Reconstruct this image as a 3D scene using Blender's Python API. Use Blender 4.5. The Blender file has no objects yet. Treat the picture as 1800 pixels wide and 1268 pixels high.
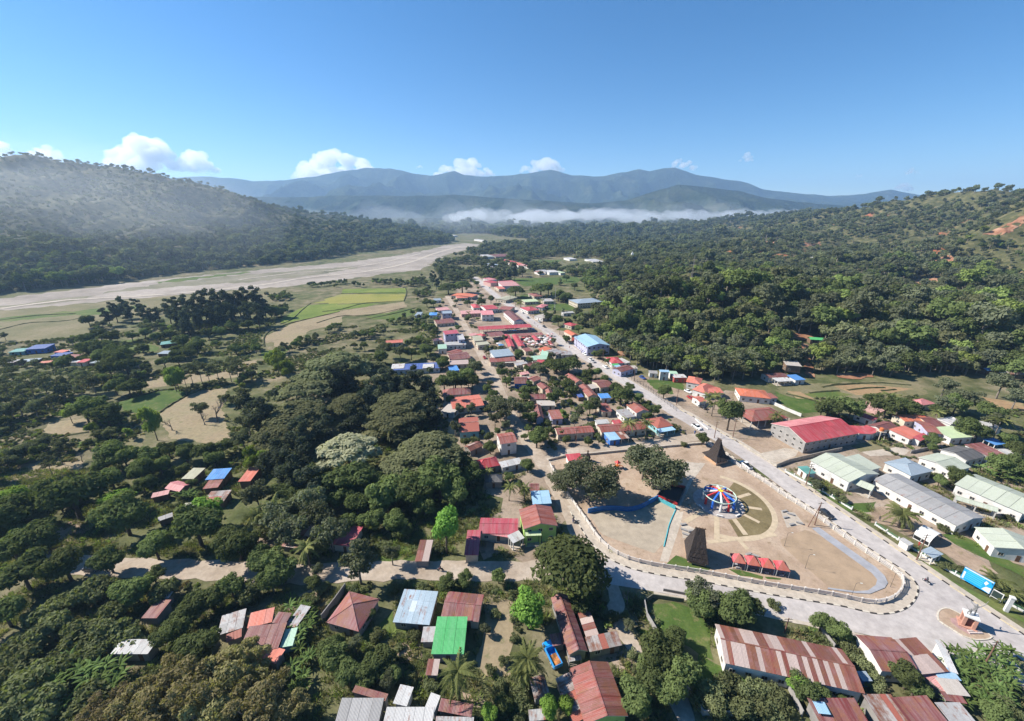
import bpy, bmesh, math, random
import numpy as np
from mathutils import Vector, Matrix, Euler
rad = math.radians
random.seed(7)
SC = bpy.context.scene
COL = SC.collection

# ---------------------------------------------------------------- camera
PW, PH, FPX = 1800.0, 1268.0, 710.0          # photograph size and focal length in its pixels
CAM_H, PITCH = 90.0, rad(19.7)
cam_d = bpy.data.cameras.new('camera')
cam_d.sensor_fit = 'HORIZONTAL'; cam_d.sensor_width = 36.0
cam_d.lens = FPX / PW * 36.0
cam_d.clip_start = 0.5; cam_d.clip_end = 40000
cam = bpy.data.objects.new('camera', cam_d); COL.objects.link(cam)
cam.location = (0, 0, CAM_H); cam.rotation_euler = (math.pi / 2 - PITCH, 0, 0)
SC.camera = cam

# ---------------------------------------------------------------- sky, sun, exposure
SUN_AZ, SUN_EL = rad(-78), rad(40)           # azimuth clockwise from +Y (the view), elevation
world = bpy.data.worlds.new('World'); SC.world = world; world.use_nodes = True
wn = world.node_tree; wn.nodes.clear()
sky = wn.nodes.new('ShaderNodeTexSky'); sky.sky_type = 'NISHITA'; sky.sun_disc = False
sky.sun_elevation = SUN_EL; sky.sun_rotation = SUN_AZ
sky.altitude = 900; sky.air_density = 1.0; sky.dust_density = 0.1; sky.ozone_density = 4.0
bg = wn.nodes.new('ShaderNodeBackground'); bg.inputs[1].default_value = 0.066
wo = wn.nodes.new('ShaderNodeOutputWorld')
hsv = wn.nodes.new('ShaderNodeHueSaturation'); hsv.inputs['Saturation'].default_value = 1.3
wn.links.new(sky.outputs[0], hsv.inputs['Color']); wn.links.new(hsv.outputs[0], bg.inputs[0]); wn.links.new(bg.outputs[0], wo.inputs[0])
sun_d = bpy.data.lights.new('sun', 'SUN'); sun_d.energy = 4.7; sun_d.angle = rad(0.53)
sun_d.color = (1.0, 0.945, 0.86)
sun = bpy.data.objects.new('sun', sun_d); COL.objects.link(sun)
S_DIR = Vector((math.sin(SUN_AZ) * math.cos(SUN_EL), math.cos(SUN_AZ) * math.cos(SUN_EL), math.sin(SUN_EL)))
sun.rotation_euler = (-S_DIR).to_track_quat('-Z', 'Y').to_euler()
sun.location = (-60, 0, 200)
vs = SC.view_settings
vs.view_transform = 'Standard'; vs.look = 'None'; vs.gamma = 1.0; vs.use_curve_mapping = False
vs.exposure = 1.12
cy = SC.cycles
cy.use_denoising = True
try: cy.denoiser = 'OPENIMAGEDENOISE'
except Exception: pass
cy.max_bounces = 6; cy.diffuse_bounces = 3; cy.glossy_bounces = 2; cy.transmission_bounces = 4
cy.transparent_max_bounces = 8; cy.volume_bounces = 3
cy.caustics_reflective = False; cy.caustics_refractive = False

# ---------------------------------------------------------------- pixel <-> place
SP, CP = math.sin(PITCH), math.cos(PITCH)
def ray(px, py):
    u, v = (px - 900) / FPX, (py - 634) / FPX
    return Vector((u, CP - v * SP, -SP - v * CP))
def P(px, py, z=0.0):
    d = ray(px, py); t = (z - CAM_H) / d.z
    return Vector((d.x * t, d.y * t, z))
def PD(px, py, D):
    d = ray(px, py)
    return Vector((d.x * D, d.y * D, CAM_H + d.z * D))
def depth(p): return p[1] * CP - (p[2] - CAM_H) * SP
CROP = {'A1': (0, 240, 3), 'A2': (600, 240, 3), 'A3': (1200, 240, 3), 'A4': (0, 600, 4), 'A5': (450, 600, 4), 'A6': (900, 600, 4),
        'A7': (1350, 600, 4), 'B1': (0, 900, 3.4467), 'B2': (450, 900, 3.4467), 'B3': (900, 900, 3.4467), 'B4': (1350, 900, 3.4467),
        'B5': (1000, 740, 6), 'B6': (1150, 850, 6), 'B7': (1350, 850, 5.073), 'B8': (1600, 950, 6.34), 'C1': (740, 460, 6.923),
        'C2': (860, 440, 6.923), 'C3': (740, 580, 7.927), 'C4': (900, 580, 7.927), 'C5': (740, 720, 7.046), 'C6': (920, 640, 7.5),
        'C7': (1100, 620, 7.046), 'C8': (1300, 680, 7.046), 'F': (0, 0, 1)}
def X(c, p):
    x0, y0, s = CROP[c]
    return (x0 + p[0] / s, y0 + p[1] / s)

# ---------------------------------------------------------------- numpy noise
def _hash(ix, iy, seed):
    h = (ix.astype(np.int64) * 374761393 + iy.astype(np.int64) * 668265263 + seed * 1442695041) & 0xffffffff
    h = ((h ^ (h >> 13)) * 1274126177) & 0xffffffff
    h = h ^ (h >> 16)
    return (h & 0xffff) / 65535.0
def vnoise(x, y, seed=0):
    ix, iy = np.floor(x), np.floor(y); fx, fy = x - ix, y - iy
    fx = fx * fx * fx * (fx * (fx * 6 - 15) + 10); fy = fy * fy * fy * (fy * (fy * 6 - 15) + 10)
    a, b = _hash(ix, iy, seed), _hash(ix + 1, iy, seed); c, d = _hash(ix, iy + 1, seed), _hash(ix + 1, iy + 1, seed)
    return (a + (b - a) * fx) * (1 - fy) + (c + (d - c) * fx) * fy
def fbm(x, y, seed=0, octv=4, ridged=False):
    s, amp, tot = 0.0, 1.0, 0.0
    for o in range(octv):
        n = vnoise(x * 2 ** o + 17.3 * o, y * 2 ** o - 9.1 * o, seed + o)
        if ridged: n = 1 - abs(2 * n - 1)
        s = s + n * amp; tot += amp; amp *= 0.5
    return s / tot

# ---------------------------------------------------------------- terrain heights
def ctrl():
    pts = []
    def r(*a):
        for px, py, D in a: pts.append(tuple(PD(px, py, D)))
    def zero(*a):
        for px, py in a:
            p = P(px, py); pts.append((p.x, p.y, 0.0))
    # far crest of the hill beyond the river, then its middle slopes
    r((-160, 282, 860), (0, 286, 900), (90, 287, 950), (170, 297, 1000), (250, 311, 1060), (330, 325, 1140), (420, 347, 1230),
      (500, 367, 1330), (600, 388, 1480), (680, 402, 1620), (740, 414, 1800))
    r((-100, 400, 660), (0, 390, 690), (130, 385, 760), (240, 395, 800), (340, 400, 900), (430, 410, 1000), (520, 425, 1080), (60, 450, 580), (250, 450, 690))
    for X_, Y_ in ((-1500, 700), (-1700, 1100), (-1300, 1500), (-1000, 2000)): pts.append((X_, Y_, 120.0))
    # river bank and valley floor
    zero((0, 521), (120, 509), (250, 494), (400, 478), (520, 467), (620, 459), (700, 447), (760, 434), (-150, 540), (0, 600), (300, 560), (600, 520),
         (700, 480), (850, 440), (900, 440), (950, 450), (850, 520), (950, 600), (1000, 500), (1040, 560), (0, 760), (300, 760), (600, 760), (900, 760),
         (0, 1000), (450, 1000), (900, 1000), (1350, 1000), (1800, 1000), (0, 1260), (900, 1260), (1800, 1260), (1300, 760), (1500, 760), (1800, 780), (1600, 700),
         (1450, 690), (1780, 720), (1200, 690), (1060, 625), (1130, 655), (1250, 668), (1380, 668), (1500, 662), (1640, 662), (1760, 690), (1900, 720), (1010, 520))
    # the wooded rise by the town and the slopes behind it
    r((1075, 556, 335), (1130, 548, 320), (1230, 542, 305), (1350, 552, 290), (1480, 562, 285), (1620, 570, 285), (1780, 590, 275), (1950, 610, 270))
    r((1080, 500, 480), (1150, 490, 470), (1250, 490, 440), (1400, 500, 420), (1550, 510, 410), (1700, 520, 400), (1850, 520, 390))
    r((1100, 465, 700), (1200, 460, 690), (1320, 460, 640), (1450, 465, 610), (1600, 470, 560), (1710, 465, 540), (1650, 440, 640))
    r((1230, 430, 1150), (1330, 430, 960), (1450, 430, 830), (1560, 425, 800))
    r((1240, 418, 1500), (1300, 411, 1400), (1400, 398, 1250), (1500, 379, 1120), (1560, 362, 1040), (1620, 334, 1000), (1690, 322, 960), (1750, 317, 930), (1800, 321, 920), (1950, 330, 900))
    r((1810, 378, 580), (1760, 400, 600), (1700, 420, 620), (1950, 340, 560))
    r((1400, 415, 1000), (1600, 390, 860), (1720, 385, 760))
    for X_, Y_, z in ((2000, 900, 150), (1800, 1400, 120), (1400, 2000, 90), (1100, 500, 130)): pts.append((X_, Y_, float(z)))
    # low wooded hills closing the valley
    r((780, 422, 1900), (850, 420, 1800), (900, 410, 1900), (1000, 406, 1900), (1100, 408, 1850), (1180, 405, 1750))
    r((1000, 435, 1250), (1100, 432, 1200), (1160, 440, 950))
    for X_ in (-900, -500, 0, 500, 900): pts.append((X_, 2700.0, 15.0))
    return np.array(pts)
_cp = ctrl(); _c = 45.0
def _phi(d2): return -np.sqrt(d2 + _c * _c)
_A = _phi(((_cp[:, None, :2] - _cp[None, :, :2]) ** 2).sum(-1))
_n = len(_cp)
_M = np.zeros((_n + 1, _n + 1)); _M[:_n, :_n] = _A + np.eye(_n) * -2.0; _M[:_n, _n] = 1; _M[_n, :_n] = 1
_w = np.linalg.solve(_M, np.append(_cp[:, 2], 0.0))
TOE = [P(*p) for p in [(985, 488), (1030, 560), (1050, 600), (1092, 640), (1150, 664), (1250, 676), (1380, 664), (1500, 661), (1640, 661), (1760, 688), (1900, 720), (2100, 760)]]
_flat = [(p.x, p.y) for p in TOE] + [(700, -80), (-500, -80), (-500, 560)]
def inpoly(px, py, poly):
    ins = np.zeros(px.shape, bool); n = len(poly)
    for i in range(n):
        (x0, y0), (x1, y1) = poly[i], poly[(i + 1) % n]
        c = ((y0 > py) != (y1 > py)) & (px < (x1 - x0) * (py - y0) / ((y1 - y0) if y1 != y0 else 1e-9) + x0); ins ^= c
    return ins
def toe_mask(x, y):
    d = np.full(x.shape, 1e9)
    for a, b in zip(TOE[:-1], TOE[1:]):
        ux, uy = b.x - a.x, b.y - a.y; t = np.clip(((x - a.x) * ux + (y - a.y) * uy) / (ux * ux + uy * uy), 0, 1)
        d = np.minimum(d, np.hypot(x - a.x - t * ux, y - a.y - t * uy))
    t = np.clip(d / 32, 0, 1); return np.where(inpoly(x, y, _flat), 0.0, t * t * (3 - 2 * t))
def heights(x, y):
    x = np.asarray(x, float); y = np.asarray(y, float); sh = x.shape
    xf, yf = x.ravel(), y.ravel(); out = np.empty(len(xf))
    for i in range(0, len(xf), 20000):
        d2 = (xf[i:i + 20000, None] - _cp[None, :, 0]) ** 2 + (yf[i:i + 20000, None] - _cp[None, :, 1]) ** 2
        out[i:i + 20000] = _phi(d2) @ _w[:_n] + _w[_n]
    z = out.reshape(sh) - 2.5
    z = np.where(z > 0, z * z / (z + 3.0), 0.0)
    g = np.clip(z / 40, 0, 1)
    n = fbm(x / 250, y / 250, 3, 5, True) - 0.66
    z = z + g * (n * 78) * np.clip(np.hypot(x, y) / 900, 0.25, 1.0) + np.clip(z / 12, 0, 1) * ((fbm(x / 40, y / 40, 9, 3) - .5) * 5 + np.where(x > 0, (fbm(x / 95, y / 95, 31, 2, True) - .55) * 20, 0) * np.clip(1.6 - z / 60, 0, 1))
    return np.maximum(z, 0.0) * toe_mask(x, y)
def H(x, y): return float(heights(np.array([x]), np.array([y]))[0])
def hits(pxs, pys, tmax=2600.0):
    """where the sight lines of the given pixels meet the terrain"""
    pxs = np.asarray(pxs, float); pys = np.asarray(pys, float)
    u, v = (pxs - 900) / FPX, (pys - 634) / FPX
    dx, dy, dz = u, CP - v * SP, -SP - v * CP
    t = np.full(len(pxs), 30.0); done = np.zeros(len(pxs), bool); last = t.copy()
    while not done.all() and t[~done].min() < tmax:
        zz = heights(dx * t, dy * t); below = CAM_H + dz * t < zz
        done |= below | (t > tmax)
        last = np.where(done, last, t); t = np.where(done, t, t * 1.012)
    return np.stack([dx * t, dy * t, heights(dx * t, dy * t)], 1), t

# ---------------------------------------------------------------- materials
def rgb(c, a=1.0): return (c[0], c[1], c[2], a)
MATS = {}
def new_mat(name):
    m = bpy.data.materials.new(name); m.use_nodes = True; nt = m.node_tree; nt.nodes.clear()
    out = nt.nodes.new('ShaderNodeOutputMaterial'); b = nt.nodes.new('ShaderNodeBsdfPrincipled')
    nt.links.new(b.outputs[0], out.inputs[0]); MATS[name] = m
    return m, nt, b, out
def N(nt, kind, **kw):
    n = nt.nodes.new('ShaderNode' + kind)
    for k, v in kw.items():
        if isinstance(k, str) and hasattr(n, k): setattr(n, k, v)
    return n
def noise(nt, vec, scale, detail=4.0, rough=0.55):
    n = nt.nodes.new('ShaderNodeTexNoise'); n.inputs['Scale'].default_value = scale
    n.inputs['Detail'].default_value = detail; n.inputs['Roughness'].default_value = rough
    nt.links.new(vec, n.inputs['Vector']); return n.outputs[0]
def ramp(nt, fac, stops, interp='LINEAR'):
    n = nt.nodes.new('ShaderNodeValToRGB'); cr = n.color_ramp; cr.interpolation = interp
    while len(cr.elements) < len(stops): cr.elements.new(0.5)
    for e, (p, c) in zip(cr.elements, stops):
        e.position = p; e.color = rgb(c) if not isinstance(c, (int, float)) else (c, c, c, 1)
    nt.links.new(fac, n.inputs[0]); return n.outputs[0]
def mix(nt, fac, a, b, mode='MIX'):
    n = nt.nodes.new('ShaderNodeMix'); n.data_type = 'RGBA'; n.blend_type = mode
    for sock, v in ((n.inputs[0], fac), (n.inputs[6], a), (n.inputs[7], b)):
        if hasattr(v, 'is_linked'): nt.links.new(v, sock)
        elif isinstance(v, (int, float)): sock.default_value = v
        else: sock.default_value = rgb(v)
    return n.outputs[2]
def maths(nt, op, a, b=0.5, c=None):
    n = nt.nodes.new('ShaderNodeMath'); n.operation = op
    for sock, v in zip(n.inputs, (a, b, c)):
        if v is None: continue
        if hasattr(v, 'is_linked'): nt.links.new(v, sock)
        else: sock.default_value = v
    return n.outputs[0]
def coord(nt, which='Object'):
    return nt.nodes.new('ShaderNodeTexCoord').outputs[which]
def worldpos(nt): return nt.nodes.new('ShaderNodeNewGeometry').outputs['Position']
def bump(nt, b, height, strength=0.4, dist=0.1):
    n = nt.nodes.new('ShaderNodeBump'); n.inputs['Strength'].default_value = strength; n.inputs['Distance'].default_value = dist
    nt.links.new(height, n.inputs['Height']); nt.links.new(n.outputs[0], b.inputs['Normal'])
def setcol(nt, b, c):
    if hasattr(c, 'is_linked'): nt.links.new(c, b.inputs['Base Color'])
    else: b.inputs['Base Color'].default_value = rgb(c)
def plain(name, c, rough=0.8, var=0.25, scale=1.2, metal=0.0):
    """painted or bare surface with a little dirt and tone variation"""
    if name in MATS: return MATS[name]
    m, nt, b, out = new_mat(name); c = tuple(x * .84 for x in c)
    p = worldpos(nt); n1 = noise(nt, p, scale, 5); n2 = noise(nt, p, scale * 9, 3)
    f = maths(nt, 'ADD', maths(nt, 'MULTIPLY', n1, .7), maths(nt, 'MULTIPLY', n2, .3))
    k = ramp(nt, f, [(.3, 1 - var), (.7, 1 + var * .4)])
    setcol(nt, b, mix(nt, 1.0, c, k, 'MULTIPLY'))
    b.inputs['Roughness'].default_value = rough; b.inputs['Metallic'].default_value = metal
    b.inputs['Specular IOR Level'].default_value = 0.3
    return m

# ---------------------------------------------------------------- mesh helper
class MB:
    def __init__(s): s.v = []; s.f = []; s.m = []
    def add(s, vs, fs, mi=0):
        o = len(s.v); s.v += [tuple(x) for x in vs]; s.f += [tuple(i + o for i in f) for f in fs]; s.m += [mi] * len(fs); return s
    def box(s, lo, hi, mi=0, M=None):
        x0, y0, z0 = lo; x1, y1, z1 = hi
        vs = [Vector(p) for p in ((x0, y0, z0), (x1, y0, z0), (x1, y1, z0), (x0, y1, z0), (x0, y0, z1), (x1, y0, z1), (x1, y1, z1), (x0, y1, z1))]
        if M is not None: vs = [M @ q for q in vs]
        return s.add(vs, [(0, 3, 2, 1), (4, 5, 6, 7), (0, 1, 5, 4), (1, 2, 6, 5), (2, 3, 7, 6), (3, 0, 4, 7)], mi)
    def slab(s, quad, th, mi=0):
        """a polygon thickened downwards"""
        q = [Vector(p) for p in quad]; n = len(q)
        vs = q + [p - Vector((0, 0, th)) for p in q]
        return s.add(vs, [tuple(range(n)), tuple(range(2 * n - 1, n - 1, -1))] + [((i + 1) % n, i, n + i, n + (i + 1) % n) for i in range(n)], mi)
    def prism(s, poly, z0, z1, mi=0):
        n = len(poly); vs = [(p[0], p[1], z0) for p in poly] + [(p[0], p[1], z1) for p in poly]
        return s.add(vs, [tuple(range(n - 1, -1, -1)), tuple(range(n, 2 * n))] + [(i, (i + 1) % n, n + (i + 1) % n, n + i) for i in range(n)], mi)
    def tube(s, pts, rs, n=6, mi=0, caps=True):
        pts = [Vector(p) for p in pts]
        if not hasattr(rs, '__len__'): rs = [rs] * len(pts)
        vs = []; up = Vector((0, 0, 1))
        for i, p in enumerate(pts):
            t = (pts[min(i + 1, len(pts) - 1)] - pts[max(i - 1, 0)]).normalized()
            a = t.cross(up)
            if a.length < 0.05: a = t.cross(Vector((1, 0, 0)))
            a.normalize(); b = t.cross(a)
            vs += [p + (a * math.cos(2 * math.pi * k / n) + b * math.sin(2 * math.pi * k / n)) * rs[i] for k in range(n)]
        fs = [(i * n + k, i * n + (k + 1) % n, (i + 1) * n + (k + 1) % n, (i + 1) * n + k) for i in range(len(pts) - 1) for k in range(n)]
        if caps: fs += [tuple(range(n - 1, -1, -1)), tuple(range((len(pts) - 1) * n, len(pts) * n))]
        return s.add(vs, fs, mi)
    def ball(s, c, r, mi=0, nu=8, nv=5, sq=(1, 1, 1)):
        vs = [(c[0], c[1], c[2] - r * sq[2])]
        for j in range(1, nv):
            a = -math.pi / 2 + math.pi * j / nv
            vs += [(c[0] + r * sq[0] * math.cos(a) * math.cos(2 * math.pi * k / nu), c[1] + r * sq[1] * math.cos(a) * math.sin(2 * math.pi * k / nu), c[2] + r * sq[2] * math.sin(a)) for k in range(nu)]
        vs.append((c[0], c[1], c[2] + r * sq[2])); L = len(vs) - 1
        fs = [(0, 1 + (k + 1) % nu, 1 + k) for k in range(nu)] + [(L, L - nu + k, L - nu + (k + 1) % nu) for k in range(nu)]
        fs += [(1 + j * nu + k, 1 + j * nu + (k + 1) % nu, 1 + (j + 1) * nu + (k + 1) % nu, 1 + (j + 1) * nu + k) for j in range(nv - 2) for k in range(nu)]
        return s.add(vs, fs, mi)
    def mesh(s, name, mats, smooth=False):
        me = bpy.data.meshes.new(name); me.from_pydata(s.v, [], s.f)
        for m in (mats if isinstance(mats, (list, tuple)) else [mats]): me.materials.append(m)
        if any(s.m): me.polygons.foreach_set('material_index', s.m)
        if smooth: me.polygons.foreach_set('use_smooth', [True] * len(me.polygons))
        me.update(); return me
    def build(s, name, mats, parent=None, smooth=False): return link(name, s.mesh(name, mats, smooth), parent)
def link(name, me, parent=None, loc=None, rz=None, scale=None):
    o = bpy.data.objects.new(name, me); COL.objects.link(o)
    if parent is not None: o.parent = parent
    if loc is not None: o.location = loc
    if rz is not None: o.rotation_euler = (0, 0, rz)
    if scale is not None: o.scale = scale if hasattr(scale, '__len__') else (scale,) * 3
    return o
def tag(o, label, cat, group=None):
    o['label'] = label; o['category'] = cat
    if group: o['group'] = group
    return o
def thing(name, label, cat, loc=(0, 0, 0), rz=0.0, group=None):
    return tag(link(name, None, None, loc, rz), label, cat, group)
def kind(o, k, label=None, cat=None):
    o['kind'] = k
    if label: o['label'] = label
    if cat: o['category'] = cat
    return o

# ---------------------------------------------------------------- ground and hills
def grid_mesh(name, XX, YY, ZZ, mat):
    r, c = XX.shape; me = bpy.data.meshes.new(name)
    co = np.stack([XX, YY, ZZ], -1).reshape(-1, 3).astype(np.float32)
    i = np.arange(r * c).reshape(r, c)
    q = np.stack([i[:-1, :-1], i[:-1, 1:], i[1:, 1:], i[1:, :-1]], -1).reshape(-1, 4)
    me.vertices.add(r * c); me.vertices.foreach_set('co', co.ravel())
    me.loops.add(q.size); me.loops.foreach_set('vertex_index', q.ravel().astype(np.int32))
    me.polygons.add(len(q)); me.polygons.foreach_set('loop_start', (np.arange(len(q)) * 4).astype(np.int32))
    me.polygons.foreach_set('loop_total', np.full(len(q), 4, np.int32))
    me.polygons.foreach_set('use_smooth', np.ones(len(q), bool))
    me.materials.append(mat); me.update(calc_edges=True); me.validate()
    return me
def mat_ground():
    m, nt, b, out = new_mat('ground_earth_and_grass')
    p = worldpos(nt)
    big = noise(nt, p, 0.012, 5, .6); mid = noise(nt, p, 0.09, 5, .62); fine = noise(nt, p, 1.1, 4, .7)
    veg = ramp(nt, mid, [(.30, (.045, .055, .022)), (.46, (.085, .098, .036)), (.60, (.14, .135, .065)), (.74, (.23, .185, .12))])
    dry = ramp(nt, mid, [(.32, (.07, .075, .033)), (.52, (.17, .145, .085)), (.72, (.27, .215, .15))])
    c = mix(nt, ramp(nt, big, [(.42, 0.0), (.62, 1.0)]), veg, dry)
    # hillside soil: redder, under scrub
    z = nt.nodes.new('ShaderNodeSeparateXYZ'); nt.links.new(p, z.inputs[0])
    hf = ramp(nt, maths(nt, 'MULTIPLY', z.outputs[2], .08), [(.12, 0.0), (.5, 1.0)])
    hill = ramp(nt, mid, [(.3, (.045, .050, .022)), (.5, (.085, .085, .038)), (.62, (.14, .125, .06)), (.76, (.20, .145, .085))])
    c = mix(nt, hf, c, hill)
    rgtred = maths(nt, 'MULTIPLY', ramp(nt, noise(nt, p, 0.016, 4, .6), [(.60, 0.0), (.68, 1.0)]),
                   ramp(nt, maths(nt, 'MULTIPLY', z.outputs[0], .002), [(.4, 0.0), (.9, 1.0)]))
    c = mix(nt, maths(nt, 'MULTIPLY', rgtred, hf), c, (.30, .105, .055))
    c = mix(nt, 1.0, c, ramp(nt, fine, [(.25, .68), (.75, 1.25)]), 'MULTIPLY')
    setcol(nt, b, c); b.inputs['Roughness'].default_value = .95; b.inputs['Specular IOR Level'].default_value = .1
    bump(nt, b, fine, .5, .25)
    return m
MAT_GROUND = mat_ground()
ang = np.linspace(rad(-72), rad(72), 520)
rr = np.exp(np.linspace(math.log(14), math.log(3000), 560))
RR, AA = np.meshgrid(rr, ang, indexing='ij')
GX, GY = RR * np.sin(AA), RR * np.cos(AA)
GZ = heights(GX, GY)
kind(link('ground', grid_mesh('ground', GX, GY, GZ, MAT_GROUND)), 'structure')

# ---------------------------------------------------------------- mountain ranges behind the valley
RANGES = [  # distance, half width, skyline in photograph pixels
    (7200, 2600, [(-400, 345), (200, 330), (340, 319), (400, 322), (450, 326), (500, 325), (560, 318), (610, 311), (640, 307), (690, 309), (730, 316), (760, 319), (800, 312),
                  (815, 317), (840, 320), (900, 317), (940, 313), (968, 309), (985, 313), (1005, 318), (1060, 318), (1100, 314), (1122, 308), (1140, 312), (1165, 307), (1185, 306), (1215, 315),
                  (1260, 321), (1300, 327), (1340, 339), (1400, 345), (1460, 349), (1520, 346), (1565, 339), (1600, 345), (1700, 360), (2200, 380)]),
    (4300, 1300, [(-400, 380), (300, 362), (420, 352), (520, 350), (640, 348), (720, 350), (800, 346), (880, 352), (960, 356), (1040, 360), (1100, 356), (1150, 342), (1190, 332),
                  (1240, 334), (1300, 340), (1340, 350), (1400, 358), (1460, 362), (1560, 372), (1800, 385), (2200, 395)]),
    (3100, 650, [(-400, 400), (500, 394), (620, 385), (700, 382), (800, 383), (900, 388), (1000, 391), (1120, 388), (1240, 386), (1330, 388), (1500, 394), (2200, 400)])]
def mountain_heights(x, y):
    px = 900 + FPX * x / np.maximum(y * CP, 1)          # bearing only: which stretch of the crest stands there
    dist = np.hypot(x, y); z = np.full(x.shape, -30.0)
    for k, (D, W, line) in enumerate(RANGES):
        lx, ly = [q[0] for q in line], [q[1] for q in line]
        zs = [PD(a, b_, D).z for a, b_ in line]
        ax = [PD(a, b_, D).x / PD(a, b_, D).y for a, b_ in line]
        top = np.interp(x / y, ax, zs) * (1 + (fbm(x / 330, y / 2000, 91 + k, 3) - .5) * .07)
        warp = (fbm(x / 900, y / 900, 21 + k, 3) - .5) * W * .7
        d = (y - (D * CP) + warp * np.clip(np.abs(y - D * CP) / W * 3, 0, 1)) / W
        prof = np.clip(1 - np.abs(d), 0, 1) ** 1.15
        rid = fbm(x / (260 + 200 * (2 - k)), y / (420 + 300 * (2 - k)), 40 + k, 5, True)
        zz = top * prof * (1 - .85 * (1 - rid) * np.clip((1 - prof) * 4, 0, 1)) + (rid - .5) * top * .30 * np.clip((1 - prof) * 3, 0, 1)
        z = np.maximum(z, zz - 20 * (1 - prof))
    return z
def mat_mountain():
    m, nt, b, out = new_mat('mountain_forest')
    p = worldpos(nt); a = noise(nt, p, .004, 6, .65); f = noise(nt, p, .03, 4, .7)
    c = ramp(nt, a, [(.32, (.014, .024, .012)), (.5, (.030, .042, .020)), (.62, (.055, .064, .030)), (.75, (.095, .09, .05))])
    setcol(nt, b, mix(nt, 1.0, c, ramp(nt, f, [(.3, .5), (.7, 1.35)]), 'MULTIPLY'))
    b.inputs['Roughness'].default_value = 1.0; b.inputs['Specular IOR Level'].default_value = 0
    bump(nt, b, f, 1.0, 24)
    return m
mu = np.linspace(-1.7, 1.7, 620); my = np.concatenate([np.linspace(2350, 5200, 190), np.linspace(5230, 9600, 130)])
MU, MY = np.meshgrid(mu, my)
kind(link('mountain_range', grid_mesh('mountain_range', MU * MY, MY, mountain_heights(MU * MY, MY), mat_mountain())), 'structure')
CROP.update({'D1': (1640, 1040, 12.68), 'D2': (1180, 830, 11.25), 'D4': (1530, 880, 6.667), 'D5': (1220, 760, 15), 'D6': (940, 1110, 10.57), 'E1': (200, 780, 5),
             'E2': (0, 580, 7.5), 'E3': (120, 480, 4.5), 'E4': (820, 840, 7.045), 'E5': (360, 1020, 7.045), 'E6': (560, 1180, 5.294), 'E7': (1400, 1180, 4.5), 'E8': (700, 400, 4.5)})
def PX(c, p, z=0.0): return P(*X(c, p), z)

# ---------------------------------------------------------------- surfaces: fields, yards, roads, river
def mat_soil(name, c1, c2, c3, s_big=.05, s_fine=.8, rough=.95, tufts=None):
    m, nt, b, out = new_mat(name); p = worldpos(nt); c1, c2, c3 = (tuple(x * .82 for x in c) for c in (c1, c2, c3))
    a = noise(nt, p, s_big, 6, .62); f = noise(nt, p, s_fine, 5, .7)
    c = ramp(nt, a, [(.33, c1), (.5, c2), (.68, c3)])
    c = mix(nt, 1.0, c, ramp(nt, f, [(.25, .74), (.75, 1.2)]), 'MULTIPLY')
    if tufts:
        t = noise(nt, p, .35, 5, .75); c = mix(nt, ramp(nt, t, [(.56, 0.0), (.66, .85)]), c, tufts)
    setcol(nt, b, c); b.inputs['Roughness'].default_value = rough; b.inputs['Specular IOR Level'].default_value = .12
    bump(nt, b, f, .4, .12); return m
M_DIRT = mat_soil('tan_bare_earth', (.30, .215, .15), (.385, .285, .205), (.45, .35, .26), .07, 1.0, tufts=(.20, .165, .09))
M_DUST = mat_soil('dusty_town_ground', (.22, .165, .115), (.33, .255, .19), (.42, .335, .26), .06, .9, tufts=(.10, .10, .045))
M_ROADD = mat_soil('pale_dirt_road', (.36, .285, .215), (.44, .36, .28), (.51, .43, .35), .1, .7)
M_ASPH = mat_soil('worn_pale_road', (.44, .395, .37), (.49, .445, .415), (.54, .49, .455), .05, .45, .9)
M_CONC = mat_soil('concrete_pavement', (.42, .36, .29), (.50, .43, .35), (.56, .49, .40), .12, .9, .9)
M_GRASS = mat_soil('short_grass', (.075, .115, .028), (.105, .15, .038), (.17, .175, .06), .06, 1.3, tufts=(.19, .16, .075))
M_LAWN = mat_soil('green_lawn', (.055, .10, .022), (.08, .13, .03), (.12, .15, .045), .15, 1.6, tufts=(.17, .15, .07))
M_PADDY = mat_soil('paddy_green', (.12, .17, .035), (.16, .21, .045), (.22, .25, .06), .03, .5)
M_PADDY2 = mat_soil('paddy_yellow', (.22, .23, .055), (.29, .27, .07), (.27, .26, .09), .03, .5)
M_STUB = mat_soil('stubble_field', (.25, .20, .125), (.33, .26, .165), (.30, .255, .15), .04, .6, tufts=(.15, .15, .07))
M_DRYG = mat_soil('dry_pasture', (.15, .145, .07), (.21, .185, .10), (.28, .23, .145), .03, .6, tufts=(.085, .10, .035))
M_TERR = mat_soil('tilled_orange_field', (.28, .20, .105), (.36, .235, .13), (.33, .27, .14), .05, .5, tufts=(.14, .15, .06))
M_RED = mat_soil('red_cut_bank', (.26, .115, .065), (.36, .18, .105), (.46, .29, .19), .1, .5)
M_SAND = mat_soil('river_sand', (.26, .225, .185), (.36, .31, .26), (.46, .40, .345), .012, .16)
M_SANDG = mat_soil('river_bar_scrub', (.17, .165, .10), (.24, .22, .15), (.31, .275, .21), .015, .2, tufts=(.11, .12, .055))
_Z = [0.02]
def rough_edge(pts, step, amp, seed):
    rnd = random.Random(seed); out = []
    n = len(pts)
    for i in range(n):
        a, b = pts[i], pts[(i + 1) % n]; L = (b - a).length; k = max(1, int(L / step))
        nrm = Vector((-(b - a).y, (b - a).x, 0)).normalized() if L > 0 else Vector((0, 0, 0))
        out.append(a.copy())
        for j in range(1, k): out.append(a.lerp(b, j / k) + nrm * rnd.uniform(-amp, amp))
    return out
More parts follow.
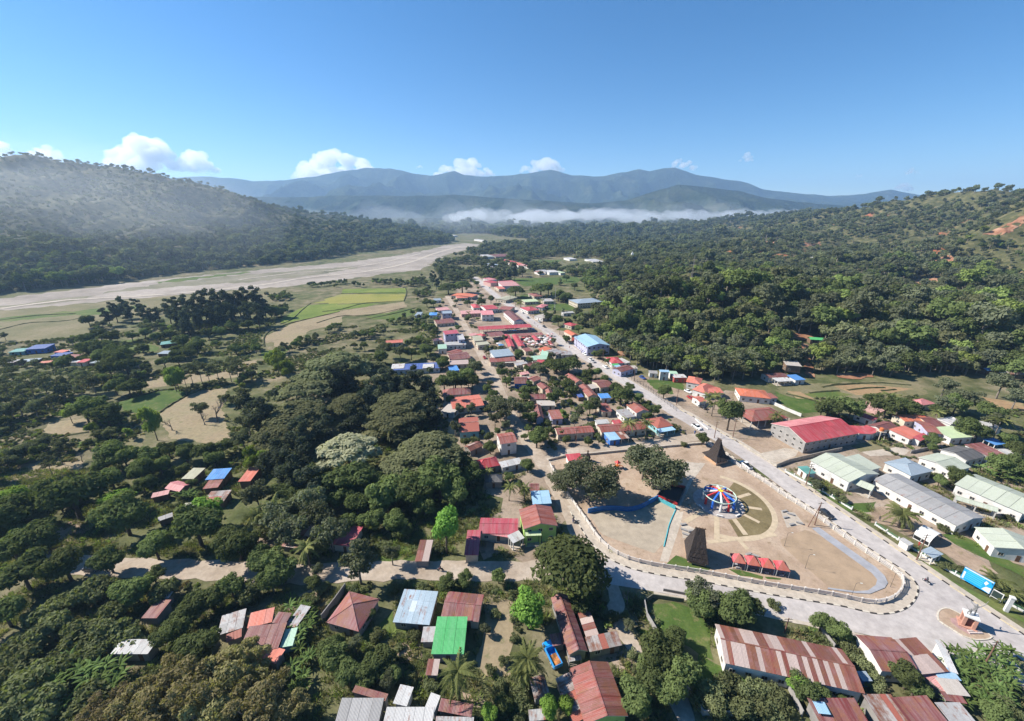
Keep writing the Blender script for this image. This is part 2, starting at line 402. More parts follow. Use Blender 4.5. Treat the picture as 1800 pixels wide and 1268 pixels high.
def sheet(name, mat, crop, pix, amp=0.5, step=2.0, z=None, kindname='structure'):
    pts = [PX(crop, p) for p in pix]
    d = depth(pts[0]); step = max(step, d / 110); amp = amp * max(1, d / 160)
    if amp: pts = rough_edge(pts, step, amp, len(name) + int(abs(pts[0].x)))
    _Z[0] += 0.0006
    zz = _Z[0] if z is None else z
    bm = bmesh.new()
    f = bm.faces.new([bm.verts.new((p.x, p.y, zz)) for p in pts])
    f.normal_update()
    if f.normal.z < 0: f.normal_flip()
    bmesh.ops.triangulate(bm, faces=[f])
    me = bpy.data.meshes.new(name); bm.to_mesh(me); bm.free(); me.materials.append(mat)
    return kind(link(name, me), kindname)
def smooth_line(pts, n=5):
    """Catmull-Rom through the points"""
    out = []
    for i in range(len(pts) - 1):
        p0, p1, p2, p3 = pts[max(i - 1, 0)], pts[i], pts[i + 1], pts[min(i + 2, len(pts) - 1)]
        for k in range(n):
            t = k / n
            out.append(.5 * ((2 * p1) + (p2 - p0) * t + (2 * p0 - 5 * p1 + 4 * p2 - p3) * t * t + (3 * p1 - p0 - 3 * p2 + p3) * t ** 3))
    out.append(pts[-1].copy()); return out
def offset_line(pts, d):
    out = []
    for i, p in enumerate(pts):
        t = (pts[min(i + 1, len(pts) - 1)] - pts[max(i - 1, 0)]); t.z = 0; t.normalize()
        out.append(p + Vector((t.y, -t.x, 0)) * d)
    return out
def ribbon(name, mat, line, w0, w1, z, k='structure', wob=0.0, seed=1):
    """strip between the offsets w0 and w1 (positive: to the right) of a line"""
    rnd = random.Random(seed)
    a = offset_line(line, w0); b = offset_line(line, w1); mb = MB()
    vs = []
    for p, q in zip(a, b):
        e, f = rnd.uniform(-wob, wob), rnd.uniform(-wob, wob); u = (q - p).normalized()
        p, q = p + u * e, q + u * f
        vs += [(p.x, p.y, z), (q.x, q.y, z)]
    mb.add(vs, [(2 * i, 2 * i + 1, 2 * i + 3, 2 * i + 2) for i in range(len(a) - 1)])
    o = mb.build(name, mat)
    return kind(o, k) if k else o
# river: bed, bars and channels
sheet('river_bed', M_SAND, 'F', [(-160, 545), (0, 525), (100, 513), (200, 501), (300, 490), (420, 478), (520, 469), (620, 460), (700, 449), (750, 440), (780, 432), (815, 428), (845, 430),
      (830, 437), (790, 446), (765, 458), (740, 475), (690, 480), (620, 490), (560, 497), (500, 505), (420, 510), (330, 517), (240, 525), (150, 533), (60, 541), (0, 545), (-160, 565)], 3, 8)
sheet('river_bar', M_SANDG, 'F', [(190, 512), (300, 497), (420, 484), (520, 476), (600, 470), (640, 468), (560, 483), (450, 495), (330, 503), (230, 512), (180, 517)], 3, 8)
sheet('river_bar', M_SANDG, 'F', [(0, 538), (90, 527), (170, 520), (150, 527), (60, 537), (0, 542)], 3, 8)
sheet('river_bank_meadow', M_GRASS, 'F', [(270, 496), (340, 487), (440, 478), (400, 485), (330, 493), (280, 499)], 3, 8)
sheet('river_flat', M_DRYG, 'F', [(-160, 566), (0, 546), (150, 534), (330, 518), (500, 506), (480, 530), (330, 545), (180, 560), (140, 590), (0, 600), (-160, 610)], 3, 8)
sheet('river_flat', M_GRASS, 'F', [(0, 560), (150, 545), (260, 536), (230, 548), (120, 560), (0, 575)], 3, 8)
ribbon('river_channel', M_CONC, smooth_line([PX('F', p) for p in [(0, 543), (120, 528), (260, 520), (400, 508), (470, 500), (540, 488), (640, 478), (720, 462), (760, 447), (810, 433)]], 4), -4, 5, .31, wob=2)
ribbon('river_channel', M_CONC, smooth_line([PX('F', p) for p in [(420, 492), (520, 480), (600, 474), (690, 458), (740, 446)]], 4), -3, 3, .30, wob=2)
# fields on the river side
sheet('paddy_field', M_PADDY, 'A2', [(10, 805), (350, 800), (340, 830), (0, 828)], .3)
sheet('paddy_field', M_PADDY2, 'A2', [(0, 832), (335, 832), (330, 870), (-60, 885), (-90, 860)], .3)
sheet('paddy_field', M_PADDY, 'A2', [(-60, 888), (200, 880), (130, 900), (0, 915), (-100, 925)], .3)
sheet('stubble_field', M_STUB, 'A2', [(-130, 940), (60, 910), (330, 872), (345, 900), (250, 930), (0, 950), (-130, 985), (-390, 1090), (-420, 1060)], .4)
sheet('meadow', M_GRASS, 'A2', [(130, 950), (250, 930), (370, 905), (390, 935), (300, 970), (170, 965)], .5)
sheet('paddy_field', M_PADDY, 'A1', [(1480, 960), (1620, 890), (1780, 880), (1790, 925), (1600, 965), (1480, 990)], .3)
sheet('paddy_field', M_PADDY2, 'A1', [(1650, 880), (1760, 855), (1800, 860), (1800, 878)], .3)
sheet('stubble_field', M_STUB, 'A1', [(1420, 1045), (1560, 980), (1800, 925), (1800, 990), (1640, 1020), (1530, 1110), (1450, 1110)], .5)
sheet('meadow', M_GRASS, 'A1', [(1380, 1130), (1520, 1120), (1500, 1180), (1390, 1190)], .5)
sheet('meadow', M_GRASS, 'E3', [(400, 540), (560, 520), (640, 560), (720, 590), (690, 625), (500, 630)], .5)
sheet('meadow', M_LAWN, 'A4', [(810, 430), (1100, 350), (1310, 335), (1300, 380), (1100, 500), (960, 515), (860, 480)], .6)
sheet('stubble_field', M_STUB, 'A4', [(1110, 520), (1290, 400), (1400, 350), (1600, 330), (1560, 480), (1600, 600), (1640, 720), (1480, 720), (1200, 690)], .6)
sheet('stubble_field', M_STUB, 'A4', [(340, 580), (590, 540), (660, 600), (600, 640), (420, 660), (280, 650)], .6)
sheet('meadow', M_GRASS, 'A4', [(500, 720), (720, 680), (860, 690), (700, 720), (540, 750)], .6)
sheet('dry_clearing', M_DRYG, 'A4', [(880, 690), (1010, 640), (1020, 700), (980, 770), (900, 740)], .6)
sheet('dirt_clearing', M_STUB, 'A4', [(0, 900), (240, 860), (600, 840), (560, 910), (220, 960), (0, 1040)], .8)
sheet('dirt_clearing', M_STUB, 'A4', [(1010, 260), (1200, 220), (1500, 240), (1700, 150), (1800, 130), (1800, 240), (1600, 260), (1250, 310), (1040, 330)], .6)
sheet('meadow', M_GRASS, 'A4', [(820, 20), (940, 0), (1100, 30), (1080, 75), (900, 80)], .6)
sheet('meadow', M_DRYG, 'A1', [(0, 980), (400, 940), (520, 960), (420, 1040), (200, 1090), (0, 1070)], .8)
def bund(crop, px, w=.8, hgt=.55):
    ln = smooth_line([PX(crop, p) for p in px], 6); a, b = offset_line(ln, -w), offset_line(ln, w); vs = []; r = random.Random(len(px))
    for p, q in zip(a, b):
        m = (p + q) / 2 + Vector((r.uniform(-.3, .3), r.uniform(-.3, .3), 0)); vs += [(p.x, p.y, 0), (m.x, m.y, hgt * r.uniform(.6, 1.3)), (q.x, q.y, 0)]
    n = len(a); kind(MB().add(vs, [(3 * i + k, 3 * i + k + 1, 3 * i + k + 4, 3 * i + k + 3) for i in range(n - 1) for k in (0, 1)]).build('field_bund', M_BUND), 'structure')
M_BUND = mat_soil('grassy_bund', (.035, .045, .018), (.055, .065, .026), (.10, .09, .045), .3, 1.5)
for c_, p_ in [('A1', [(1395, 1110), (1395, 1060), (1430, 1025), (1520, 990), (1620, 965), (1790, 925)]), ('A1', [(1480, 990), (1540, 965), (1600, 910), (1640, 880)]), ('A2', [(-100, 925), (0, 912), (130, 880), (330, 868)]), ('A2', [(0, 829), (160, 827), (345, 826)]), ('A2', [(340, 800), (345, 830), (330, 870)]), ('A2', [(-130, 985), (0, 948), (140, 945), (330, 905)]), ('A2', [(130, 965), (300, 930), (390, 905)]),
               ('A4', [(1100, 520), (1200, 450), (1300, 390), (1330, 340)]), ('A4', [(820, 430), (960, 390), (1150, 345), (1310, 335)]), ('A4', [(0, 690), (200, 640), (420, 665), (620, 640)]), ('A7', [(450, 305), (620, 298), (800, 295), (1000, 310)]), ('A7', [(290, 365), (400, 355), (500, 350)]), ('A7', [(790, 350), (900, 340)]), ('A7', [(130, 370), (250, 400), (340, 425)]), ('A7', [(380, 325), (470, 310), (640, 300)]), ('A7', [(560, 345), (700, 330), (820, 328)]),
               ('A1', [(0, 1020), (150, 985), (330, 975), (420, 960)]), ('A1', [(0, 970), (200, 945), (400, 935)]), ('E3', [(1310, 530), (1420, 470), (1560, 455)]), ('E3', [(1400, 650), (1480, 615), (1540, 600)])]: bund(c_, p_)
# fields beyond the town
sheet('sports_field', M_LAWN, 'A2', [(900, 750), (1280, 740), (1250, 770), (1080, 785), (960, 790)], .2)
sheet('meadow', M_LAWN, 'A2', [(1000, 655), (1350, 650), (1390, 685), (1180, 690), (1010, 670)], .5)
sheet('meadow', M_GRASS, 'A2', [(690, 590), (930, 585), (930, 605), (700, 615)], .5)
sheet('meadow', M_LAWN, 'A2', [(1060, 885), (1210, 880), (1230, 915), (1090, 920)], .3)
sheet('meadow', M_LAWN, 'A2', [(940, 840), (1010, 835), (1020, 860), (950, 870)], .3)
# fields at the foot of the wooded rise
sheet('terraced_field', M_DRYG, 'A7', [(150, 290), (420, 300), (800, 280), (1060, 300), (1130, 370), (860, 410), (600, 400), (330, 400), (130, 370), (60, 330)], .6)
sheet('terraced_field', M_TERR, 'A7', [(450, 310), (700, 305), (1030, 335), (900, 360), (620, 380)], .4)
sheet('terraced_field', M_TERR, 'A7', [(130, 350), (220, 355), (330, 410), (200, 405)], .4)
sheet('meadow', M_GRASS, 'A7', [(250, 370), (480, 350), (600, 380), (330, 400)], .4)
sheet('dry_slope', M_TERR, 'A7', [(1500, 390), (1800, 440), (1800, 490), (1560, 470)], .6)
sheet('meadow', M_LAWN, 'A7', [(50, 350), (140, 390), (330, 420), (380, 500), (200, 510), (80, 430)], .5)
# town ground
sheet('town_ground', M_DUST, 'F', [(835, 487), (870, 500), (930, 545), (1000, 590), (1060, 625), (1120, 660), (1200, 690), (1300, 690), (1420, 760), (1560, 730), (1700, 760), (1830, 800), (1830, 960),
      (1700, 1010), (1500, 900), (1400, 870), (1240, 775), (1060, 800), (965, 815), (1010, 900), (960, 980), (850, 985), (830, 940), (880, 900), (840, 830), (780, 760), (770, 690), (760, 640), (770, 580), (775, 530)], 1.2, 4)
sheet('yard', M_DUST, 'B3', [(560, 640), (720, 700), (740, 960), (680, 1000), (600, 905), (460, 910), (500, 860), (700, 830), (680, 760), (560, 720)], .5)
sheet('yard', M_DIRT, 'B2', [(890, 780), (1000, 770), (1010, 880), (880, 920), (850, 850)], .5)
sheet('yard', M_DIRT, 'B2', [(1250, 1090), (1380, 1120), (1400, 1180), (1270, 1180)], .5)
sheet('garden_plot', M_STUB, 'B2', [(1380, 560), (1551, 530), (1551, 1000), (1400, 1000), (1330, 920), (1390, 700)], .6)
sheet('garden_lawn', M_LAWN, 'B3', [(850, 560), (980, 545), (1130, 600), (1200, 700), (1220, 900), (1130, 860), (900, 740), (870, 640)], .5)
sheet('garden_lawn', M_LAWN, 'B3', [(1130, 860), (1230, 920), (1551, 1000), (1551, 1268), (1450, 1210), (1170, 1180), (1080, 1060), (1120, 960)], .8)
sheet('garden_lawn', M_LAWN, 'B4', [(100, 730), (290, 690), (340, 780), (130, 750)], .4)
sheet('yard', M_DUST, 'B2', [(150, 560), (330, 470), (420, 470), (330, 560), (200, 600)], .5)
sheet('yard', M_DUST, 'B2', [(0, 60), (220, 60), (200, 140), (120, 200), (0, 230)], .7)
sheet('yard', M_DIRT, 'B1', [(330, 120), (420, 60), (560, 30), (570, 90), (440, 180), (330, 190)], .7)
sheet('garden_grass', M_GRASS, 'B2', [(680, 140), (850, 110), (980, 170), (960, 290), (760, 310), (720, 230)], .6)
sheet('garden_grass', M_GRASS, 'B2', [(600, 740), (740, 690), (830, 600), (830, 680), (1000, 720), (990, 760), (760, 780), (640, 850)], .6)
sheet('school_lawn', M_LAWN, 'C7', [(240, 330), (700, 370), (740, 480), (560, 520), (340, 440)], .4)
sheet('school_yard', M_DIRT, 'C7', [(560, 430), (720, 470), (800, 590), (900, 620), (760, 640), (600, 520)], .3)
sheet('church_yard', M_DIRT, 'C8', [(0, 700), (240, 560), (420, 640), (700, 690), (780, 790), (1260, 770), (1000, 840), (600, 950), (450, 990), (200, 860)], .3)
sheet('church_yard', M_CONC, 'C8', [(250, 830), (560, 760), (740, 780), (700, 860), (520, 930), (400, 950)], .2)
sheet('compound_lawn', M_LAWN, 'A7', [(80, 930), (130, 910), (560, 1150), (760, 1130), (740, 1200), (640, 1200), (540, 1200)], .4)
sheet('compound_yard', M_DIRT, 'D4', [(0, 100), (230, 60), (640, 300), (900, 480), (1300, 700), (1500, 860), (1300, 870), (900, 640), (560, 440), (280, 300), (0, 260)], .4)
sheet('compound_lawn', M_LAWN, 'D4', [(830, 400), (1000, 380), (1200, 470), (1450, 600), (1800, 800), (1800, 900), (1500, 760), (1200, 620), (1000, 520)], .4)
sheet('roadside_grass', M_GRASS, 'B7', [(230, 0), (330, 0), (750, 290), (1300, 640), (1522, 770), (1522, 830), (1300, 720), (900, 430), (600, 250)], .3)
sheet('roadside_grass', M_GRASS, 'B8', [(0, 130), (450, 440), (860, 640), (1268, 870), (1268, 920), (900, 760), (500, 560), (0, 200)], .2)
sheet('compound_yard', M_DUST, 'A7', [(1130, 1000), (1300, 960), (1340, 1100), (1240, 1060)], .4)
sheet('side_yard', M_CONC, 'A7', [(660, 780), (930, 740), (1000, 770), (960, 800), (720, 810)], .3)
sheet('church_lawn', M_DRYG, 'A7', [(580, 740), (760, 690), (860, 720), (920, 740), (650, 780)], .4)

# ---------------------------------------------------------------- roads and kerbs
main_px = [(834, 487), (863, 513), (884, 529), (913, 548), (932, 564), (965, 584), (1001, 612), (1039, 634), (1068, 652), (1126, 688), (1161, 707), (1185, 724), (1211, 738), (1242, 757),
           (1287, 783), (1335, 815), (1390, 854), (1448, 895), (1517, 943), (1606, 1006), (1676, 1055), (1758, 1111), (1840, 1168)]
MAIN = smooth_line([P(*p) for p in main_px], 4)
SIDE = smooth_line([P(*p) for p in [(1060, 1003), (1132, 1014), (1200, 1026), (1280, 1041), (1350, 1055), (1437, 1073), (1524, 1091), (1600, 1109), (1690, 1137), (1790, 1172)]], 5)
DIRT = smooth_line([P(*p) for p in [(1090, 1008), (1000, 1003), (900, 1004), (800, 1002), (700, 1003), (600, 1007), (500, 1009), (400, 1003), (290, 1001), (160, 996), (60, 990)]], 5)
STR2 = smooth_line([P(*p) for p in [(786, 521), (805, 551), (817, 573), (832, 599), (850, 632), (866, 654), (878, 684), (895, 725), (910, 747), (924, 772), (944, 799), (962, 828), (982, 865), (1004, 905), (1020, 945), (1048, 985), (1075, 1003)]], 5)
NORTH = smooth_line([P(*p) for p in [(950, 812), (1000, 796), (1050, 791), (1117, 785), (1183, 775), (1250, 764)]], 5)
BACK = smooth_line([P(*p) for p in [(1072, 1005), (1080, 1040), (1085, 1075), (1098, 1110), (1120, 1150), (1160, 1190), (1190, 1230), (1215, 1290)]], 4)
ribbon('road', M_ROADD, DIRT, -3.2, 3.2, .085, wob=.5)
ribbon('road', M_ROADD, STR2, -2.7, 2.7, .092, wob=.35, seed=3)
ribbon('path', M_ROADD, BACK, -1.8, 1.8, .088, wob=.5, seed=4)
ribbon('road', M_ROADD, NORTH, -2.8, 2.8, .098, wob=.2)
ribbon('road', M_ASPH, SIDE, -4.2, 4.2, .104)
ribbon('road', M_ASPH, MAIN, -4.0, 4.0, .112)
ribbon('road_shoulder', M_ROADD, MAIN[:44], 4.0, 6.2, .100, wob=.5, seed=9)
ribbon('road_shoulder', M_ROADD, MAIN[:50], -6.4, -4.0, .100, wob=.5, seed=8)
sheet('road_junction', M_ASPH, 'B4', [(868, 470), (905, 440), (1000, 500), (1150, 600), (1300, 740), (1500, 860), (1500, 930), (1400, 910), (1200, 815), (900, 740), (700, 690), (650, 625), (800, 600), (860, 560), (885, 520)], 0, z=.118)
M_KW = plain('kerb_white', (.62, .56, .46), .8, .2); M_KB = plain('kerb_black', (.035, .032, .03), .8, .2); M_KY = plain('kerb_cream', (.60, .50, .33), .8, .2)
def walk(line, step, start=0.0):
    """points and directions at even steps along a line"""
    out = []; acc = start
    for a, b in zip(line[:-1], line[1:]):
        L = (b - a).length; t = (b - a) / max(L, 1e-6)
        while acc <= L: out.append((a + t * acc, t)); acc += step
        acc -= L
    return out
_kerb_mesh = {}
def kerb(name, line, step, mats, label, w=.35, h=.13, base=.1):
    root = kind(link(name, None), 'structure', label)
    for i, (p, t) in enumerate(walk(line, step)):
        m = mats[i % len(mats)]; key = (m.name, round(step, 2))
        if key not in _kerb_mesh:
            _kerb_mesh[key] = MB().box((-step / 2 + .02, -w / 2, 0), (step / 2 - .02, w / 2, h)).mesh('kerb_stone', m)
        link('kerb_stone', _kerb_mesh[key], root, (p.x, p.y, base), math.atan2(t.y, t.x))
    return root

# ---------------------------------------------------------------- roofs, walls, houses
RUST, TIN = (.20, .075, .045), (.42, .41, .40)
def roofmat(key, c, rust=.15, fade=.3, rnd=.18, pale=None, palef=0.0):
    name = 'roof_' + key
    if name in MATS: return MATS[name]
    m, nt, b, out = new_mat(name); c = tuple(x * .86 for x in c)
    tc = coord(nt, 'Object'); mp = nt.nodes.new('ShaderNodeMapping'); nt.links.new(tc, mp.inputs[0]); mp.inputs['Scale'].default_value = (1.6, .12, .12)
    oi = nt.nodes.new('ShaderNodeObjectInfo')
    add = nt.nodes.new('ShaderNodeVectorMath'); add.operation = 'ADD'; nt.links.new(mp.outputs[0], add.inputs[0]); nt.links.new(oi.outputs['Location'], add.inputs[1])
    streak = noise(nt, add.outputs[0], 1.0, 4, .6); patch = noise(nt, worldpos(nt), .45, 5, .7)
    col = mix(nt, ramp(nt, streak, [(.35, 0.0), (.75, fade)]), c, tuple(min(.8, x * .55 + .28) for x in c))
    if rust > 0:
        f = maths(nt, 'ADD', maths(nt, 'MULTIPLY', patch, .6), maths(nt, 'MULTIPLY', streak, .5))
        col = mix(nt, ramp(nt, f, [(.70 - rust * .45, 0.0), (.80 - rust * .35, 1.0)]), col, mix(nt, patch, (.10, .035, .022), (.30, .13, .075)))
    if pale: col = mix(nt, ramp(nt, oi.outputs['Random'], [(1 - palef - .02, 0.0), (1 - palef + .02, 1.0)]), col, pale)
    seam = maths(nt, 'SINE', maths(nt, 'MULTIPLY', mp.outputs[0], 4.4)) if False else None
    k = ramp(nt, oi.outputs['Random'], [(0, 1 - rnd), (1, 1 + rnd)])
    col = mix(nt, 1.0, col, k, 'MULTIPLY')
    col = mix(nt, 1.0, col, ramp(nt, noise(nt, worldpos(nt), 4.0, 3, .6), [(.3, .86), (.7, 1.08)]), 'MULTIPLY')
    setcol(nt, b, col); b.inputs['Roughness'].default_value = .55; b.inputs['Specular IOR Level'].default_value = .25
    wv = nt.nodes.new('ShaderNodeTexWave'); wv.wave_type = 'BANDS'; wv.bands_direction = 'X'; wv.inputs['Scale'].default_value = 1.2
    nt.links.new(tc, wv.inputs['Vector']); bump(nt, b, wv.outputs[1], .5, .06)
    return m
ROOFS = {  # colour, rust, fading, tint spread, pale sheets
    'rustred': ((.235, .062, .045), .5, .6, .28, (.34, .265, .235), .36), 'oxblood': ((.180, .044, .040), .38, .6, .18, None, 0), 'maroon': ((.21, .050, .046), .42, .65, .2, None, 0),
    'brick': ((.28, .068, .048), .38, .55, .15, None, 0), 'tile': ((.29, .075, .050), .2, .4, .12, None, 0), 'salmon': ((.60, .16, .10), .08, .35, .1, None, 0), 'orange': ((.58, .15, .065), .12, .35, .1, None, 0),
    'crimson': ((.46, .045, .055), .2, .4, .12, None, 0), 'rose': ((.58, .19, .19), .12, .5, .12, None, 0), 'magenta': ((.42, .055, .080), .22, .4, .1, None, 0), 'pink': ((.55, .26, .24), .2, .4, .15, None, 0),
    'green': ((.075, .40, .125), .0, .2, .08, None, 0), 'mint': ((.36, .55, .40), .05, .4, .1, None, 0), 'sage': ((.44, .47, .37), .04, .4, .05, None, 0), 'lime': ((.50, .60, .34), .04, .4, .05, None, 0),
    'teal': ((.09, .28, .24), .05, .3, .1, None, 0), 'blue': ((.06, .25, .60), .03, .4, .1, None, 0), 'sky': ((.30, .50, .66), .05, .5, .1, None, 0), 'powder': ((.35, .45, .52), .24, .5, .12, (.45, .50, .53), .2),
    'slate': ((.27, .33, .38), .08, .3, .08, None, 0), 'tin': ((.40, .39, .38), .34, .3, .16, None, 0), 'rusttin': ((.42, .38, .35), .52, .3, .3, (.26, .085, .06), .35), 'grey': ((.31, .30, .29), .16, .35, .10, None, 0),
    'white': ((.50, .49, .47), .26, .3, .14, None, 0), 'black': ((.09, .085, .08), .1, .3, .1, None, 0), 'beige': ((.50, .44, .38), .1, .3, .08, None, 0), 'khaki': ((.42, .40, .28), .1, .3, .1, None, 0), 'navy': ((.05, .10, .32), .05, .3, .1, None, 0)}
def RM(k): return roofmat(k, *ROOFS[k])
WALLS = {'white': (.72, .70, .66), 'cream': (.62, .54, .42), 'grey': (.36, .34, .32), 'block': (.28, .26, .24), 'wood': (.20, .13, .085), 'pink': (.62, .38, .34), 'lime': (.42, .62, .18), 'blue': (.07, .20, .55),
         'lilac': (.48, .48, .62), 'aqua': (.32, .60, .62), 'red': (.42, .07, .06), 'yellow': (.66, .55, .24), 'tin': (.36, .35, .33), 'orange': (.60, .30, .14), 'mint': (.45, .62, .50)}
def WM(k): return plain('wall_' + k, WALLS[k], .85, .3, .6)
M_DARK = plain('dark_interior', (.02, .02, .022), .6, .1)
def _glass():
    m, nt, b, out = new_mat('window_glass'); setcol(nt, b, (.025, .03, .035)); b.inputs['Roughness'].default_value = .12; return m
M_GLASS = _glass(); M_FRAME = plain('window_frame_paint', (.55, .50, .44), .7, .15); M_DOOR = plain('door_paint', (.16, .085, .05), .7, .3); M_TRIM = plain('white_trim', (.70, .67, .62), .7, .15)
M_POST = plain('post_paint', (.64, .61, .56), .7, .15)
ME_WIN = MB().box((-.62, -.05, -.55), (-.52, .05, .55)).box((.52, -.05, -.55), (.62, .05, .55)).box((-.52, -.05, .45), (.52, .05, .55)).box((-.52, -.05, -.55), (.52, .05, -.45)).box((-.03, -.045, -.45), (.03, .045, .45)).mesh('window', M_FRAME)
ME_PANE = MB().box((-.52, -.02, -.45), (.52, .025, .45)).mesh('pane', M_GLASS)
ME_WINF = MB().box((-.60, -.04, -.5), (.60, .05, .5)).mesh('window_far', M_GLASS)
ME_DOOR = MB().box((-.45, -.04, 0), (.45, .05, 2.05)).box((.3, .05, .95), (.36, .09, 1.1)).mesh('door', M_DOOR)
rndh = random.Random(11)
HOUSES = []
def slope_sheets(roof, quad, mat, th, wstep, lstep):
    """lay single metal sheets over a sloping quad a(eave left) b(eave right) c(ridge right) d(ridge left)"""
    a, b, c, d = [Vector(q) for q in quad]
    nx = max(1, round((b - a).length / wstep)); ny = max(1, round((d - a).length / lstep))
    for j in range(ny):
        for i in range(nx):
            def pt(u, v): return a.lerp(b, u).lerp(d.lerp(c, u), v)
            g = .012; lift = Vector((0, 0, rndh.uniform(0, .022) + (ny - j) * -.012 + .03))
            q = [pt((i + g) / nx, j / ny + .0), pt((i + 1 - g) / nx, j / ny), pt((i + 1 - g) / nx, (j + 1) / ny + (.012 if j < ny - 1 else 0)), pt((i + g) / nx, (j + 1) / ny + (.012 if j < ny - 1 else 0))]
            MB().slab([p + lift for p in q], th).build('roof_sheet', mat, roof)
def house(crop, A, B, C, typ='g', he=2.8, rise=1.3, roof='rustred', wall='cream', label='', name='house', cat='house', group=None, over=.35, sheets=None,
          wins=True, doors=True, posts=False, ridge=True, z0=0.0, step=1.5, gable=None, eave=None, roof2=None):
    a, b, c = PX(crop, A, he + z0), PX(crop, B, he + z0), PX(crop, C, he + z0)
    u = (b - a); L = u.length; u.normalize()
    n = Vector((-u.y, u.x, 0)); W = (c - b).dot(n)
    if W < 0:  # keep local +y on the far side
        a, b = b, a; u = -u; n = -n; W = -W
    W = max(W, 1.2)
    cen = (a + b) / 2 + n * (W / 2); rz = math.atan2(u.y, u.x)
    root = thing(name, label, cat, (cen.x, cen.y, z0), rz, group)
    HOUSES.append((cen.x, cen.y, max(L, W) / 2, min(L, W) / 2, rz))
    D = depth(cen); near = D < 175
    if sheets is None: sheets = near
    hl, hw = L / 2, W / 2; o = min(over, hw * .3)
    rm = RM(roof); wm = WM(wall); wl, ww = hl - o, hw - o
    ez = he; th = .07
    # walls
    if not posts:
        mb = MB()
        mb.box((-wl, -ww, 0), (wl, ww, ez - .02 if typ != 'f' else ez))
        if typ == 'g':
            s = rise / hw; t = ez + s * o - .06
            for sx in (-1, 1):
                x0, x1 = (wl - .15, wl - .002) if sx > 0 else (-wl + .002, -wl + .15)
                mb.add([(x0, -ww, ez - .02), (x0, ww, ez - .02), (x0, 0, ez + rise - .1), (x1, -ww, ez - .02), (x1, ww, ez - .02), (x1, 0, ez + rise - .1)], [(0, 1, 2), (3, 5, 4), (0, 2, 5, 3), (1, 4, 5, 2), (0, 3, 4, 1)], 1 if gable else 0)
        if typ == 's':
            mb.add([(-wl, ww - .15, ez - .02), (wl, ww - .15, ez - .02), (wl, ww - .002, ez - .02), (-wl, ww - .002, ez - .02), (-wl, ww - .15, ez + rise - .12), (wl, ww - .15, ez + rise - .12), (wl, ww - .002, ez + rise - .12), (-wl, ww - .002, ez + rise - .12)],
                   [(4, 5, 6, 7), (0, 1, 5, 4), (1, 2, 6, 5), (2, 3, 7, 6), (3, 0, 4, 7)])
            for x0 in (-wl + .002, wl - .152):
                mb.add([(x0, -ww + .3, ez - .02), (x0 + .15, -ww + .3, ez - .02), (x0 + .15, ww - .16, ez - .02), (x0, ww - .16, ez - .02), (x0, ww - .16, ez + rise - .14), (x0 + .15, ww - .16, ez + rise - .14)], [(0, 3, 4), (1, 5, 2), (0, 4, 5, 1), (3, 2, 5, 4)])
        mb.build('wall', [wm, WM(gable)] if gable else wm, root)
    else:
        pts = [(x, y) for x in np.linspace(-wl, wl, max(2, int(L / 3.2) + 1)) for y in (-ww, ww)] + [(x, 0) for x in (-wl, wl)]
        for x, y in pts: MB().box((x - .12, y - .12, 0), (x + .12, y + .12, ez - .01)).build('post', M_POST if wall == 'white' else wm, root)
        MB().box((-wl - .2, -ww - .2, 0), (wl + .2, ww + .2, .12)).build('floor_slab', M_CONC, root)
    # roof
    rf = link('roof', None, root) if sheets and typ in 'gs' else None
    if typ == 'g':
        qs = [[(-hl, -hw, ez), (hl, -hw, ez), (hl, -.02, ez + rise), (-hl, -.02, ez + rise)], [(hl, hw, ez), (-hl, hw, ez), (-hl, .02, ez + rise), (hl, .02, ez + rise)]]
        if sheets:
            for i, q in enumerate(qs): slope_sheets(rf, q, RM(roof2) if roof2 and i else rm, .05, step, 3.2)
        else:
            mb = MB()
            for i, q in enumerate(qs): mb.slab(q, th, i if roof2 else 0)
            rf = mb.build('roof', [rm, RM(roof2)] if roof2 else rm, root)
        if ridge and D < 420: MB().box((-hl, -.14, ez + rise - .06), (hl, .14, ez + rise + .09)).build('ridge_cap', rm, rf)
        if sheets:
            for x in (-hl + .03, hl - .09):
                for sy in (-1, 1):
                    MB().slab([(x, sy * hw, ez - .02), (x + .06, sy * hw, ez - .02), (x + .06, sy * .01, ez + rise - .02), (x, sy * .01, ez + rise - .02)], .16).build('barge_board', M_TRIM, rf)
    elif typ == 's':
        q = [(-hl, -hw, ez), (hl, -hw, ez), (hl, hw, ez + rise), (-hl, hw, ez + rise)]
        if sheets: slope_sheets(rf, q, rm, .05, step, 3.0)
        else: rf = MB().slab(q, th).build('roof', rm, root)
    elif typ == 'h':
        r = hl - hw if hl > hw + .3 else 0.0
        rx, ry = (r, 0) if hl >= hw else (0, hw - hl)
        p = [(-hl, -hw, ez), (hl, -hw, ez), (hl, hw, ez), (-hl, hw, ez), (-rx, -ry, ez + rise), (rx, ry, ez + rise)]
        fs = [(0, 1, 5, 4), (1, 2, 5), (2, 3, 4, 5), (3, 0, 4)] if hl >= hw else [(0, 1, 4), (1, 2, 5, 4), (2, 3, 5), (3, 0, 4, 5)]
        bt = [(x, y, z - .1) for x, y, z in p[:4]]
        rf = MB().add(p + bt, fs + [(1, 0, 6, 7), (2, 1, 7, 8), (3, 2, 8, 9), (0, 3, 9, 6), (6, 9, 8, 7)]).build('roof', rm, root)
        if near:
            for k, e in ((0, 4), (1, 5 if hl >= hw else 4), (2, 5), (3, 4 if hl >= hw else 5)):
                MB().tube([p[k], p[e]], .09, 5).build('hip_cap', rm, rf)
        if rx > .3: MB().tube([p[4], p[5]], .1, 5).build('ridge_cap', rm, rf)
    elif typ == 'f':
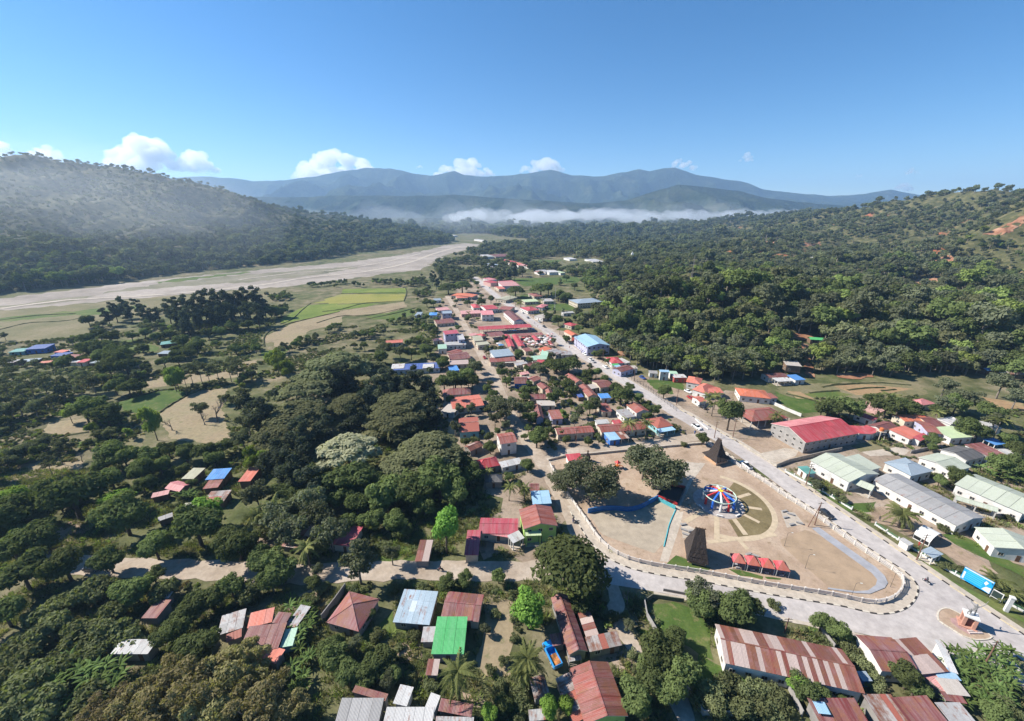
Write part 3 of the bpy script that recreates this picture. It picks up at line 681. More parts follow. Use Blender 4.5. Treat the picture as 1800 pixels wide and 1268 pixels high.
        rf = MB().box((-hl, -hw, ez), (hl, hw, ez + .16)).build('roof', rm, root)
        for lo, hi in (((-hl, -hw, ez + .16), (hl, -hw + .15, ez + .5)), ((-hl, hw - .15, ez + .16), (hl, hw, ez + .5)), ((-hl, -hw + .15, ez + .16), (-hl + .15, hw - .15, ez + .5)), ((hl - .15, -hw + .15, ez + .16), (hl, hw - .15, ez + .5))):
            MB().box(lo, hi).build('parapet', wm, rf)
    # openings
    if not posts and wins and he > 1.9 and D < 520:
        floors = 2 if he > 4.6 else 1
        for fl in range(floors):
            zc = (1.45 if floors == 1 else 1.45 + fl * (he - 2.6))
            if zc + .6 > he: zc = he - .75
            for side in range(4):
                Ln, off = ((wl, ww), (wl, ww), (ww, wl), (ww, wl))[side]
                k = int((2 * Ln - 1.2) / 2.7)
                if k < 1: continue
                for i in range(k):
                    t = (i + .5) / k * 2 * Ln - Ln
                    loc, r = ((t, -off, zc), 0.0) if side == 0 else ((-t, off, zc), math.pi) if side == 1 else ((off, t, zc), math.pi / 2) if side == 2 else ((-off, -t, zc), -math.pi / 2)
                    # window meshes face -y
                    if doors and fl == 0 and side in (0, 2) and i == k // 2 and he > 2.15:
                        link('door', ME_DOOR, root, (loc[0], loc[1], 0.0), r + math.pi); continue
                    if side == 1 and D > 200: continue
                    if near or D < 260:
                        w = link('window', ME_WIN, root, loc, r); link('pane', ME_PANE, w)
                    else: link('window', ME_WINF, root, loc, r)
    return root
# ---------------------------------------------------------------- the houses, each read off the photograph
h = house
# -- front rows along the dirt road
h('B2', (828, 668), (1050, 686), (1098, 495), 's', 2.6, .7, 'powder', 'block', 'house with low pale blue metal roof beside the bright green roof', wins=True)
h('B2', (1118, 644), (1350, 668), (1362, 500), 'g', 2.7, .9, 'maroon', 'cream', 'maroon roofed house with one white ridge strip behind the green roof')
h('B2', (1060, 862), (1260, 862), (1290, 648), 's', 3.0, .7, 'green', 'grey', 'house with plain bright green metal roof above the coconut palm', step=2.4)
h('B2', (998, 790), (1076, 788), (1083, 700), 's', 2.2, .3, 'tin', 'block', 'little grey tin shed touching the bright green roofed house', name='shed', cat='shed')
h('B2', (425, 670), (622, 726), (745, 527), 'h', 2.8, 2.0, 'maroon', 'block', 'rusty red hipped roof house beside a long boundary wall')
h('B2', (415, 192), (575, 212), (640, 100), 's', 2.6, .6, 'magenta', 'cream', 'house with smooth magenta roof next to striped rusty sheds')
h('B2', (372, 172), (420, 192), (480, 92), 's', 2.4, .4, 'rustred', 'block', 'narrow rusty lean-to joined to the smooth magenta roof', name='shed', cat='shed')
h('B2', (200, 138), (345, 152), (412, 70), 's', 2.5, .5, 'rustred', 'block', 'shed with striped rusty roof beside bare yard and leaning palms', name='shed', cat='shed')
h('B2', (150, 208), (265, 224), (300, 165), 's', 2.2, .4, 'rusttin', 'block', 'small brown tin shed behind the drooping coconut palm', name='shed', cat='shed')
h('B2', (962, 300), (1046, 300), (1064, 180), 's', 2.4, .6, 'rustred', 'grey', 'tiny rusty red hut alone in the grass by the dirt road', name='hut', cat='hut')
h('E4', (-30, 960), (150, 960), (195, 665), 's', 3.0, .5, 'magenta', 'cream', 'rose red wing with cream wall end facing the dirt road')
h('E4', (150, 690), (640, 700), (650, 505), 'g', 3.0, .9, 'magenta', 'cream', 'wide crimson roof speckled with tree shadow behind the open court')
h('E4', (200, 690), (535, 745), (560, 690), 's', 2.7, .25, 'rose', 'cream', 'narrow pink awning roof along the shaded court', name='awning', cat='awning', posts=True)
h('E4', (650, 395), (705, 640), (1130, 592), 'g', 5.6, 1.5, 'tile', 'lime', 'two storey lime green house with brown red gable roof', gable='lime')
h('E4', (730, 722), (930, 715), (970, 645), 's', 4.2, .15, 'lime', 'lime', 'lime green balcony slab under the brown red gable', name='balcony', cat='balcony', posts=True)
h('E4', (575, 815), (720, 745), (690, 640), 's', 3.0, .3, 'white', 'white', 'white canvas awning roof beside the lime green house', name='awning', cat='awning', posts=True)
h('E4', (820, 330), (1058, 318), (985, 165), 's', 3.0, .3, 'sky', 'blue', 'flat light blue roof crossed by an oval tree shadow', step=2.6)
h('E4', (780, 165), (905, 165), (960, 70), 'g', 2.8, 1.0, 'maroon', 'cream', 'small maroon gable roof touching the flat light blue roof')
h('E5', (405, 900), (905, 845), (985, 560), 's', 2.8, .8, 'oxblood', 'block', 'big oxblood sheet roof with one pale skylight sheet')
h('E5', (470, 930), (880, 1040), (905, 850), 's', 2.4, .35, 'salmon', 'block', 'coral red lean-to below the big oxblood sheet roof')
h('E5', (520, 600), (830, 520), (940, 335), 's', 2.7, .5, 'salmon', 'block', 'faded coral roof with a dark hole above the oxblood roof')
h('E5', (830, 530), (1000, 545), (1045, 415), 's', 3.0, .3, 'oxblood', 'block', 'small square oxblood roof beside the faded coral roof', name='shed', cat='shed')
h('E5', (925, 840), (1090, 810), (1130, 600), 's', 2.3, .3, 'mint', 'aqua', 'pale mint lean-to roof edged with blue shade', name='lean_to', cat='shed')
h('E5', (150, 690), (470, 590), (505, 370), 's', 2.4, .4, 'tin', 'block', 'plain grey roof with a round tree shadow on it')
h('E5', (260, 780), (455, 700), (460, 610), 's', 2.1, .3, 'rusttin', 'block', 'patchy lean-to of old sheets below the plain grey roof', name='shed', cat='shed')
h('E5', (1000, 560), (1130, 590), (1220, 320), 's', 2.4, .3, 'tin', 'block', 'pale grey slab roof among the banana plants', name='shed', cat='shed')
h('E5', (640, 1300), (900, 1290), (960, 1160), 's', 2.3, .3, 'tin', 'block', 'grey sheet roof half hidden by brown foliage', name='shed', cat='shed')
h('E6', (150, 480), (560, 480), (640, 275), 's', 2.7, .8, 'grey', 'block', 'grey sheet roof with a red top edge and red front sheets', step=2.2)
h('E6', (310, 195), (620, 280), (630, 250), 's', 3.3, .1, 'maroon', 'block', 'thin red sheet strip above the grey sheet roof', name='lean_to', cat='shed', wins=False)
h('E6', (600, 480), (1060, 480), (1110, 340), 's', 2.8, .2, 'white', 'white', 'white patched roof held down with stones and tyres', step=1.8)
h('E6', (690, 300), (820, 330), (860, 150), 's', 2.9, .2, 'white', 'white', 'white concrete wing at the top of the patched roof')
h('E6', (985, 345), (1080, 380), (1135, 235), 's', 2.9, .2, 'white', 'white', 'narrow white concrete wing beside the dark red sheets')
h('E6', (1110, 370), (1420, 430), (1440, 320), 's', 2.7, .4, 'maroon', 'block', 'dark red and white striped sheets below the coconut palm')
h('E6', (1080, 500), (1440, 510), (1460, 440), 's', 2.3, .3, 'tin', 'block', 'grey strip roof in front of striped dark red sheets', name='lean_to', cat='shed')
h('B2', (1025, 990), (1100, 992), (1130, 900), 's', 2.1, .4, 'rustred', 'block', 'tiny rusty roof hut beside the coconut palm trunk', name='hut', cat='hut')
# -- the compound with the blue truck
h('B3', (235, 520), (345, 868), (455, 832), 'g', 3.0, 1.1, 'oxblood', 'block', 'long dark red gabled house beside the round bright green tree')
h('B3', (385, 575), (450, 765), (522, 742), 's', 2.6, .4, 'rustred', 'block', 'brown side roof joined to the long dark red gable', name='lean_to', cat='shed')
h('B3', (470, 850), (668, 808), (640, 728), 's', 2.6, .5, 'rusttin', 'block', 'shed half rust striped and half bare tin by the back path', name='shed', cat='shed')
h('B3', (245, 815), (325, 800), (300, 735), 's', 2.3, .3, 'maroon', 'block', 'square red lean-to behind the blue truck', name='lean_to', cat='shed')
h('B3', (345, 950), (440, 1290), (690, 1200), 'g', 3.4, 1.3, 'brick', 'lime', 'lime walled house with rust striped and silver gable roof', roof2='rustred', gable='lime')
h('B3', (262, 1010), (375, 1285), (470, 1250), 's', 2.6, .4, 'rusttin', 'block', 'silver rust lean-to under the lime walled house roof', name='lean_to', cat='shed')
h('B3', (135, 1138), (232, 1112), (215, 985), 's', 2.3, .4, 'rusttin', 'tin', 'small silver shed streaked with rust among palms', name='shed', cat='shed')
h('B3', (105, 1270), (205, 1260), (212, 1195), 's', 2.2, .3, 'tin', 'block', 'bare tin roof corner below the silver streaked shed', name='shed', cat='shed')
h('D6', (640, 570), (880, 525), (865, 480), 's', 1.7, .15, 'tin', 'block', 'loose tin awning at the dark open gable end', name='awning', cat='awning', posts=True)
# -- halls at the road fork
h('F', (1274, 1166), (1521, 1220), (1478, 1141), 'g', 3.6, 1.2, 'rustred', 'white', 'long hall with broad rust stripes and white end wall', name='hall', cat='hall', step=.95)
h('E7', (525, 80), (605, 80), (590, 5), 's', 2.2, .2, 'slate', 'blue', 'tiny blue grey lean-to at the end of the striped hall', name='lean_to', cat='shed')
h('B4', (690, 965), (930, 985), (805, 765), 'g', 3.4, .9, 'oxblood', 'white', 'dark red hall with white side wall by the road fork', name='hall', cat='hall')
h('B4', (930, 985), (1100, 968), (940, 765), 's', 3.2, .5, 'rustred', 'white', 'hall section roofed in small red sheets next to white edge', step=1.1)
h('B4', (1100, 966), (1155, 985), (1060, 795), 's', 3.0, .3, 'white', 'white', 'white slatted roof edge strip facing the road fork', name='lean_to', cat='shed', wins=False)
h('B4', (1035, 1010), (1175, 1025), (1105, 950), 's', 2.8, .2, 'sky', 'white', 'small powder blue roof patch between pink and tan roofs')
h('B4', (1085, 1105), (1230, 1120), (1170, 1025), 's', 2.6, .3, 'beige', 'block', 'tan rusty roof below the powder blue patch')
h('B4', (930, 985), (1085, 1110), (1035, 1005), 's', 2.5, .2, 'pink', 'block', 'slim pink sheet roof beside the tan rusty roof', name='lean_to', cat='shed')
h('B4', (1080, 1145), (1210, 1165), (1215, 1115), 's', 2.4, .2, 'maroon', 'block', 'short dark red sheet roof under the tan roof', name='lean_to', cat='shed')
h('E7', (180, 400), (570, 400), (480, 228), 's', 2.8, .6, 'maroon', 'block', 'brown red roof with a blue painted corner and tyre')
h('E7', (175, 335), (275, 345), (235, 250), 's', 3.5, .15, 'sky', 'block', 'blue and white sheet corner with a tyre on it', name='lean_to', cat='shed', wins=False)
h('E7', (660, 400), (900, 400), (795, 195), 's', 2.8, .5, 'rusttin', 'block', 'patchwork roof of cream grey and red sheets', step=1.2)
h('E7', (900, 420), (1200, 400), (1010, 205), 's', 2.9, .5, 'oxblood', 'block', 'plain dark oxblood roof beside the patchwork roof')
h('E7', (1210, 400), (1420, 400), (1290, 255), 's', 2.5, .3, 'tin', 'block', 'rough grey tin roof in front of the banana patch')
# -- west of the grove and the left village
h('E1', (800, 320), (970, 308), (1050, 225), 's', 3.0, .6, 'blue', 'wood', 'house with bright blue roof among the mango trees')
h('E1', (780, 400), (915, 385), (955, 312), 's', 2.5, .3, 'brick', 'wood', 'orange brown lean-to below the bright blue roof', name='lean_to', cat='shed')
h('E1', (1090, 335), (1200, 330), (1262, 215), 's', 3.2, .5, 'salmon', 'wood', 'steep coral roof beside the yellow green bamboo')
h('E1', (590, 310), (700, 312), (800, 225), 's', 2.7, .5, 'khaki', 'wood', 'olive grey roof between dark trees and the blue roof')
h('E1', (445, 395), (575, 425), (670, 350), 'g', 2.7, .9, 'rose', 'wood', 'house with dusty pink gable roof under the dark trees')
h('E1', (325, 480), (480, 445), (510, 405), 's', 2.3, .3, 'pink', 'wood', 'low pale pink lean-to beside the dusty pink gable', name='lean_to', cat='shed')
h('E1', (775, 525), (965, 510), (1005, 420), 's', 2.5, .5, 'rusttin', 'wood', 'corrugated grey roof with one rusty sheet')
h('E1', (390, 685), (520, 640), (500, 620), 's', 2.3, .4, 'grey', 'wood', 'thin grey shed roof between two mango trees', name='shed', cat='shed')
h('E1', (575, 585), (740, 575), (700, 525), 's', 2.2, .3, 'khaki', 'wood', 'faded green shed roof under the corrugated grey roof', name='shed', cat='shed')
h('E2', (320, 262), (590, 245), (590, 200), 's', 3.4, .6, 'navy', 'blue', 'long deep blue building on the river flat')
h('E2', (100, 300), (310, 285), (240, 255), 's', 2.6, .4, 'teal', 'aqua', 'teal roofed row next to the deep blue building')
h('E2', (650, 345), (830, 345), (850, 300), 's', 2.8, .3, 'navy', 'blue', 'small blue house with a red sheet on top')
h('E2', (700, 295), (820, 300), (800, 265), 's', 3.2, .2, 'salmon', 'blue', 'coral sheet roof piece above the small blue house', name='lean_to', cat='shed', wins=False)
h('E2', (810, 305), (930, 285), (970, 260), 's', 2.6, .3, 'sky', 'white', 'pale blue slanting roof behind the small blue house')
h('E2', (750, 375), (1010, 375), (960, 330), 's', 2.5, .4, 'brick', 'cream', 'dusty brown red roof in the river flat hamlet')
h('E2', (1000, 430), (1110, 430), (1110, 390), 's', 2.8, .4, 'crimson', 'white', 'white fronted house with bright pink red roof on the river flat')
h('E2', (905, 430), (1000, 430), (1000, 405), 's', 2.5, .2, 'white', 'white', 'white shed roof beside the bright pink red roof', name='shed', cat='shed')
h('E2', (1170, 440), (1280, 440), (1280, 405), 's', 2.5, .2, 'slate', 'wood', 'pale lilac grey roof at the edge of the tall trees')
h('E2', (500, 445), (660, 430), (670, 410), 's', 2.4, .3, 'orange', 'wood', 'thin orange roof strip below the blue house')
h('E2', (220, 430), (480, 410), (500, 380), 's', 2.4, .3, 'slate', 'wood', 'low lilac grey roofs row on the river flat')
h('E2', (0, 440), (180, 430), (170, 400), 's', 2.4, .3, 'tin', 'wood', 'long pale tin roof at the edge of the river flat')
h('E3', (725, 570), (880, 550), (885, 530), 's', 2.6, .4, 'teal', 'wood', 'long green roof shed beside the river flat meadow', name='shed', cat='shed')
h('E3', (640, 495), (690, 492), (700, 478), 's', 2.5, .3, 'white', 'wood', 'little white roof below the dark tree belt', name='hut', cat='hut')
h('E3', (700, 640), (810, 640), (790, 618), 's', 2.4, .3, 'slate', 'wood', 'pale blue grey hut roofs under the leafy trees', name='hut', cat='hut')
h('E3', (530, 760), (610, 750), (610, 730), 's', 2.5, .4, 'brick', 'wood', 'brown roof hidden in the trees by the meadow', name='hut', cat='hut')
# -- between grove and second street
h('C3', (300, 918), (700, 892), (665, 812), 'h', 3.0, 2.1, 'maroon', 'cream', 'hipped roof with broad purple red and pink stripes')
h('C3', (440, 1105), (882, 1050), (855, 895), 'g', 3.2, .7, 'salmon', 'white', 'long house with glowing salmon roof and white wall', ridge=True)
h('C3', (272, 1135), (455, 1165), (412, 985), 's', 3.0, .4, 'beige', 'white', 'plain beige roof house shaded by the grove')
h('A5', (960, 205), (1295, 188), (1290, 152), 's', 3.0, .4, 'navy', 'white', 'long low roof in blue and white pieces behind the grove')
h('A5', (948, 195), (1040, 190), (1030, 160), 's', 3.3, .3, 'white', 'white', 'cream end of the long blue and white roof', name='lean_to', cat='shed')
h('A5', (1170, 190), (1250, 186), (1240, 160), 's', 3.5, .2, 'white', 'white', 'white middle piece of the long blue roof', name='lean_to', cat='shed', wins=False)
h('C3', (408, 578), (536, 562), (522, 502), 's', 3.2, .5, 'blue', 'blue', 'small shop with clear blue roof under a tree', name='shop', cat='shop')
h('C5', (470, 285), (725, 268), (690, 92), 'g', 3.6, 1.0, 'rusttin', 'aqua', 'ruined house with broken rusty roof and aqua wall')
h('C5', (985, 432), (1196, 402), (1160, 275), 'g', 5.4, .9, 'tile', 'white', 'tall white house with plain brick red roof by the second street')
h('C5', (610, 520), (770, 450), (740, 370), 'g', 2.8, .8, 'rustred', 'block', 'small faded red roof behind the tall white house')
h('C5', (700, 745), (985, 690), (900, 585), 'h', 2.9, 1.6, 'crimson', 'block', 'blotchy crimson hipped roof against the grove')
h('C5', (1000, 725), (1260, 665), (1240, 600), 's', 2.7, .4, 'white', 'white', 'bare white metal roof next to the blotchy crimson roof')
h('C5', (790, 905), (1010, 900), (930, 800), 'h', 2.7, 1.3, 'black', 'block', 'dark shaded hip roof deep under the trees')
# -- shops along the second street
h('C1', (290, 888), (462, 872), (450, 835), 's', 7.2, .5, 'magenta', 'lilac', 'tall shop house with raspberry roof and blue glass front', name='shop_house', cat='shop')
h('C1', (455, 960), (535, 955), (520, 885), 'f', 5.6, .3, 'white', 'lilac', 'white balconied annex of the raspberry roof shop', name='shop_house', cat='shop')
h('C1', (280, 1020), (550, 1010), (545, 975), 's', 3.4, .3, 'white', 'white', 'long white flat shop front below the raspberry roof', name='shop', cat='shop')
h('C1', (208, 1065), (318, 1058), (310, 1010), 's', 3.8, .4, 'mint', 'white', 'pale mint roofed shop beside palms')
h('C1', (385, 1130), (512, 1092), (490, 1048), 'g', 3.2, .7, 'brick', 'cream', 'brick red gable shop with one raised roof')
h('C1', (355, 1200), (605, 1175), (590, 1095), 'g', 3.0, 1.0, 'oxblood', 'cream', 'dark red double roof shop on the second street')
h('C3', (400, 488), (665, 475), (660, 425), 's', 2.9, .5, 'rustred', 'cream', 'long rusty rose roof above the clear blue shop')
h('C1', (205, 598), (355, 585), (340, 555), 's', 3.0, .4, 'pink', 'white', 'pink roofed shop near the palms on the second street')
h('C1', (255, 640), (378, 635), (375, 600), 'f', 5.6, .2, 'slate', 'lilac', 'two storey lilac house near the top of the street')
h('C1', (95, 655), (195, 652), (188, 618), 'h', 3.2, .8, 'blue', 'white', 'white cottage with sky blue hip roof in the greenery')
h('A2', (385, 945), (415, 945), (415, 928), 's', 3.6, .4, 'slate', 'white', 'little grey white hut beside the paddy fields', name='hut', cat='hut')
h('C1', (160, 475), (250, 470), (240, 450), 's', 3.0, .4, 'slate', 'white', 'small pale grey roof near the head of the street')
h('C1', (155, 970), (270, 955), (260, 935), 's', 2.8, .4, 'pink', 'cream', 'low pink roof beside the raspberry roof shop')
h('C1', (190, 760), (420, 740), (360, 690), 'g', 2.9, .8, 'maroon', 'cream', 'cluster end house with brown maroon roof by the lane')
h('F', (678, 604), (708, 602), (706, 597), 'g', 3.0, .8, 'salmon', 'cream', 'salmon roofed cottage standing alone among trees')
# -- market block
h('C1', (705, 832), (1352, 798), (1345, 757), 'g', 4.2, .8, 'crimson', 'pink', 'very long crimson roof market hall with a row of pillars', name='market_hall', cat='hall', posts=True)
h('C1', (1000, 612), (1130, 725), (1242, 708), 'g', 4.6, 1.2, 'oxblood', 'white', 'long brown roof hall with a bright blue gable end', name='hall', cat='hall', gable='blue')
h('C1', (738, 650), (890, 645), (872, 598), 's', 6.0, .5, 'rose', 'white', 'white two storey block with rose roof and dark windows', name='shop_house', cat='shop')
h('C1', (490, 640), (735, 628), (730, 592), 's', 3.2, .3, 'pink', 'pink', 'long salmon pink flat range behind the white block')
h('C1', (790, 585), (945, 572), (930, 520), 'g', 4.0, .9, 'crimson', 'white', 'red roof house with blue gable behind the white block')
h('C1', (635, 565), (725, 560), (690, 520), 'h', 3.4, 1.4, 'crimson', 'white', 'small crimson pyramid roof house')
h('C1', (945, 580), (1090, 590), (1060, 545), 'g', 3.4, .9, 'brick', 'cream', 'low brick red roof beside the main road')
h('C1', (1000, 892), (1060, 1038), (1128, 1008), 'g', 3.2, .6, 'crimson', 'cream', 'first of two parallel bright red market sheds', name='market_shed', cat='shed', posts=True)
h('C1', (1100, 895), (1188, 1034), (1250, 1003), 'g', 3.2, .6, 'crimson', 'cream', 'second parallel bright red shed beside the stalls', name='market_shed', cat='shed', posts=True)
h('C1', (1340, 905), (1392, 962), (1442, 950), 'g', 3.0, .5, 'crimson', 'cream', 'short bright red shed among the market canopies', name='market_shed', cat='shed', posts=True)
h('C1', (848, 918), (1032, 898), (1010, 853), 's', 3.2, .5, 'maroon', 'cream', 'speckled dark red market roof behind the parallel sheds', name='market_shed', cat='shed', posts=True)
h('C1', (745, 910), (800, 895), (785, 858), 'h', 3.0, 1.0, 'crimson', 'cream', 'small red hip roof kiosk by the market', name='kiosk', cat='kiosk')
h('C1', (1165, 908), (1492, 892), (1490, 868), 's', 3.0, .4, 'maroon', 'cream', 'thin dark red strip roof along the market back', name='market_shed', cat='shed', posts=True)
h('C1', (650, 968), (762, 960), (720, 905), 's', 3.2, .4, 'khaki', 'cream', 'khaki green roof shop on the market side of the street', name='shop', cat='shop')
h('C1', (690, 1020), (838, 1003), (828, 972), 's', 3.6, .3, 'khaki', 'cream', 'flat sage grey shop roof with dark open front', name='shop', cat='shop')
h('C1', (610, 905), (705, 890), (700, 865), 's', 2.6, .3, 'pink', 'cream', 'pink stall roof at the street corner', name='stall', cat='stall')
h('C1', (890, 1165), (1135, 1140), (1172, 1058), 's', 4.2, .6, 'slate', 'white', 'slate blue roof building below the market sheds')
h('C1', (840, 1225), (1155, 1210), (1140, 1165), 's', 3.0, .5, 'tile', 'cream', 'long orange red roof with white posts of a new building')
h('C1', (1370, 1200), (1565, 1185), (1535, 1140), 's', 3.2, .3, 'mint', 'white', 'pale green flat roof below the market canopies')
h('C1', (1450, 1145), (1540, 1150), (1450, 1060), 's', 3.4, .3, 'mint', 'white', 'bright mint roof wing with cream edge')
h('C1', (1420, 1060), (1500, 1090), (1530, 1040), 's', 3.6, .3, 'orange', 'cream', 'small peach roof next to the bright mint wing')
h('C1', (1640, 1135), (1745, 1105), (1665, 1040), 'g', 3.4, .9, 'tin', 'cream', 'grey gable roof house with a rose corner by the main road')
h('C1', (1480, 1110), (1560, 1100), (1530, 1060), 's', 3.0, .3, 'crimson', 'cream', 'dark pink roof squeezed beside the grey gable')
h('C1', (1270, 1095), (1360, 1085), (1350, 1045), 's', 3.0, .3, 'brick', 'cream', 'brick red stall roof under the dark round tree', name='stall', cat='stall')
h('C1', (435, 445), (575, 438), (570, 405), 's', 3.2, .5, 'salmon', 'cream', 'low salmon range under the rain trees')
h('C1', (620, 432), (692, 402), (610, 322), 'g', 3.6, .8, 'orange', 'cream', 'long orange roof running down beside the rain trees')
h('C1', (850, 262), (945, 252), (920, 222), 's', 5.0, .4, 'crimson', 'pink', 'crimson roof house at the upper end of the main road')
h('C1', (845, 225), (925, 215), (905, 188), 's', 6.0, .3, 'rose', 'white', 'pinkish white house top above the crimson roof')
h('C1', (945, 335), (1030, 330), (1010, 298), 'g', 3.4, .7, 'salmon', 'cream', 'salmon gable house beside the dark umbrella tree')
h('C1', (990, 300), (1205, 292), (1180, 245), 's', 4.6, .4, 'pink', 'white', 'big pale pink walled building beside the sports field')
h('C1', (985, 265), (1160, 255), (1150, 230), 's', 3.4, .4, 'rose', 'white', 'long rose roof behind the pale pink building')
# -- far side of the main road
h('C2', (200, 612), (345, 572), (290, 535), 'g', 3.4, .9, 'khaki', 'cream', 'khaki roofed hall beside tall palms on the main road')
h('C2', (430, 632), (605, 622), (600, 595), 's', 3.0, .4, 'lime', 'cream', 'long pale cream roof school block', name='school', cat='school')
h('C2', (662, 625), (792, 620), (770, 590), 's', 3.2, .4, 'white', 'cream', 'short white roof school block beside the tall mast', name='school', cat='school')
h('C2', (545, 565), (655, 558), (600, 520), 'h', 3.2, 1.3, 'maroon', 'cream', 'maroon hip roof house below the umbrella trees')
h('C2', (470, 740), (612, 725), (545, 680), 'h', 3.4, 1.3, 'crimson', 'white', 'red hip roof house with white front by the main road')
h('C2', (560, 690), (650, 700), (620, 655), 'h', 3.2, 1.2, 'rose', 'white', 'rose hip roof house behind the white front')
h('C2', (545, 800), (650, 830), (640, 770), 's', 3.2, .5, 'beige', 'white', 'white walled house half hidden by thin palms')
h('C2', (1075, 650), (1385, 628), (1270, 582), 'h', 5.2, 1.8, 'slate', 'cream', 'large hall with pale blue grey hip roof', name='hall', cat='hall')
h('C2', (1000, 925), (1090, 905), (1050, 860), 'h', 3.2, 1.2, 'crimson', 'cream', 'red hip roof house in the trees across the road')
h('C2', (905, 985), (1000, 1040), (1040, 1005), 'g', 4.2, .9, 'orange', 'cream', 'orange red gable house next to the blue roofed store')
h('C2', (975, 1040), (1035, 1075), (1060, 1045), 's', 3.0, .4, 'brick', 'red', 'brick lean-to between orange gable and blue roofed store', name='lean_to', cat='shed')
h('C4', (862, 98), (1048, 240), (1302, 170), 'g', 6.6, 1.9, 'sky', 'lilac', 'big two storey store with light blue gable roof', name='store', cat='store')
h('C2', (900, 770), (1040, 760), (1030, 745), 's', 3.0, .3, 'white', 'white', 'thin white roofs along the lane by the hall')
h('C4', (1385, 468), (1562, 462), (1435, 378), 'h', 3.2, 1.3, 'crimson', 'white', 'raspberry hip roof at the foot of the wooded rise')
h('C4', (1575, 468), (1655, 452), (1560, 392), 's', 3.0, .4, 'white', 'white', 'bare white roof beside the raspberry hip roof')
h('C4', (1410, 500), (1500, 490), (1480, 470), 's', 2.8, .3, 'green', 'white', 'small vivid green awning by the main road', name='awning', cat='awning', posts=True)
h('C4', (1470, 535), (1550, 525), (1520, 490), 's', 2.8, .3, 'sky', 'white', 'sky blue awning next to the vivid green one', name='awning', cat='awning', posts=True)
h('C4', (1520, 590), (1700, 540), (1610, 480), 'g', 3.4, 1.0, 'maroon', 'lilac', 'dark red gable shop with blue front on the main road', name='shop', cat='shop')
h('C4', (1650, 545), (1760, 540), (1740, 500), 's', 3.0, .3, 'beige', 'white', 'beige roof behind the dark red gable shop')
h('C7', (425, 238), (545, 243), (545, 222), 's', 5.4, .3, 'sky', 'white', 'white two storey box house on the lawn edge')
h('C7', (545, 262), (650, 265), (640, 235), 's', 3.4, .3, 'mint', 'white', 'low mint roof behind the white box house')
h('C7', (600, 312), (762, 310), (725, 272), 's', 3.2, .3, 'white', 'red', 'red walled shed with white roof on the lawn', name='shed', cat='shed')
h('C7', (290, 255), (400, 262), (395, 232), 's', 2.8, .3, 'tin', 'white', 'long white wall shed beside the lawn', name='shed', cat='shed')
# -- red roofed offices and houses on the far side
h('C7', (820, 455), (990, 508), (1100, 420), 'h', 3.6, 1.9, 'salmon', 'white', 'villa with broad salmon red hip roofs by the lawn')
h('C7', (745, 362), (925, 395), (1000, 330), 'h', 3.6, 1.5, 'salmon', 'white', 'salmon wing at the rear of the villa')
h('C7', (1000, 505), (1215, 498), (1110, 420), 'g', 3.4, 1.0, 'salmon', 'white', 'salmon gable wing with a dark vent behind the palms')
h('C7', (915, 612), (1005, 600), (930, 535), 'g', 3.0, .7, 'salmon', 'white', 'little salmon porch roof beside the parked cars')
h('C8', (0, 110), (395, 150), (300, 45), 'h', 3.4, 1.4, 'orange', 'white', 'orange red hip house below the terraced fields')
h('C8', (300, 150), (480, 140), (400, 85), 's', 3.0, .4, 'brick', 'white', 'brick lean-to at the end of the orange hip house', name='lean_to', cat='shed')
h('C8', (150, 432), (612, 388), (420, 248), 'h', 3.6, 2.2, 'brick', 'white', 'open hall with red tiled hip roof on white posts', name='open_hall', cat='hall', posts=True)
h('C8', (820, 695), (1482, 578), (1085, 345), 'g', 5.2, 2.6, 'crimson', 'grey', 'large hall with crimson and pink gable roof', name='church_hall', cat='hall', step=3.0, roof2='rose')  # pale walls coloured grey, the shade of the near side put into the paint
h('C8', (1480, 580), (1655, 590), (1560, 500), 's', 3.0, .4, 'crimson', 'white', 'low crimson annex at the end of the large hall', name='lean_to', cat='shed')
h('C8', (870, 908), (1362, 1185), (1690, 1060), 'g', 4.2, 1.7, 'sage', 'white', 'long white office with sage green roof beside the road', name='office', cat='office', step=3.0, wins=True)
h('C8', (1500, 1068), (1760, 1000), (1530, 838), 's', 3.8, .8, 'sage', 'white', 'sage green rear wing of the long white office', name='office', cat='office', step=3.0)
h('A7', (570, 990), (730, 1055), (790, 1030), 'g', 3.2, 1.1, 'sage', 'white', 'sage gable porch on white posts before the office', name='porch', cat='porch', posts=True)
h('A7', (205, 882), (272, 935), (330, 922), 's', 2.8, .2, 'teal', 'white', 'guard hut with flat dark teal roof by the fence', name='guard_hut', cat='hut')
h('F', (1533, 843), (1683, 925), (1728, 908), 'g', 3.6, 1.2, 'grey', 'white', 'very long plain grey roof block beside the office', name='long_block', cat='building', step=3.4)
h('A7', (690, 945), (780, 945), (760, 925), 's', 2.8, .2, 'maroon', 'white', 'small dark red canopy between office and grey block', name='awning', cat='awning', posts=True)
h('A7', (1010, 948), (1165, 912), (980, 815), 'h', 3.6, 1.3, 'slate', 'white', 'white house with silvery grey striped hip roof')
h('A7', (1292, 922), (1432, 886), (1190, 785), 'g', 3.4, 1.1, 'sage', 'white', 'pale sage roof house behind the silvery roof')
h('A7', (1310, 1005), (1800, 1215), (1900, 1110), 'g', 3.8, 1.6, 'sage', 'white', 'big pale sage roof house with a small dormer gable', step=3.2)
h('A7', (1320, 1115), (1620, 1205), (1650, 1180), 'g', 3.0, .7, 'sage', 'white', 'covered walk with sage roof before the big sage house', name='covered_walk', cat='walkway', posts=True)
h('D4', (1215, 310), (1450, 550), (1830, 420), 'g', 3.4, 1.4, 'sage', 'white', 'white house with oval window and sage gable roof', step=3.0)
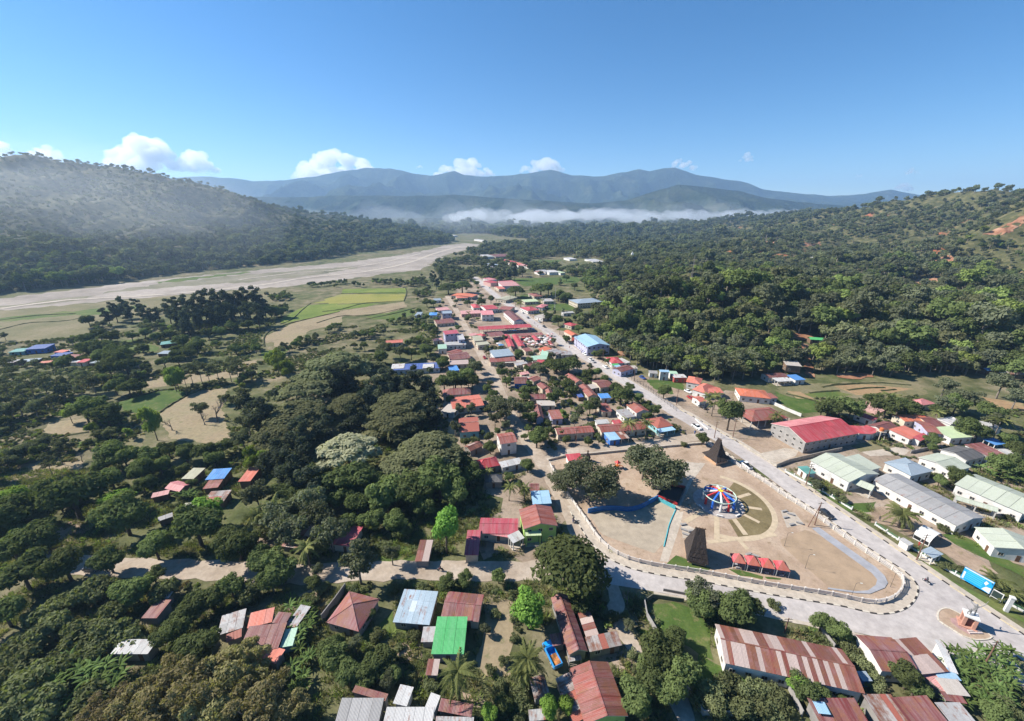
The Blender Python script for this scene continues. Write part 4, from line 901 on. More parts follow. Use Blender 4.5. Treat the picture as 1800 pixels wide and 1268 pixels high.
h('A7', (1550, 812), (1675, 796), (1545, 715), 's', 3.2, .6, 'maroon', 'white', 'white ended house with maroon roof behind the sage roofs')
h('A7', (1400, 842), (1535, 812), (1330, 735), 'g', 3.2, 1.0, 'black', 'white', 'blackened roof house beside the maroon roof')
h('A7', (1690, 800), (1775, 800), (1660, 760), 's', 2.8, .2, 'white', 'white', 'white strip roof at the end of the maroon roof', name='lean_to', cat='shed')
h('A7', (800, 632), (915, 602), (868, 548), 'g', 3.2, 1.0, 'maroon', 'white', 'dark red striped gable house with white front')
h('A7', (1000, 690), (1110, 660), (950, 600), 's', 3.0, .5, 'salmon', 'white', 'white house with pale orange roof edge')
h('A7', (1072, 702), (1146, 672), (1098, 645), 's', 2.9, .3, 'crimson', 'white', 'bright red porch roof of the pale orange house', name='porch', cat='porch')
h('A7', (1120, 640), (1228, 655), (1065, 560), 'g', 3.4, .8, 'brick', 'lilac', 'long red roof with blue white wall in the hillside row')
h('A7', (965, 565), (1150, 560), (1060, 512), 'g', 3.2, .8, 'orange', 'cream', 'patched orange brown roof at the back of the row')
h('A7', (1150, 600), (1265, 605), (1140, 520), 'g', 3.2, .9, 'maroon', 'cream', 'brown roof house between orange patched roof and white block')
h('A7', (1292, 684), (1452, 672), (1320, 602), 's', 3.2, .6, 'lime', 'white', 'house with pale lime green roof')
h('A7', (1285, 590), (1390, 575), (1375, 525), 'f', 3.6, .2, 'white', 'white', 'plain white block wall house at the back')
h('A7', (1480, 560), (1560, 610), (1600, 590), 's', 3.0, .3, 'white', 'white', 'long white shed below the scrub slope', name='shed', cat='shed')
h('A7', (1085, 452), (1182, 438), (1140, 395), 'h', 3.2, 1.2, 'rose', 'white', 'rose hip roof cottage under the scrub slope')
h('A7', (600, 510), (740, 560), (760, 540), 's', 3.0, .4, 'crimson', 'white', 'thin white and red roof beside the unfinished house')
h('A7', (1600, 732), (1682, 722), (1625, 680), 's', 2.6, .3, 'blue', 'white', 'bright blue tarpaulin roof among the trees', name='shelter', cat='shelter', posts=True)
h('A7', (640, 610), (740, 650), (760, 620), 's', 3.0, .3, 'crimson', 'white', 'red rear annex below the large crimson hall', name='lean_to', cat='shed')
# -- at the foot of the rise and on it
h('A7', (5, 258), (150, 252), (130, 220), 'g', 3.0, .8, 'oxblood', 'white', 'dark red roof house under the orange cut bank')
h('A7', (70, 285), (180, 280), (160, 255), 's', 2.8, .3, 'white', 'white', 'white striped awning below the dark red roof', name='awning', cat='awning', posts=True)
h('A7', (195, 275), (268, 270), (232, 235), 's', 3.0, .4, 'blue', 'white', 'clear blue roof at the foot of the cut bank')
h('A7', (128, 168), (240, 178), (235, 150), 's', 4.2, .5, 'beige', 'wood', 'brown wooden house on stilts below the cut bank', z0=3.0)
# -- red brown houses between the two streets
h('C6', (135, 235), (240, 195), (185, 140), 'g', 3.0, .9, 'brick', 'cream', 'first house of the stepped row below the dark umbrella tree')
h('C6', (170, 270), (250, 335), (335, 300), 'g', 3.0, .9, 'brick', 'cream', 'second house of the stepped row with cream gable')
h('C6', (285, 340), (310, 405), (385, 385), 'g', 3.0, .9, 'brick', 'cream', 'third house of the stepped row under the leafy tree')
h('C6', (85, 465), (300, 462), (290, 395), 'g', 3.0, 1.0, 'maroon', 'cream', 'dark red gable with pale end below the stepped row')
h('C6', (130, 548), (172, 720), (272, 705), 'g', 3.2, 1.0, 'maroon', 'lilac', 'maroon gable house with blue white front by the second street')
h('C6', (375, 730), (528, 720), (420, 615), 's', 3.0, .5, 'brick', 'lilac', 'red lean roof wing of the blue white house')
h('C6', (180, 550), (425, 548), (380, 490), 's', 2.8, .4, 'beige', 'cream', 'pale flat roof between the dark red gable and maroon house')
h('C6', (450, 935), (938, 898), (905, 810), 'g', 3.2, .9, 'tile', 'cream', 'long red roofed range facing the plaza lane')
h('C6', (1030, 905), (1345, 880), (1300, 780), 'g', 3.2, 1.0, 'tile', 'cream', 'red roofed range with cream gable behind the light blue roof')
h('C6', (1345, 885), (1640, 850), (1600, 750), 'g', 3.2, 1.0, 'tile', 'cream', 'red roofed range behind the two palms')
h('C6', (1140, 1010), (1288, 990), (1250, 888), 's', 2.8, .3, 'sky', 'blue', 'light blue roof shop before the red ranges', name='shop', cat='shop')
h('C6', (1290, 992), (1402, 978), (1320, 880), 's', 2.7, .3, 'rustred', 'cream', 'rust orange awning beside the light blue roof', name='awning', cat='awning', posts=True)
h('C6', (545, 150), (688, 250), (770, 222), 'g', 3.2, 1.0, 'brick', 'cream', 'long red gable seen end on below the umbrella tree')
h('C6', (720, 290), (852, 435), (990, 428), 'g', 3.2, 1.1, 'brick', 'cream', 'red gable house between two leafy trees with blue sheet')
h('C6', (1012, 315), (1192, 292), (1065, 202), 'g', 3.2, 1.0, 'maroon', 'cream', 'maroon house with white chimney pillars by the main road')
h('C6', (890, 330), (1000, 310), (960, 260), 's', 2.6, .3, 'beige', 'cream', 'cream lean roof in front of the maroon pillar house', name='lean_to', cat='shed')
h('C6', (1022, 455), (1162, 445), (1112, 390), 's', 2.8, .3, 'blue', 'white', 'bright blue tarpaulin roof beside a red gable', name='shelter', cat='shelter')
h('C6', (725, 440), (800, 435), (770, 395), 's', 2.5, .2, 'navy', 'wood', 'little dark blue tarpaulin between the leafy trees', name='shelter', cat='shelter')
h('C6', (1035, 632), (1172, 625), (1062, 515), 'g', 3.0, 1.0, 'brick', 'cream', 'red gable half covered by the olive tree')
h('C6', (1352, 540), (1492, 648), (1662, 620), 'g', 3.2, 1.2, 'brick', 'white', 'red gable house with white pillars near the main road')
h('C6', (1330, 715), (1482, 690), (1385, 592), 's', 2.8, .4, 'tin', 'white', 'grey lean roof beside the red pillar house', name='lean_to', cat='shed')
h('C7', (390, 938), (592, 905), (470, 790), 'h', 3.0, 1.3, 'rusttin', 'aqua', 'pale rusty hip roof shop with aqua walls', name='shop', cat='shop')
h('C7', (425, 990), (622, 955), (580, 915), 's', 2.6, .2, 'sky', 'aqua', 'pale cyan awning of the aqua shop', name='awning', cat='awning', posts=True)
h('C6', (970, 795), (1140, 782), (1092, 735), 's', 2.7, .3, 'white', 'white', 'small white striped roof behind the red ranges', name='shed', cat='shed')
h('C6', (1195, 790), (1310, 775), (1290, 735), 's', 2.7, .3, 'crimson', 'white', 'little bright red and white roof behind the red ranges', name='shed', cat='shed')
h('C4', (30, 750), (215, 750), (110, 655), 'g', 3.0, 1.1, 'oxblood', 'blue', 'dark gable house with blue front wall')
h('C4', (190, 520), (400, 480), (360, 440), 'g', 3.0, .9, 'maroon', 'cream', 'maroon roof house behind the brown tree')
h('C4', (340, 450), (440, 460), (430, 415), 'g', 3.0, .8, 'crimson', 'cream', 'small red roof under the pale green flat roof')
h('C4', (130, 630), (250, 610), (230, 580), 's', 2.7, .3, 'pink', 'cream', 'pale pink roof above the stepped row')
h('C4', (130, 690), (270, 700), (260, 660), 's', 2.7, .3, 'beige', 'cream', 'beige and pink low roof beside the dark gable')
h('C1', (1000, 1235), (1260, 1225), (1250, 1200), 's', 2.6, .2, 'beige', 'cream', 'pale unfinished slab with white columns below the orange red roof', name='unfinished_building', cat='building', posts=True)
h('C4', (60, 500), (230, 475), (200, 445), 's', 3.0, .3, 'tin', 'cream', 'long grey white roof above the maroon roof')
h('C4', (690, 350), (850, 345), (820, 300), 's', 3.0, .4, 'tin', 'cream', 'grey tin roof below the grey gable house')
# -- far settlement beyond the town
h('E8', (690, 232), (755, 230), (755, 214), 's', 5, .6, 'white', 'white', 'white roofed block beyond the town by the river')
h('E8', (770, 232), (895, 228), (890, 208), 'g', 5, 1.4, 'oxblood', 'block', 'long brown barn beyond the town', name='barn', cat='barn')
h('E8', (620, 234), (690, 234), (685, 222), 's', 4, .6, 'beige', 'cream', 'long cream shed beside the far white block', name='shed', cat='shed')
h('E8', (885, 275), (940, 272), (930, 250), 'h', 4, 1.6, 'crimson', 'white', 'bright red hip roof far beyond the town')
h('E8', (950, 300), (1030, 296), (1010, 272), 'h', 4, 1.8, 'salmon', 'white', 'coral roof house beside the far bright red hip roof')
h('E8', (1030, 310), (1085, 305), (1070, 285), 'h', 4, 1.5, 'pink', 'white', 'dusty pink roof beside the far meadow')
h('E8', (765, 300), (810, 296), (805, 278), 's', 4, .6, 'slate', 'lilac', 'pale blue house beyond the casuarina trees')
h('E8', (1195, 356), (1280, 352), (1275, 336), 's', 4.5, .5, 'white', 'white', 'white school block beside the far dark trees', name='school', cat='school')
h('E8', (1165, 350), (1200, 345), (1195, 325), 'g', 4.5, 1.2, 'white', 'white', 'white gable hall end of the far school')
h('E8', (1285, 360), (1325, 357), (1320, 342), 's', 4, .5, 'lime', 'white', 'cream roof beside the far white school')
h('E8', (1540, 272), (1632, 270), (1630, 250), 's', 5, .8, 'white', 'white', 'wide white roof warehouse at the foot of the slope', name='warehouse', cat='warehouse')
h('E8', (1355, 252), (1415, 250), (1410, 238), 's', 4, .6, 'white', 'white', 'thin white roof by the far meadow')
h('E8', (740, 130), (790, 128), (788, 118), 's', 5, .6, 'white', 'white', 'tiny white roof where the river bends')
h('E8', (670, 104), (705, 103), (703, 92), 's', 5, .6, 'white', 'white', 'tiny pale roof at the end of the river bed')
h('E8', (420, 66), (470, 65), (468, 56), 's', 6, .6, 'white', 'white', 'tiny white building on the far green terrace')
h('E8', (1115, 362), (1160, 360), (1155, 345), 'h', 3.5, 1.2, 'brick', 'white', 'small red roof in front of the far school')
h('E8', (910, 140), (945, 139), (943, 130), 's', 4, .5, 'tin', 'white', 'tiny grey roof amid the far trees')
h('A2', (1440, 820), (1480, 818), (1475, 800), 's', 3.5, .5, 'black', 'wood', 'dark house below the orange cut on the rise')
for cr, p, w, d_, c_, wl_, lab in [('A3', (1115, 815), 10, 7, 'blue', 'white', 'blue roofed house high on the wooded rise'), ('A3', (950, 800), 8, 6, 'khaki', 'cream', 'pale green roof hut beside the blue roofed house on the rise'), ('A3', (685, 660), 9, 6, 'white', 'white', 'little white house on the wooded rise'),
                              ('A3', (695, 1100), 9, 6, 'green', 'wood', 'small vivid green roof on the orange cut'), ('A7', (1530, 240), 7, 5, 'blue', 'wood', 'small blue roof on the dry slope'), ('A7', (1630, 245), 9, 6, 'beige', 'wood', 'brown wooden house on the dry slope'), ('A7', (1730, 262), 9, 6, 'rusttin', 'wood', 'long brown house next to the wooden one on the slope'), ('A3', (425, 1190), 7, 5, 'teal', 'wood', 'dark green roof hut at the wood edge')]:
    hp, _ = hits([X(cr, p)[0]], [X(cr, p)[1]]); hp = hp[0]; root = thing('house', lab, 'house', (hp[0], hp[1], hp[2] - .3), random.uniform(-.3, .3))
    HOUSES.append((hp[0], hp[1], w / 2, d_ / 2, 0))
    MB().box((-w / 2 + .3, -d_ / 2 + .3, -1), (w / 2 - .3, d_ / 2 - .3, 3.2)).build('wall', WM(wl_), root); MB().slab([(-w / 2, -d_ / 2, 3.2), (w / 2, -d_ / 2, 3.2), (w / 2, 0, 4.2), (-w / 2, 0, 4.2)], .08).slab([(w / 2, d_ / 2, 3.2), (-w / 2, d_ / 2, 3.2), (-w / 2, 0.01, 4.2), (w / 2, .01, 4.2)], .08).build('roof', RM(c_), root)
    for x in (-w / 4, w / 4): link('window', ME_WINF, root, (x, -d_ / 2 + .3, 1.7))
# orange cuts in the rise
def hill_patch(name, crop, px, mat, lift=.25, n=26):
    pp = [X(crop, p) for p in px]; xs = [p[0] for p in pp]; ys = [p[1] for p in pp]
    wp, _ = hits(xs, ys); poly = [Vector((a[0], a[1], 0)) for a in wp]; poly = rough_edge(poly, 3, 1.2, 5)
    bm = bmesh.new(); f = bm.faces.new([bm.verts.new((p.x, p.y, 0)) for p in poly]); bmesh.ops.triangulate(bm, faces=[f]); bmesh.ops.subdivide_edges(bm, edges=bm.edges[:], cuts=3, use_grid_fill=True)
    co = np.array([v.co[:2] for v in bm.verts]); z = heights(co[:, 0], co[:, 1])
    for v, zz in zip(bm.verts, z): v.co.z = zz + lift
    bm.normal_update()
    for f in bm.faces:
        if f.normal.z < 0: f.normal_flip()
    me = bpy.data.meshes.new(name); bm.to_mesh(me); bm.free(); me.materials.append(mat); kind(link(name, me), 'structure')
CUTS = [('A7', [(130, 20), (280, 40), (300, 120), (330, 260), (290, 270), (240, 180), (130, 140)]), ('A7', [(480, 240), (700, 230), (740, 262), (600, 272), (490, 262)]), ('A3', [(1190, 770), (1280, 750), (1370, 755), (1340, 775), (1220, 778)]), ('A3', [(1290, 670), (1400, 655), (1490, 665), (1470, 690), (1320, 700)]),
        ('A3', [(430, 560), (490, 556), (500, 570), (440, 574)]), ('A3', [(630, 575), (720, 562), (735, 575), (650, 592)]), ('A3', [(700, 970), (780, 968), (780, 985), (710, 990)]), ('A3', [(540, 1040), (680, 1050), (700, 1075), (560, 1070)]), ('A2', [(1500, 790), (1560, 800), (1590, 830), (1520, 820)]), ('A6', [(740, 50), (830, 55), (840, 110), (750, 110)]),
        ('A3', [(1580, 520), (1700, 470), (1800, 420), (1800, 470), (1720, 520), (1640, 545)])]
for c_, p in CUTS: hill_patch('cut_bank', c_, p, M_RED)
# ---------------------------------------------------------------- the plaza
M_PLAZA = mat_soil('plaza_earth', (.36, .26, .18), (.44, .325, .235), (.50, .39, .29), .12, 1.4, tufts=(.20, .145, .085))
M_PATH = plain('plaza_path_concrete', (.55, .44, .30), .9, .25, .7)
M_SLAB = plain('plaza_slab', (.40, .29, .19), .9, .28, .25)
M_GREYC = plain('grey_concrete', (.36, .36, .38), .9, .25, .5)
M_BED = mat_soil('flower_bed_soil', (.14, .11, .055), (.19, .15, .075), (.24, .19, .10), .2, 1.5)
M_BLUE = plain('pool_blue', (.035, .17, .42), .7, .35, .5); M_TURQ = plain('pool_turquoise', (.10, .45, .50), .7, .3, .6)
M_REDP = plain('red_paint', (.62, .05, .05), .6, .25); M_BLUEP = plain('blue_paint', (.03, .17, .70), .5, .2); M_WHITEP = plain('white_paint', (.72, .71, .68), .6, .15); M_YELP = plain('yellow_paint', (.9, .65, .04), .6, .15)
M_STEEL = plain('dark_steel', (.10, .095, .09), .5, .2); M_RAIL = plain('fence_rail_paint', (.60, .50, .46), .7, .25); M_FPOST = plain('fence_post_paint', (.70, .64, .58), .7, .2)
FENCE_E = [(1240, 779), (1270, 800), (1297, 820), (1350, 853), (1372, 869), (1423, 901), (1468, 934), (1498, 956), (1533, 980), (1567, 1002), (1582, 1014), (1588, 1027), (1579, 1045), (1561, 1057), (1533, 1062), (1508, 1058), (1468, 1049),
           (1405, 1039), (1342, 1029), (1283, 1018), (1230, 1008), (1158, 997), (1109, 986), (1076, 970), (1051, 948), (1030, 917), (1017, 899), (1000, 874), (980, 842), (966, 818)]
FENCE = smooth_line([P(*p) for p in FENCE_E], 4)
NWALL = [P(*p) for p in [(964, 811), (1000, 802), (1040, 800), (1107, 793), (1170, 787), (1238, 781)]]
sheet('plaza_ground', M_PLAZA, 'F', FENCE_E + [(964, 811), (1000, 802), (1040, 800), (1107, 793), (1170, 787)], 0, z=.06)
ribbon('sidewalk', M_CONC, FENCE[:-10], -2.6, .4, .125)
ribbon('sidewalk', M_CONC, FENCE[-12:], -1.2, .4, .12)
ribbon('sidewalk', M_CONC, smooth_line(NWALL, 3), -1.8, 0, .12)
kerb('kerb', offset_line(FENCE[:-12], -2.75), 1.5, [M_KW, M_KB], 'kerb around the plaza painted white and black')
kerb('kerb', offset_line(MAIN[44:], -4.2), 1.6, [M_KY, M_KY, M_KB], 'cream and black kerb on the office side of the main road')
ribbon('sidewalk', M_CONC, MAIN[44:], -6.2, -4.35, .126)
ribbon('roadside_edge', M_CONC, SIDE[6:], 4.2, 5.3, .10, wob=.2)
# fence: posts and rails
def fence(name, line, step, hgt, label, rails=(0.35, .7, 1.0), wall=.0, mp=None, mr=None, post=.09, cat='fence', r=.035):
    root = thing(name, label, cat); mp = mp or M_FPOST; mr = mr or M_RAIL
    ws = walk(line, step)
    me = MB().box((-post, -post, 0), (post, post, hgt)).box((-post - .03, -post - .03, hgt), (post + .03, post + .03, hgt + .07)).mesh('post', mp)
    for p, t in ws: link('post', me, root, (p.x, p.y, .1), math.atan2(t.y, t.x))
    for (p, t), (q, _) in zip(ws[:-1], ws[1:]):
        if (q - p).length > step * 1.6: continue
        d = (q - p); L = d.length; mb = MB()
        for z in rails: mb.box((post, -r, z - r), (L - post, r, z + r))
        mb.build('rail', mr, root).matrix_local = Matrix.Translation((p.x, p.y, .1)) @ Matrix.Rotation(math.atan2(d.y, d.x), 4, 'Z')
        if wall: MB().box((post, -.07, 0), (L - post, .07, wall)).build('panel', mp, root).matrix_local = Matrix.Translation((p.x, p.y, .1)) @ Matrix.Rotation(math.atan2(d.y, d.x), 4, 'Z')
    return root
fence('plaza_fence', FENCE, 3.1, 1.4, 'white post and rail fence curving round the plaza', r=.075, post=.16, rails=(.45, .85, 1.25), mr=M_FPOST)
def low_wall(name, pts, hgt, label, mat=None, th=.2, cat='wall', seg=4.0):
    root = thing(name, label, cat)
    for a, b in zip(pts[:-1], pts[1:]):
        L = (b - a).length; k = max(1, round(L / seg)); t = (b - a) / L
        for i in range(k):
            p = a + t * (L * i / k); hh = hgt * random.uniform(.97, 1.03)
            MB().box((0, -th / 2, 0), (L / k - .015, th / 2, hh)).build('wall_panel', mat or WM('grey'), root).matrix_local = Matrix.Translation((p.x, p.y, .02)) @ Matrix.Rotation(math.atan2(t.y, t.x), 4, 'Z')
    return root
low_wall('plaza_wall', NWALL, .9, 'low concrete wall on the house side of the plaza', plain('plaza_wall_paint', (.50, .43, .35), .85, .3))
# round pavement, ring path, spokes
PC = P(1262, 884)
def disc(name, c, r0, r1, z, mat, a0=0, a1=360, n=72):
    vs, fs = [], []
    for i in range(n + 1):
        a = rad(a0 + (a1 - a0) * i / n)
        vs += [(c.x + r0 * math.cos(a), c.y + r0 * math.sin(a), z), (c.x + r1 * math.cos(a), c.y + r1 * math.sin(a), z)]
    return kind(MB().add(vs, [(2 * i, 2 * i + 1, 2 * i + 3, 2 * i + 2) for i in range(n)]).build(name, mat), 'structure')
disc('flower_bed', PC, 8.0, 15.4, .07, M_BED, -95, 45)
disc('round_pavement', PC, 0.01, 7.7, .16, plain('round_paving', (.45, .40, .37), .9, .3, .8))
disc('ring_path', PC, 15.4, 17.0, .085, M_PATH, -115, 62)
for p, q, w in [((660, 345), (660, 595), 1.5), ((835, 370), (965, 545), 1.5), ((945, 330), (1110, 415), 1.2), ((975, 252), (1135, 275), 1.2), ((880, 150), (1010, 110), 1.2), ((530, 285), (330, 405), 1.6), ((560, 622), (1285, 542), 1.3), ((900, 605), (985, 700), 1.3)]:
    a, b = PX('B6', p), PX('B6', q); ribbon('garden_path', M_PATH, [a, a.lerp(b, .5), b], -w / 2, w / 2, .09 + random.random() * .01)
sheet('plaza_slab', M_SLAB, 'B7', [(110, 505), (330, 415), (470, 470), (700, 640), (920, 800), (978, 865), (960, 915), (890, 965), (560, 940), (350, 760), (130, 560)], 0, z=.10)
sheet('curved_terrace', M_GREYC, 'B7', [(450, 393), (700, 570), (960, 750), (1040, 830), (1068, 890), (1040, 935), (910, 988), (780, 982), (528, 945), (535, 932), (780, 965), (890, 958), (958, 910), (972, 862), (920, 800), (700, 640), (480, 480), (388, 403)], 0, z=.19)
sheet('plaza_grass', M_LAWN, 'B6', [(130, 850), (230, 760), (320, 790), (450, 860), (600, 890), (560, 935), (300, 900)], .3, z=.085)
sheet('plaza_grass', M_LAWN, 'B6', [(780, 905), (900, 915), (1150, 985), (1140, 1015), (900, 975)], .3, z=.085)
sheet('plaza_grass', M_LAWN, 'B6', [(1160, 985), (1340, 1005), (1330, 1020), (1190, 1010)], .2, z=.085)
sheet('plaza_path', M_CONC, 'B3', [(895, 300), (945, 305), (1010, 110), (1040, 0), (1000, 0), (960, 80)], 0, z=.075)
sheet('plaza_path', M_CONC, 'B5', [(1030, 1200), (1090, 1200), (1180, 900), (1300, 640), (1440, 450), (1380, 440), (1260, 640), (1120, 900)], 0, z=.08)
sheet('pool_floor', plain('pool_floor_concrete', (.43, .36, .27), .9, .3, .4), 'B5', [(210, 985), (480, 930), (700, 960), (930, 840), (1120, 930), (1060, 1090), (1030, 1268), (900, 1400), (620, 1300), (350, 1200)], .1, z=.075)
sheet('stage_floor', M_CONC, 'B5', [(1210, 430), (1400, 450), (1310, 625), (1190, 560)], .1, z=.085)
def wall_line(name, crop, px, hgt, mat, label, th=.25, z=.07, cat='wall'):
    pts = smooth_line([PX(crop, p) for p in px], 4) if len(px) > 2 else [PX(crop, p) for p in px]
    a, b = offset_line(pts, -th / 2), offset_line(pts, th / 2); n = len(pts); mb = MB()
    vs = [(p.x, p.y, z) for p in a] + [(p.x, p.y, z + hgt) for p in a] + [(p.x, p.y, z + hgt) for p in b] + [(p.x, p.y, z) for p in b]
    fs = [(k * n + i, k * n + i + 1, (k + 1) * n + i + 1, (k + 1) * n + i) for k in range(3) for i in range(n - 1)] + [(0, n, 2 * n, 3 * n), (n - 1, 4 * n - 1, 3 * n - 1, 2 * n - 1)]
    o = mb.add(vs, fs).build(name, mat); return tag(o, label, cat)
wall_line('pool_wall', 'B5', [(200, 975), (350, 945), (500, 945), (640, 955), (760, 925), (860, 870), (935, 830)], 1.7, M_BLUE, 'curving blue painted wall of the empty pool under the trees', .3)
wall_line('pool_wall', 'B5', [(940, 840), (1120, 935)], 1.3, M_TURQ, 'short turquoise wall at the corner of the dark basin', .3)
wall_line('pool_edge', 'B5', [(1125, 940), (1060, 1090), (1030, 1210), (1000, 1330)], .25, M_TURQ, 'low turquoise kerb beside the plaza path', .25, cat='kerb')
# dark basin with red rim
bq = [PX('B5', p) for p in [(930, 805), (1145, 890), (1225, 715), (1030, 680)]]
root = thing('basin', 'dark sunken basin with red rim beside the pool', 'basin')
MB().prism([(p.x, p.y) for p in bq], .07, .09).build('basin_floor', M_DARK, root)
for i in range(4):
    a, b = bq[i], bq[(i + 1) % 4]; t = (b - a).normalized(); n_ = Vector((t.y, -t.x, 0)) * .2
    MB().prism([(a.x, a.y), (b.x, b.y), (b.x + n_.x, b.y + n_.y), (a.x + n_.x, a.y + n_.y)], .07, 1.0).build('rim', M_REDP if i in (0, 2) else M_STEEL, root)
# spoked pavilion
pv = thing('wheel_pavilion', 'open pavilion of red blue and white beams with a ring top', 'pavilion', (PC.x, PC.y, .16))
for k in range(12):
    a = 2 * math.pi * k / 12 + .2; R_ = 4.85; c_, s_ = math.cos(a), math.sin(a); mm = [M_REDP, M_BLUEP, M_WHITEP][k % 3]
    leg = MB().tube([(R_ * c_ * 1.0, R_ * s_, 0), (R_ * c_ * .96, R_ * s_ * .96, 3.2)], [.42, .34], 8).build('leg', mm, pv)
    MB().box((R_ * c_ - .4, R_ * s_ - .4, 0), (R_ * c_ + .4, R_ * s_ + .4, .25)).build('footing', M_GREYC, leg)
    MB().tube([(R_ * c_ * .96, R_ * s_ * .96, 3.2), (.7 * c_, .7 * s_, 4.5)], [.36, .3], 6).build('beam', mm, pv)
MB().tube([(4.9 * math.cos(2 * math.pi * k / 40), 4.9 * math.sin(2 * math.pi * k / 40), 3.35) for k in range(41)], .17, 6, caps=False).build('ring', plain('pale_mint_paint', (.55, .70, .58), .6, .2), pv)
MB().tube([(0, 0, 4.2), (0, 0, 4.75)], [.85, .7], 12).build('hub', M_YELP, pv)
for k in range(6):
    a = 2 * math.pi * k / 6; MB().tube([(.5 * math.cos(a), .5 * math.sin(a), 4.7), (1.25 * math.cos(a), 1.25 * math.sin(a), 5.3)], [.16, .03], 5).build('hub_ray', M_YELP, pv)
for k in range(4):
    a = rad(-160 + k * 48); b = thing('curved_bench', 'pale concrete bench block on the edge of the round pavement', 'bench', (PC.x + 7.2 * math.cos(a), PC.y + 7.2 * math.sin(a), .16), a + math.pi / 2, 'benches round the pavement')
    MB().box((-.9, -.25, .32), (.9, .25, .45)).build('seat', M_WHITEP, b); MB().box((-.7, -.2, 0), (-.5, .2, .32)).build('support', M_WHITEP, b); MB().box((.5, -.2, 0), (.7, .2, .32)).build('support', M_WHITEP, b)
# thatched spire houses
def mat_thatch():
    m, nt, b, out = new_mat('dark_thatch'); tc = coord(nt); mp = nt.nodes.new('ShaderNodeMapping'); nt.links.new(tc, mp.inputs[0]); mp.inputs['Scale'].default_value = (3, 3, .35)
    f = noise(nt, mp.outputs[0], 2.2, 5, .7); setcol(nt, b, ramp(nt, f, [(.3, (.012, .009, .008)), (.55, (.038, .028, .024)), (.8, (.09, .068, .055))]))
    b.inputs['Roughness'].default_value = 1; bump(nt, b, f, 1.0, .15); return m
M_THATCH = mat_thatch(); M_TIMB = plain('dark_timber', (.13, .075, .045), .8, .3)
def spire_house(label, crop, A, B, C, ez, prof, top, platform, wallm, name='thatched_house'):
    a, b, c = (PX(crop, q, ez) for q in (A, B, C)); u = (b - a); L = u.length; u.normalize(); n = Vector((-u.y, u.x, 0)); W = (c - b).dot(n)
    if W < 0: a, b = b, a; u, n, W = -u, -n, -W
    cen = (a + b) / 2 + n * W / 2; root = thing(name, label, 'thatched house', (cen.x, cen.y, .07), math.atan2(u.y, u.x))
    hl, hw = L / 2, W / 2
    MB().box((-hl * .86, -hw * .86, 0), (hl * .86, hw * .86, platform)).build('platform', plain('platform_plaster', (.58, .36, .22), .8, .25), root)
    for x in (-1, 1):
        for y in (-1, 1): MB().tube([(x * hl * .82, y * hw * .82, platform), (x * hl * .82, y * hw * .82, ez)], .16, 7).build('post', M_WHITEP, root)
    MB().box((-hl * .6, -hw * .6, platform), (hl * .6, hw * .6, ez + .3)).build('wall', wallm, root)
    # roof as courses of thatch
    rings = []
    for f, fw, z in prof:
        rings.append([(-hl * f, -hw * fw, z), (hl * f, -hw * fw, z), (hl * f, hw * fw, z), (-hl * f, hw * fw, z)])
    rf = None
    for i in range(len(rings) - 1):
        k = 3 if prof[i + 1][2] - prof[i][2] > 2 else 1
        for j in range(k):
            lo = [Vector(p).lerp(Vector(q), j / k) for p, q in zip(rings[i], rings[i + 1])]; hi = [Vector(p).lerp(Vector(q), (j + 1) / k) for p, q in zip(rings[i], rings[i + 1])]
            lo = [Vector((p.x * 1.05, p.y * 1.05, p.z - .12)) for p in lo]
            mb = MB(); ns = 10; vs = []
            for R_ in (lo, hi):
                for e in range(4):
                    for s in range(ns): q = R_[e].lerp(R_[(e + 1) % 4], s / ns); vs.append((q.x + random.uniform(-.05, .05), q.y + random.uniform(-.05, .05), q.z + (random.uniform(-.14, .05) if R_ is lo else 0)))
            m_ = 4 * ns; mb.add(vs, [(s, (s + 1) % m_, m_ + (s + 1) % m_, m_ + s) for s in range(m_)] + [tuple(range(m_, 2 * m_))] + [tuple(range(m_ - 1, -1, -1))])
            if rf is None: rf = mb.build('thatch_roof', M_THATCH, root)
            else: mb.build('thatch_course', M_THATCH, rf)
    f, fw, z = prof[-1]
    MB().tube([(-hl * f - .3, 0, z + .08), (hl * f + .3, 0, z + .08)], .14, 6).build('ridge_pole', M_TIMB, root)
    for x in (-1, -.3, .3, 1): MB().tube([(x * hl * f, 0, z), (x * hl * f * 1.1, 0, z + .55)], [.08, .03], 5).build('finial', M_TIMB, root)
    return root
spire_house('tall thatched house with steep dark roof beside the red gazebos', 'B6', (350, 800), (568, 848), (535, 640), 1.7, [(1.0, 1.0, 1.5), (.72, .66, 5.2), (.42, .07, 9.6)], None, .5, M_TIMB)
spire_house('tall thatched house with flared eaves on an orange plinth by the main road', 'D5', (240, 520), (600, 770), (1030, 730), 2.4, [(1.05, 1.05, 2.2), (.62, .62, 3.5), (.40, .22, 6.6), (.22, .05, 9.4)], None, .9, plain('plinth_orange', (.55, .24, .10), .8, .2))
# little kiosk and thatched hut by the wall
h('A6', (395, 842), (500, 832), (495, 790), 's', 2.6, .4, 'crimson', 'white', 'small kiosk with bright red roof inside the plaza wall', name='kiosk', cat='kiosk')
spire_house('small pointed thatch hut behind the round plaza tree', 'A6', (510, 828), (545, 835), (565, 815), 1.6, [(1.05, 1.05, 1.5), (.55, .55, 2.6), (.1, .1, 4.4)], None, .3, M_TIMB, name='thatched_hut')
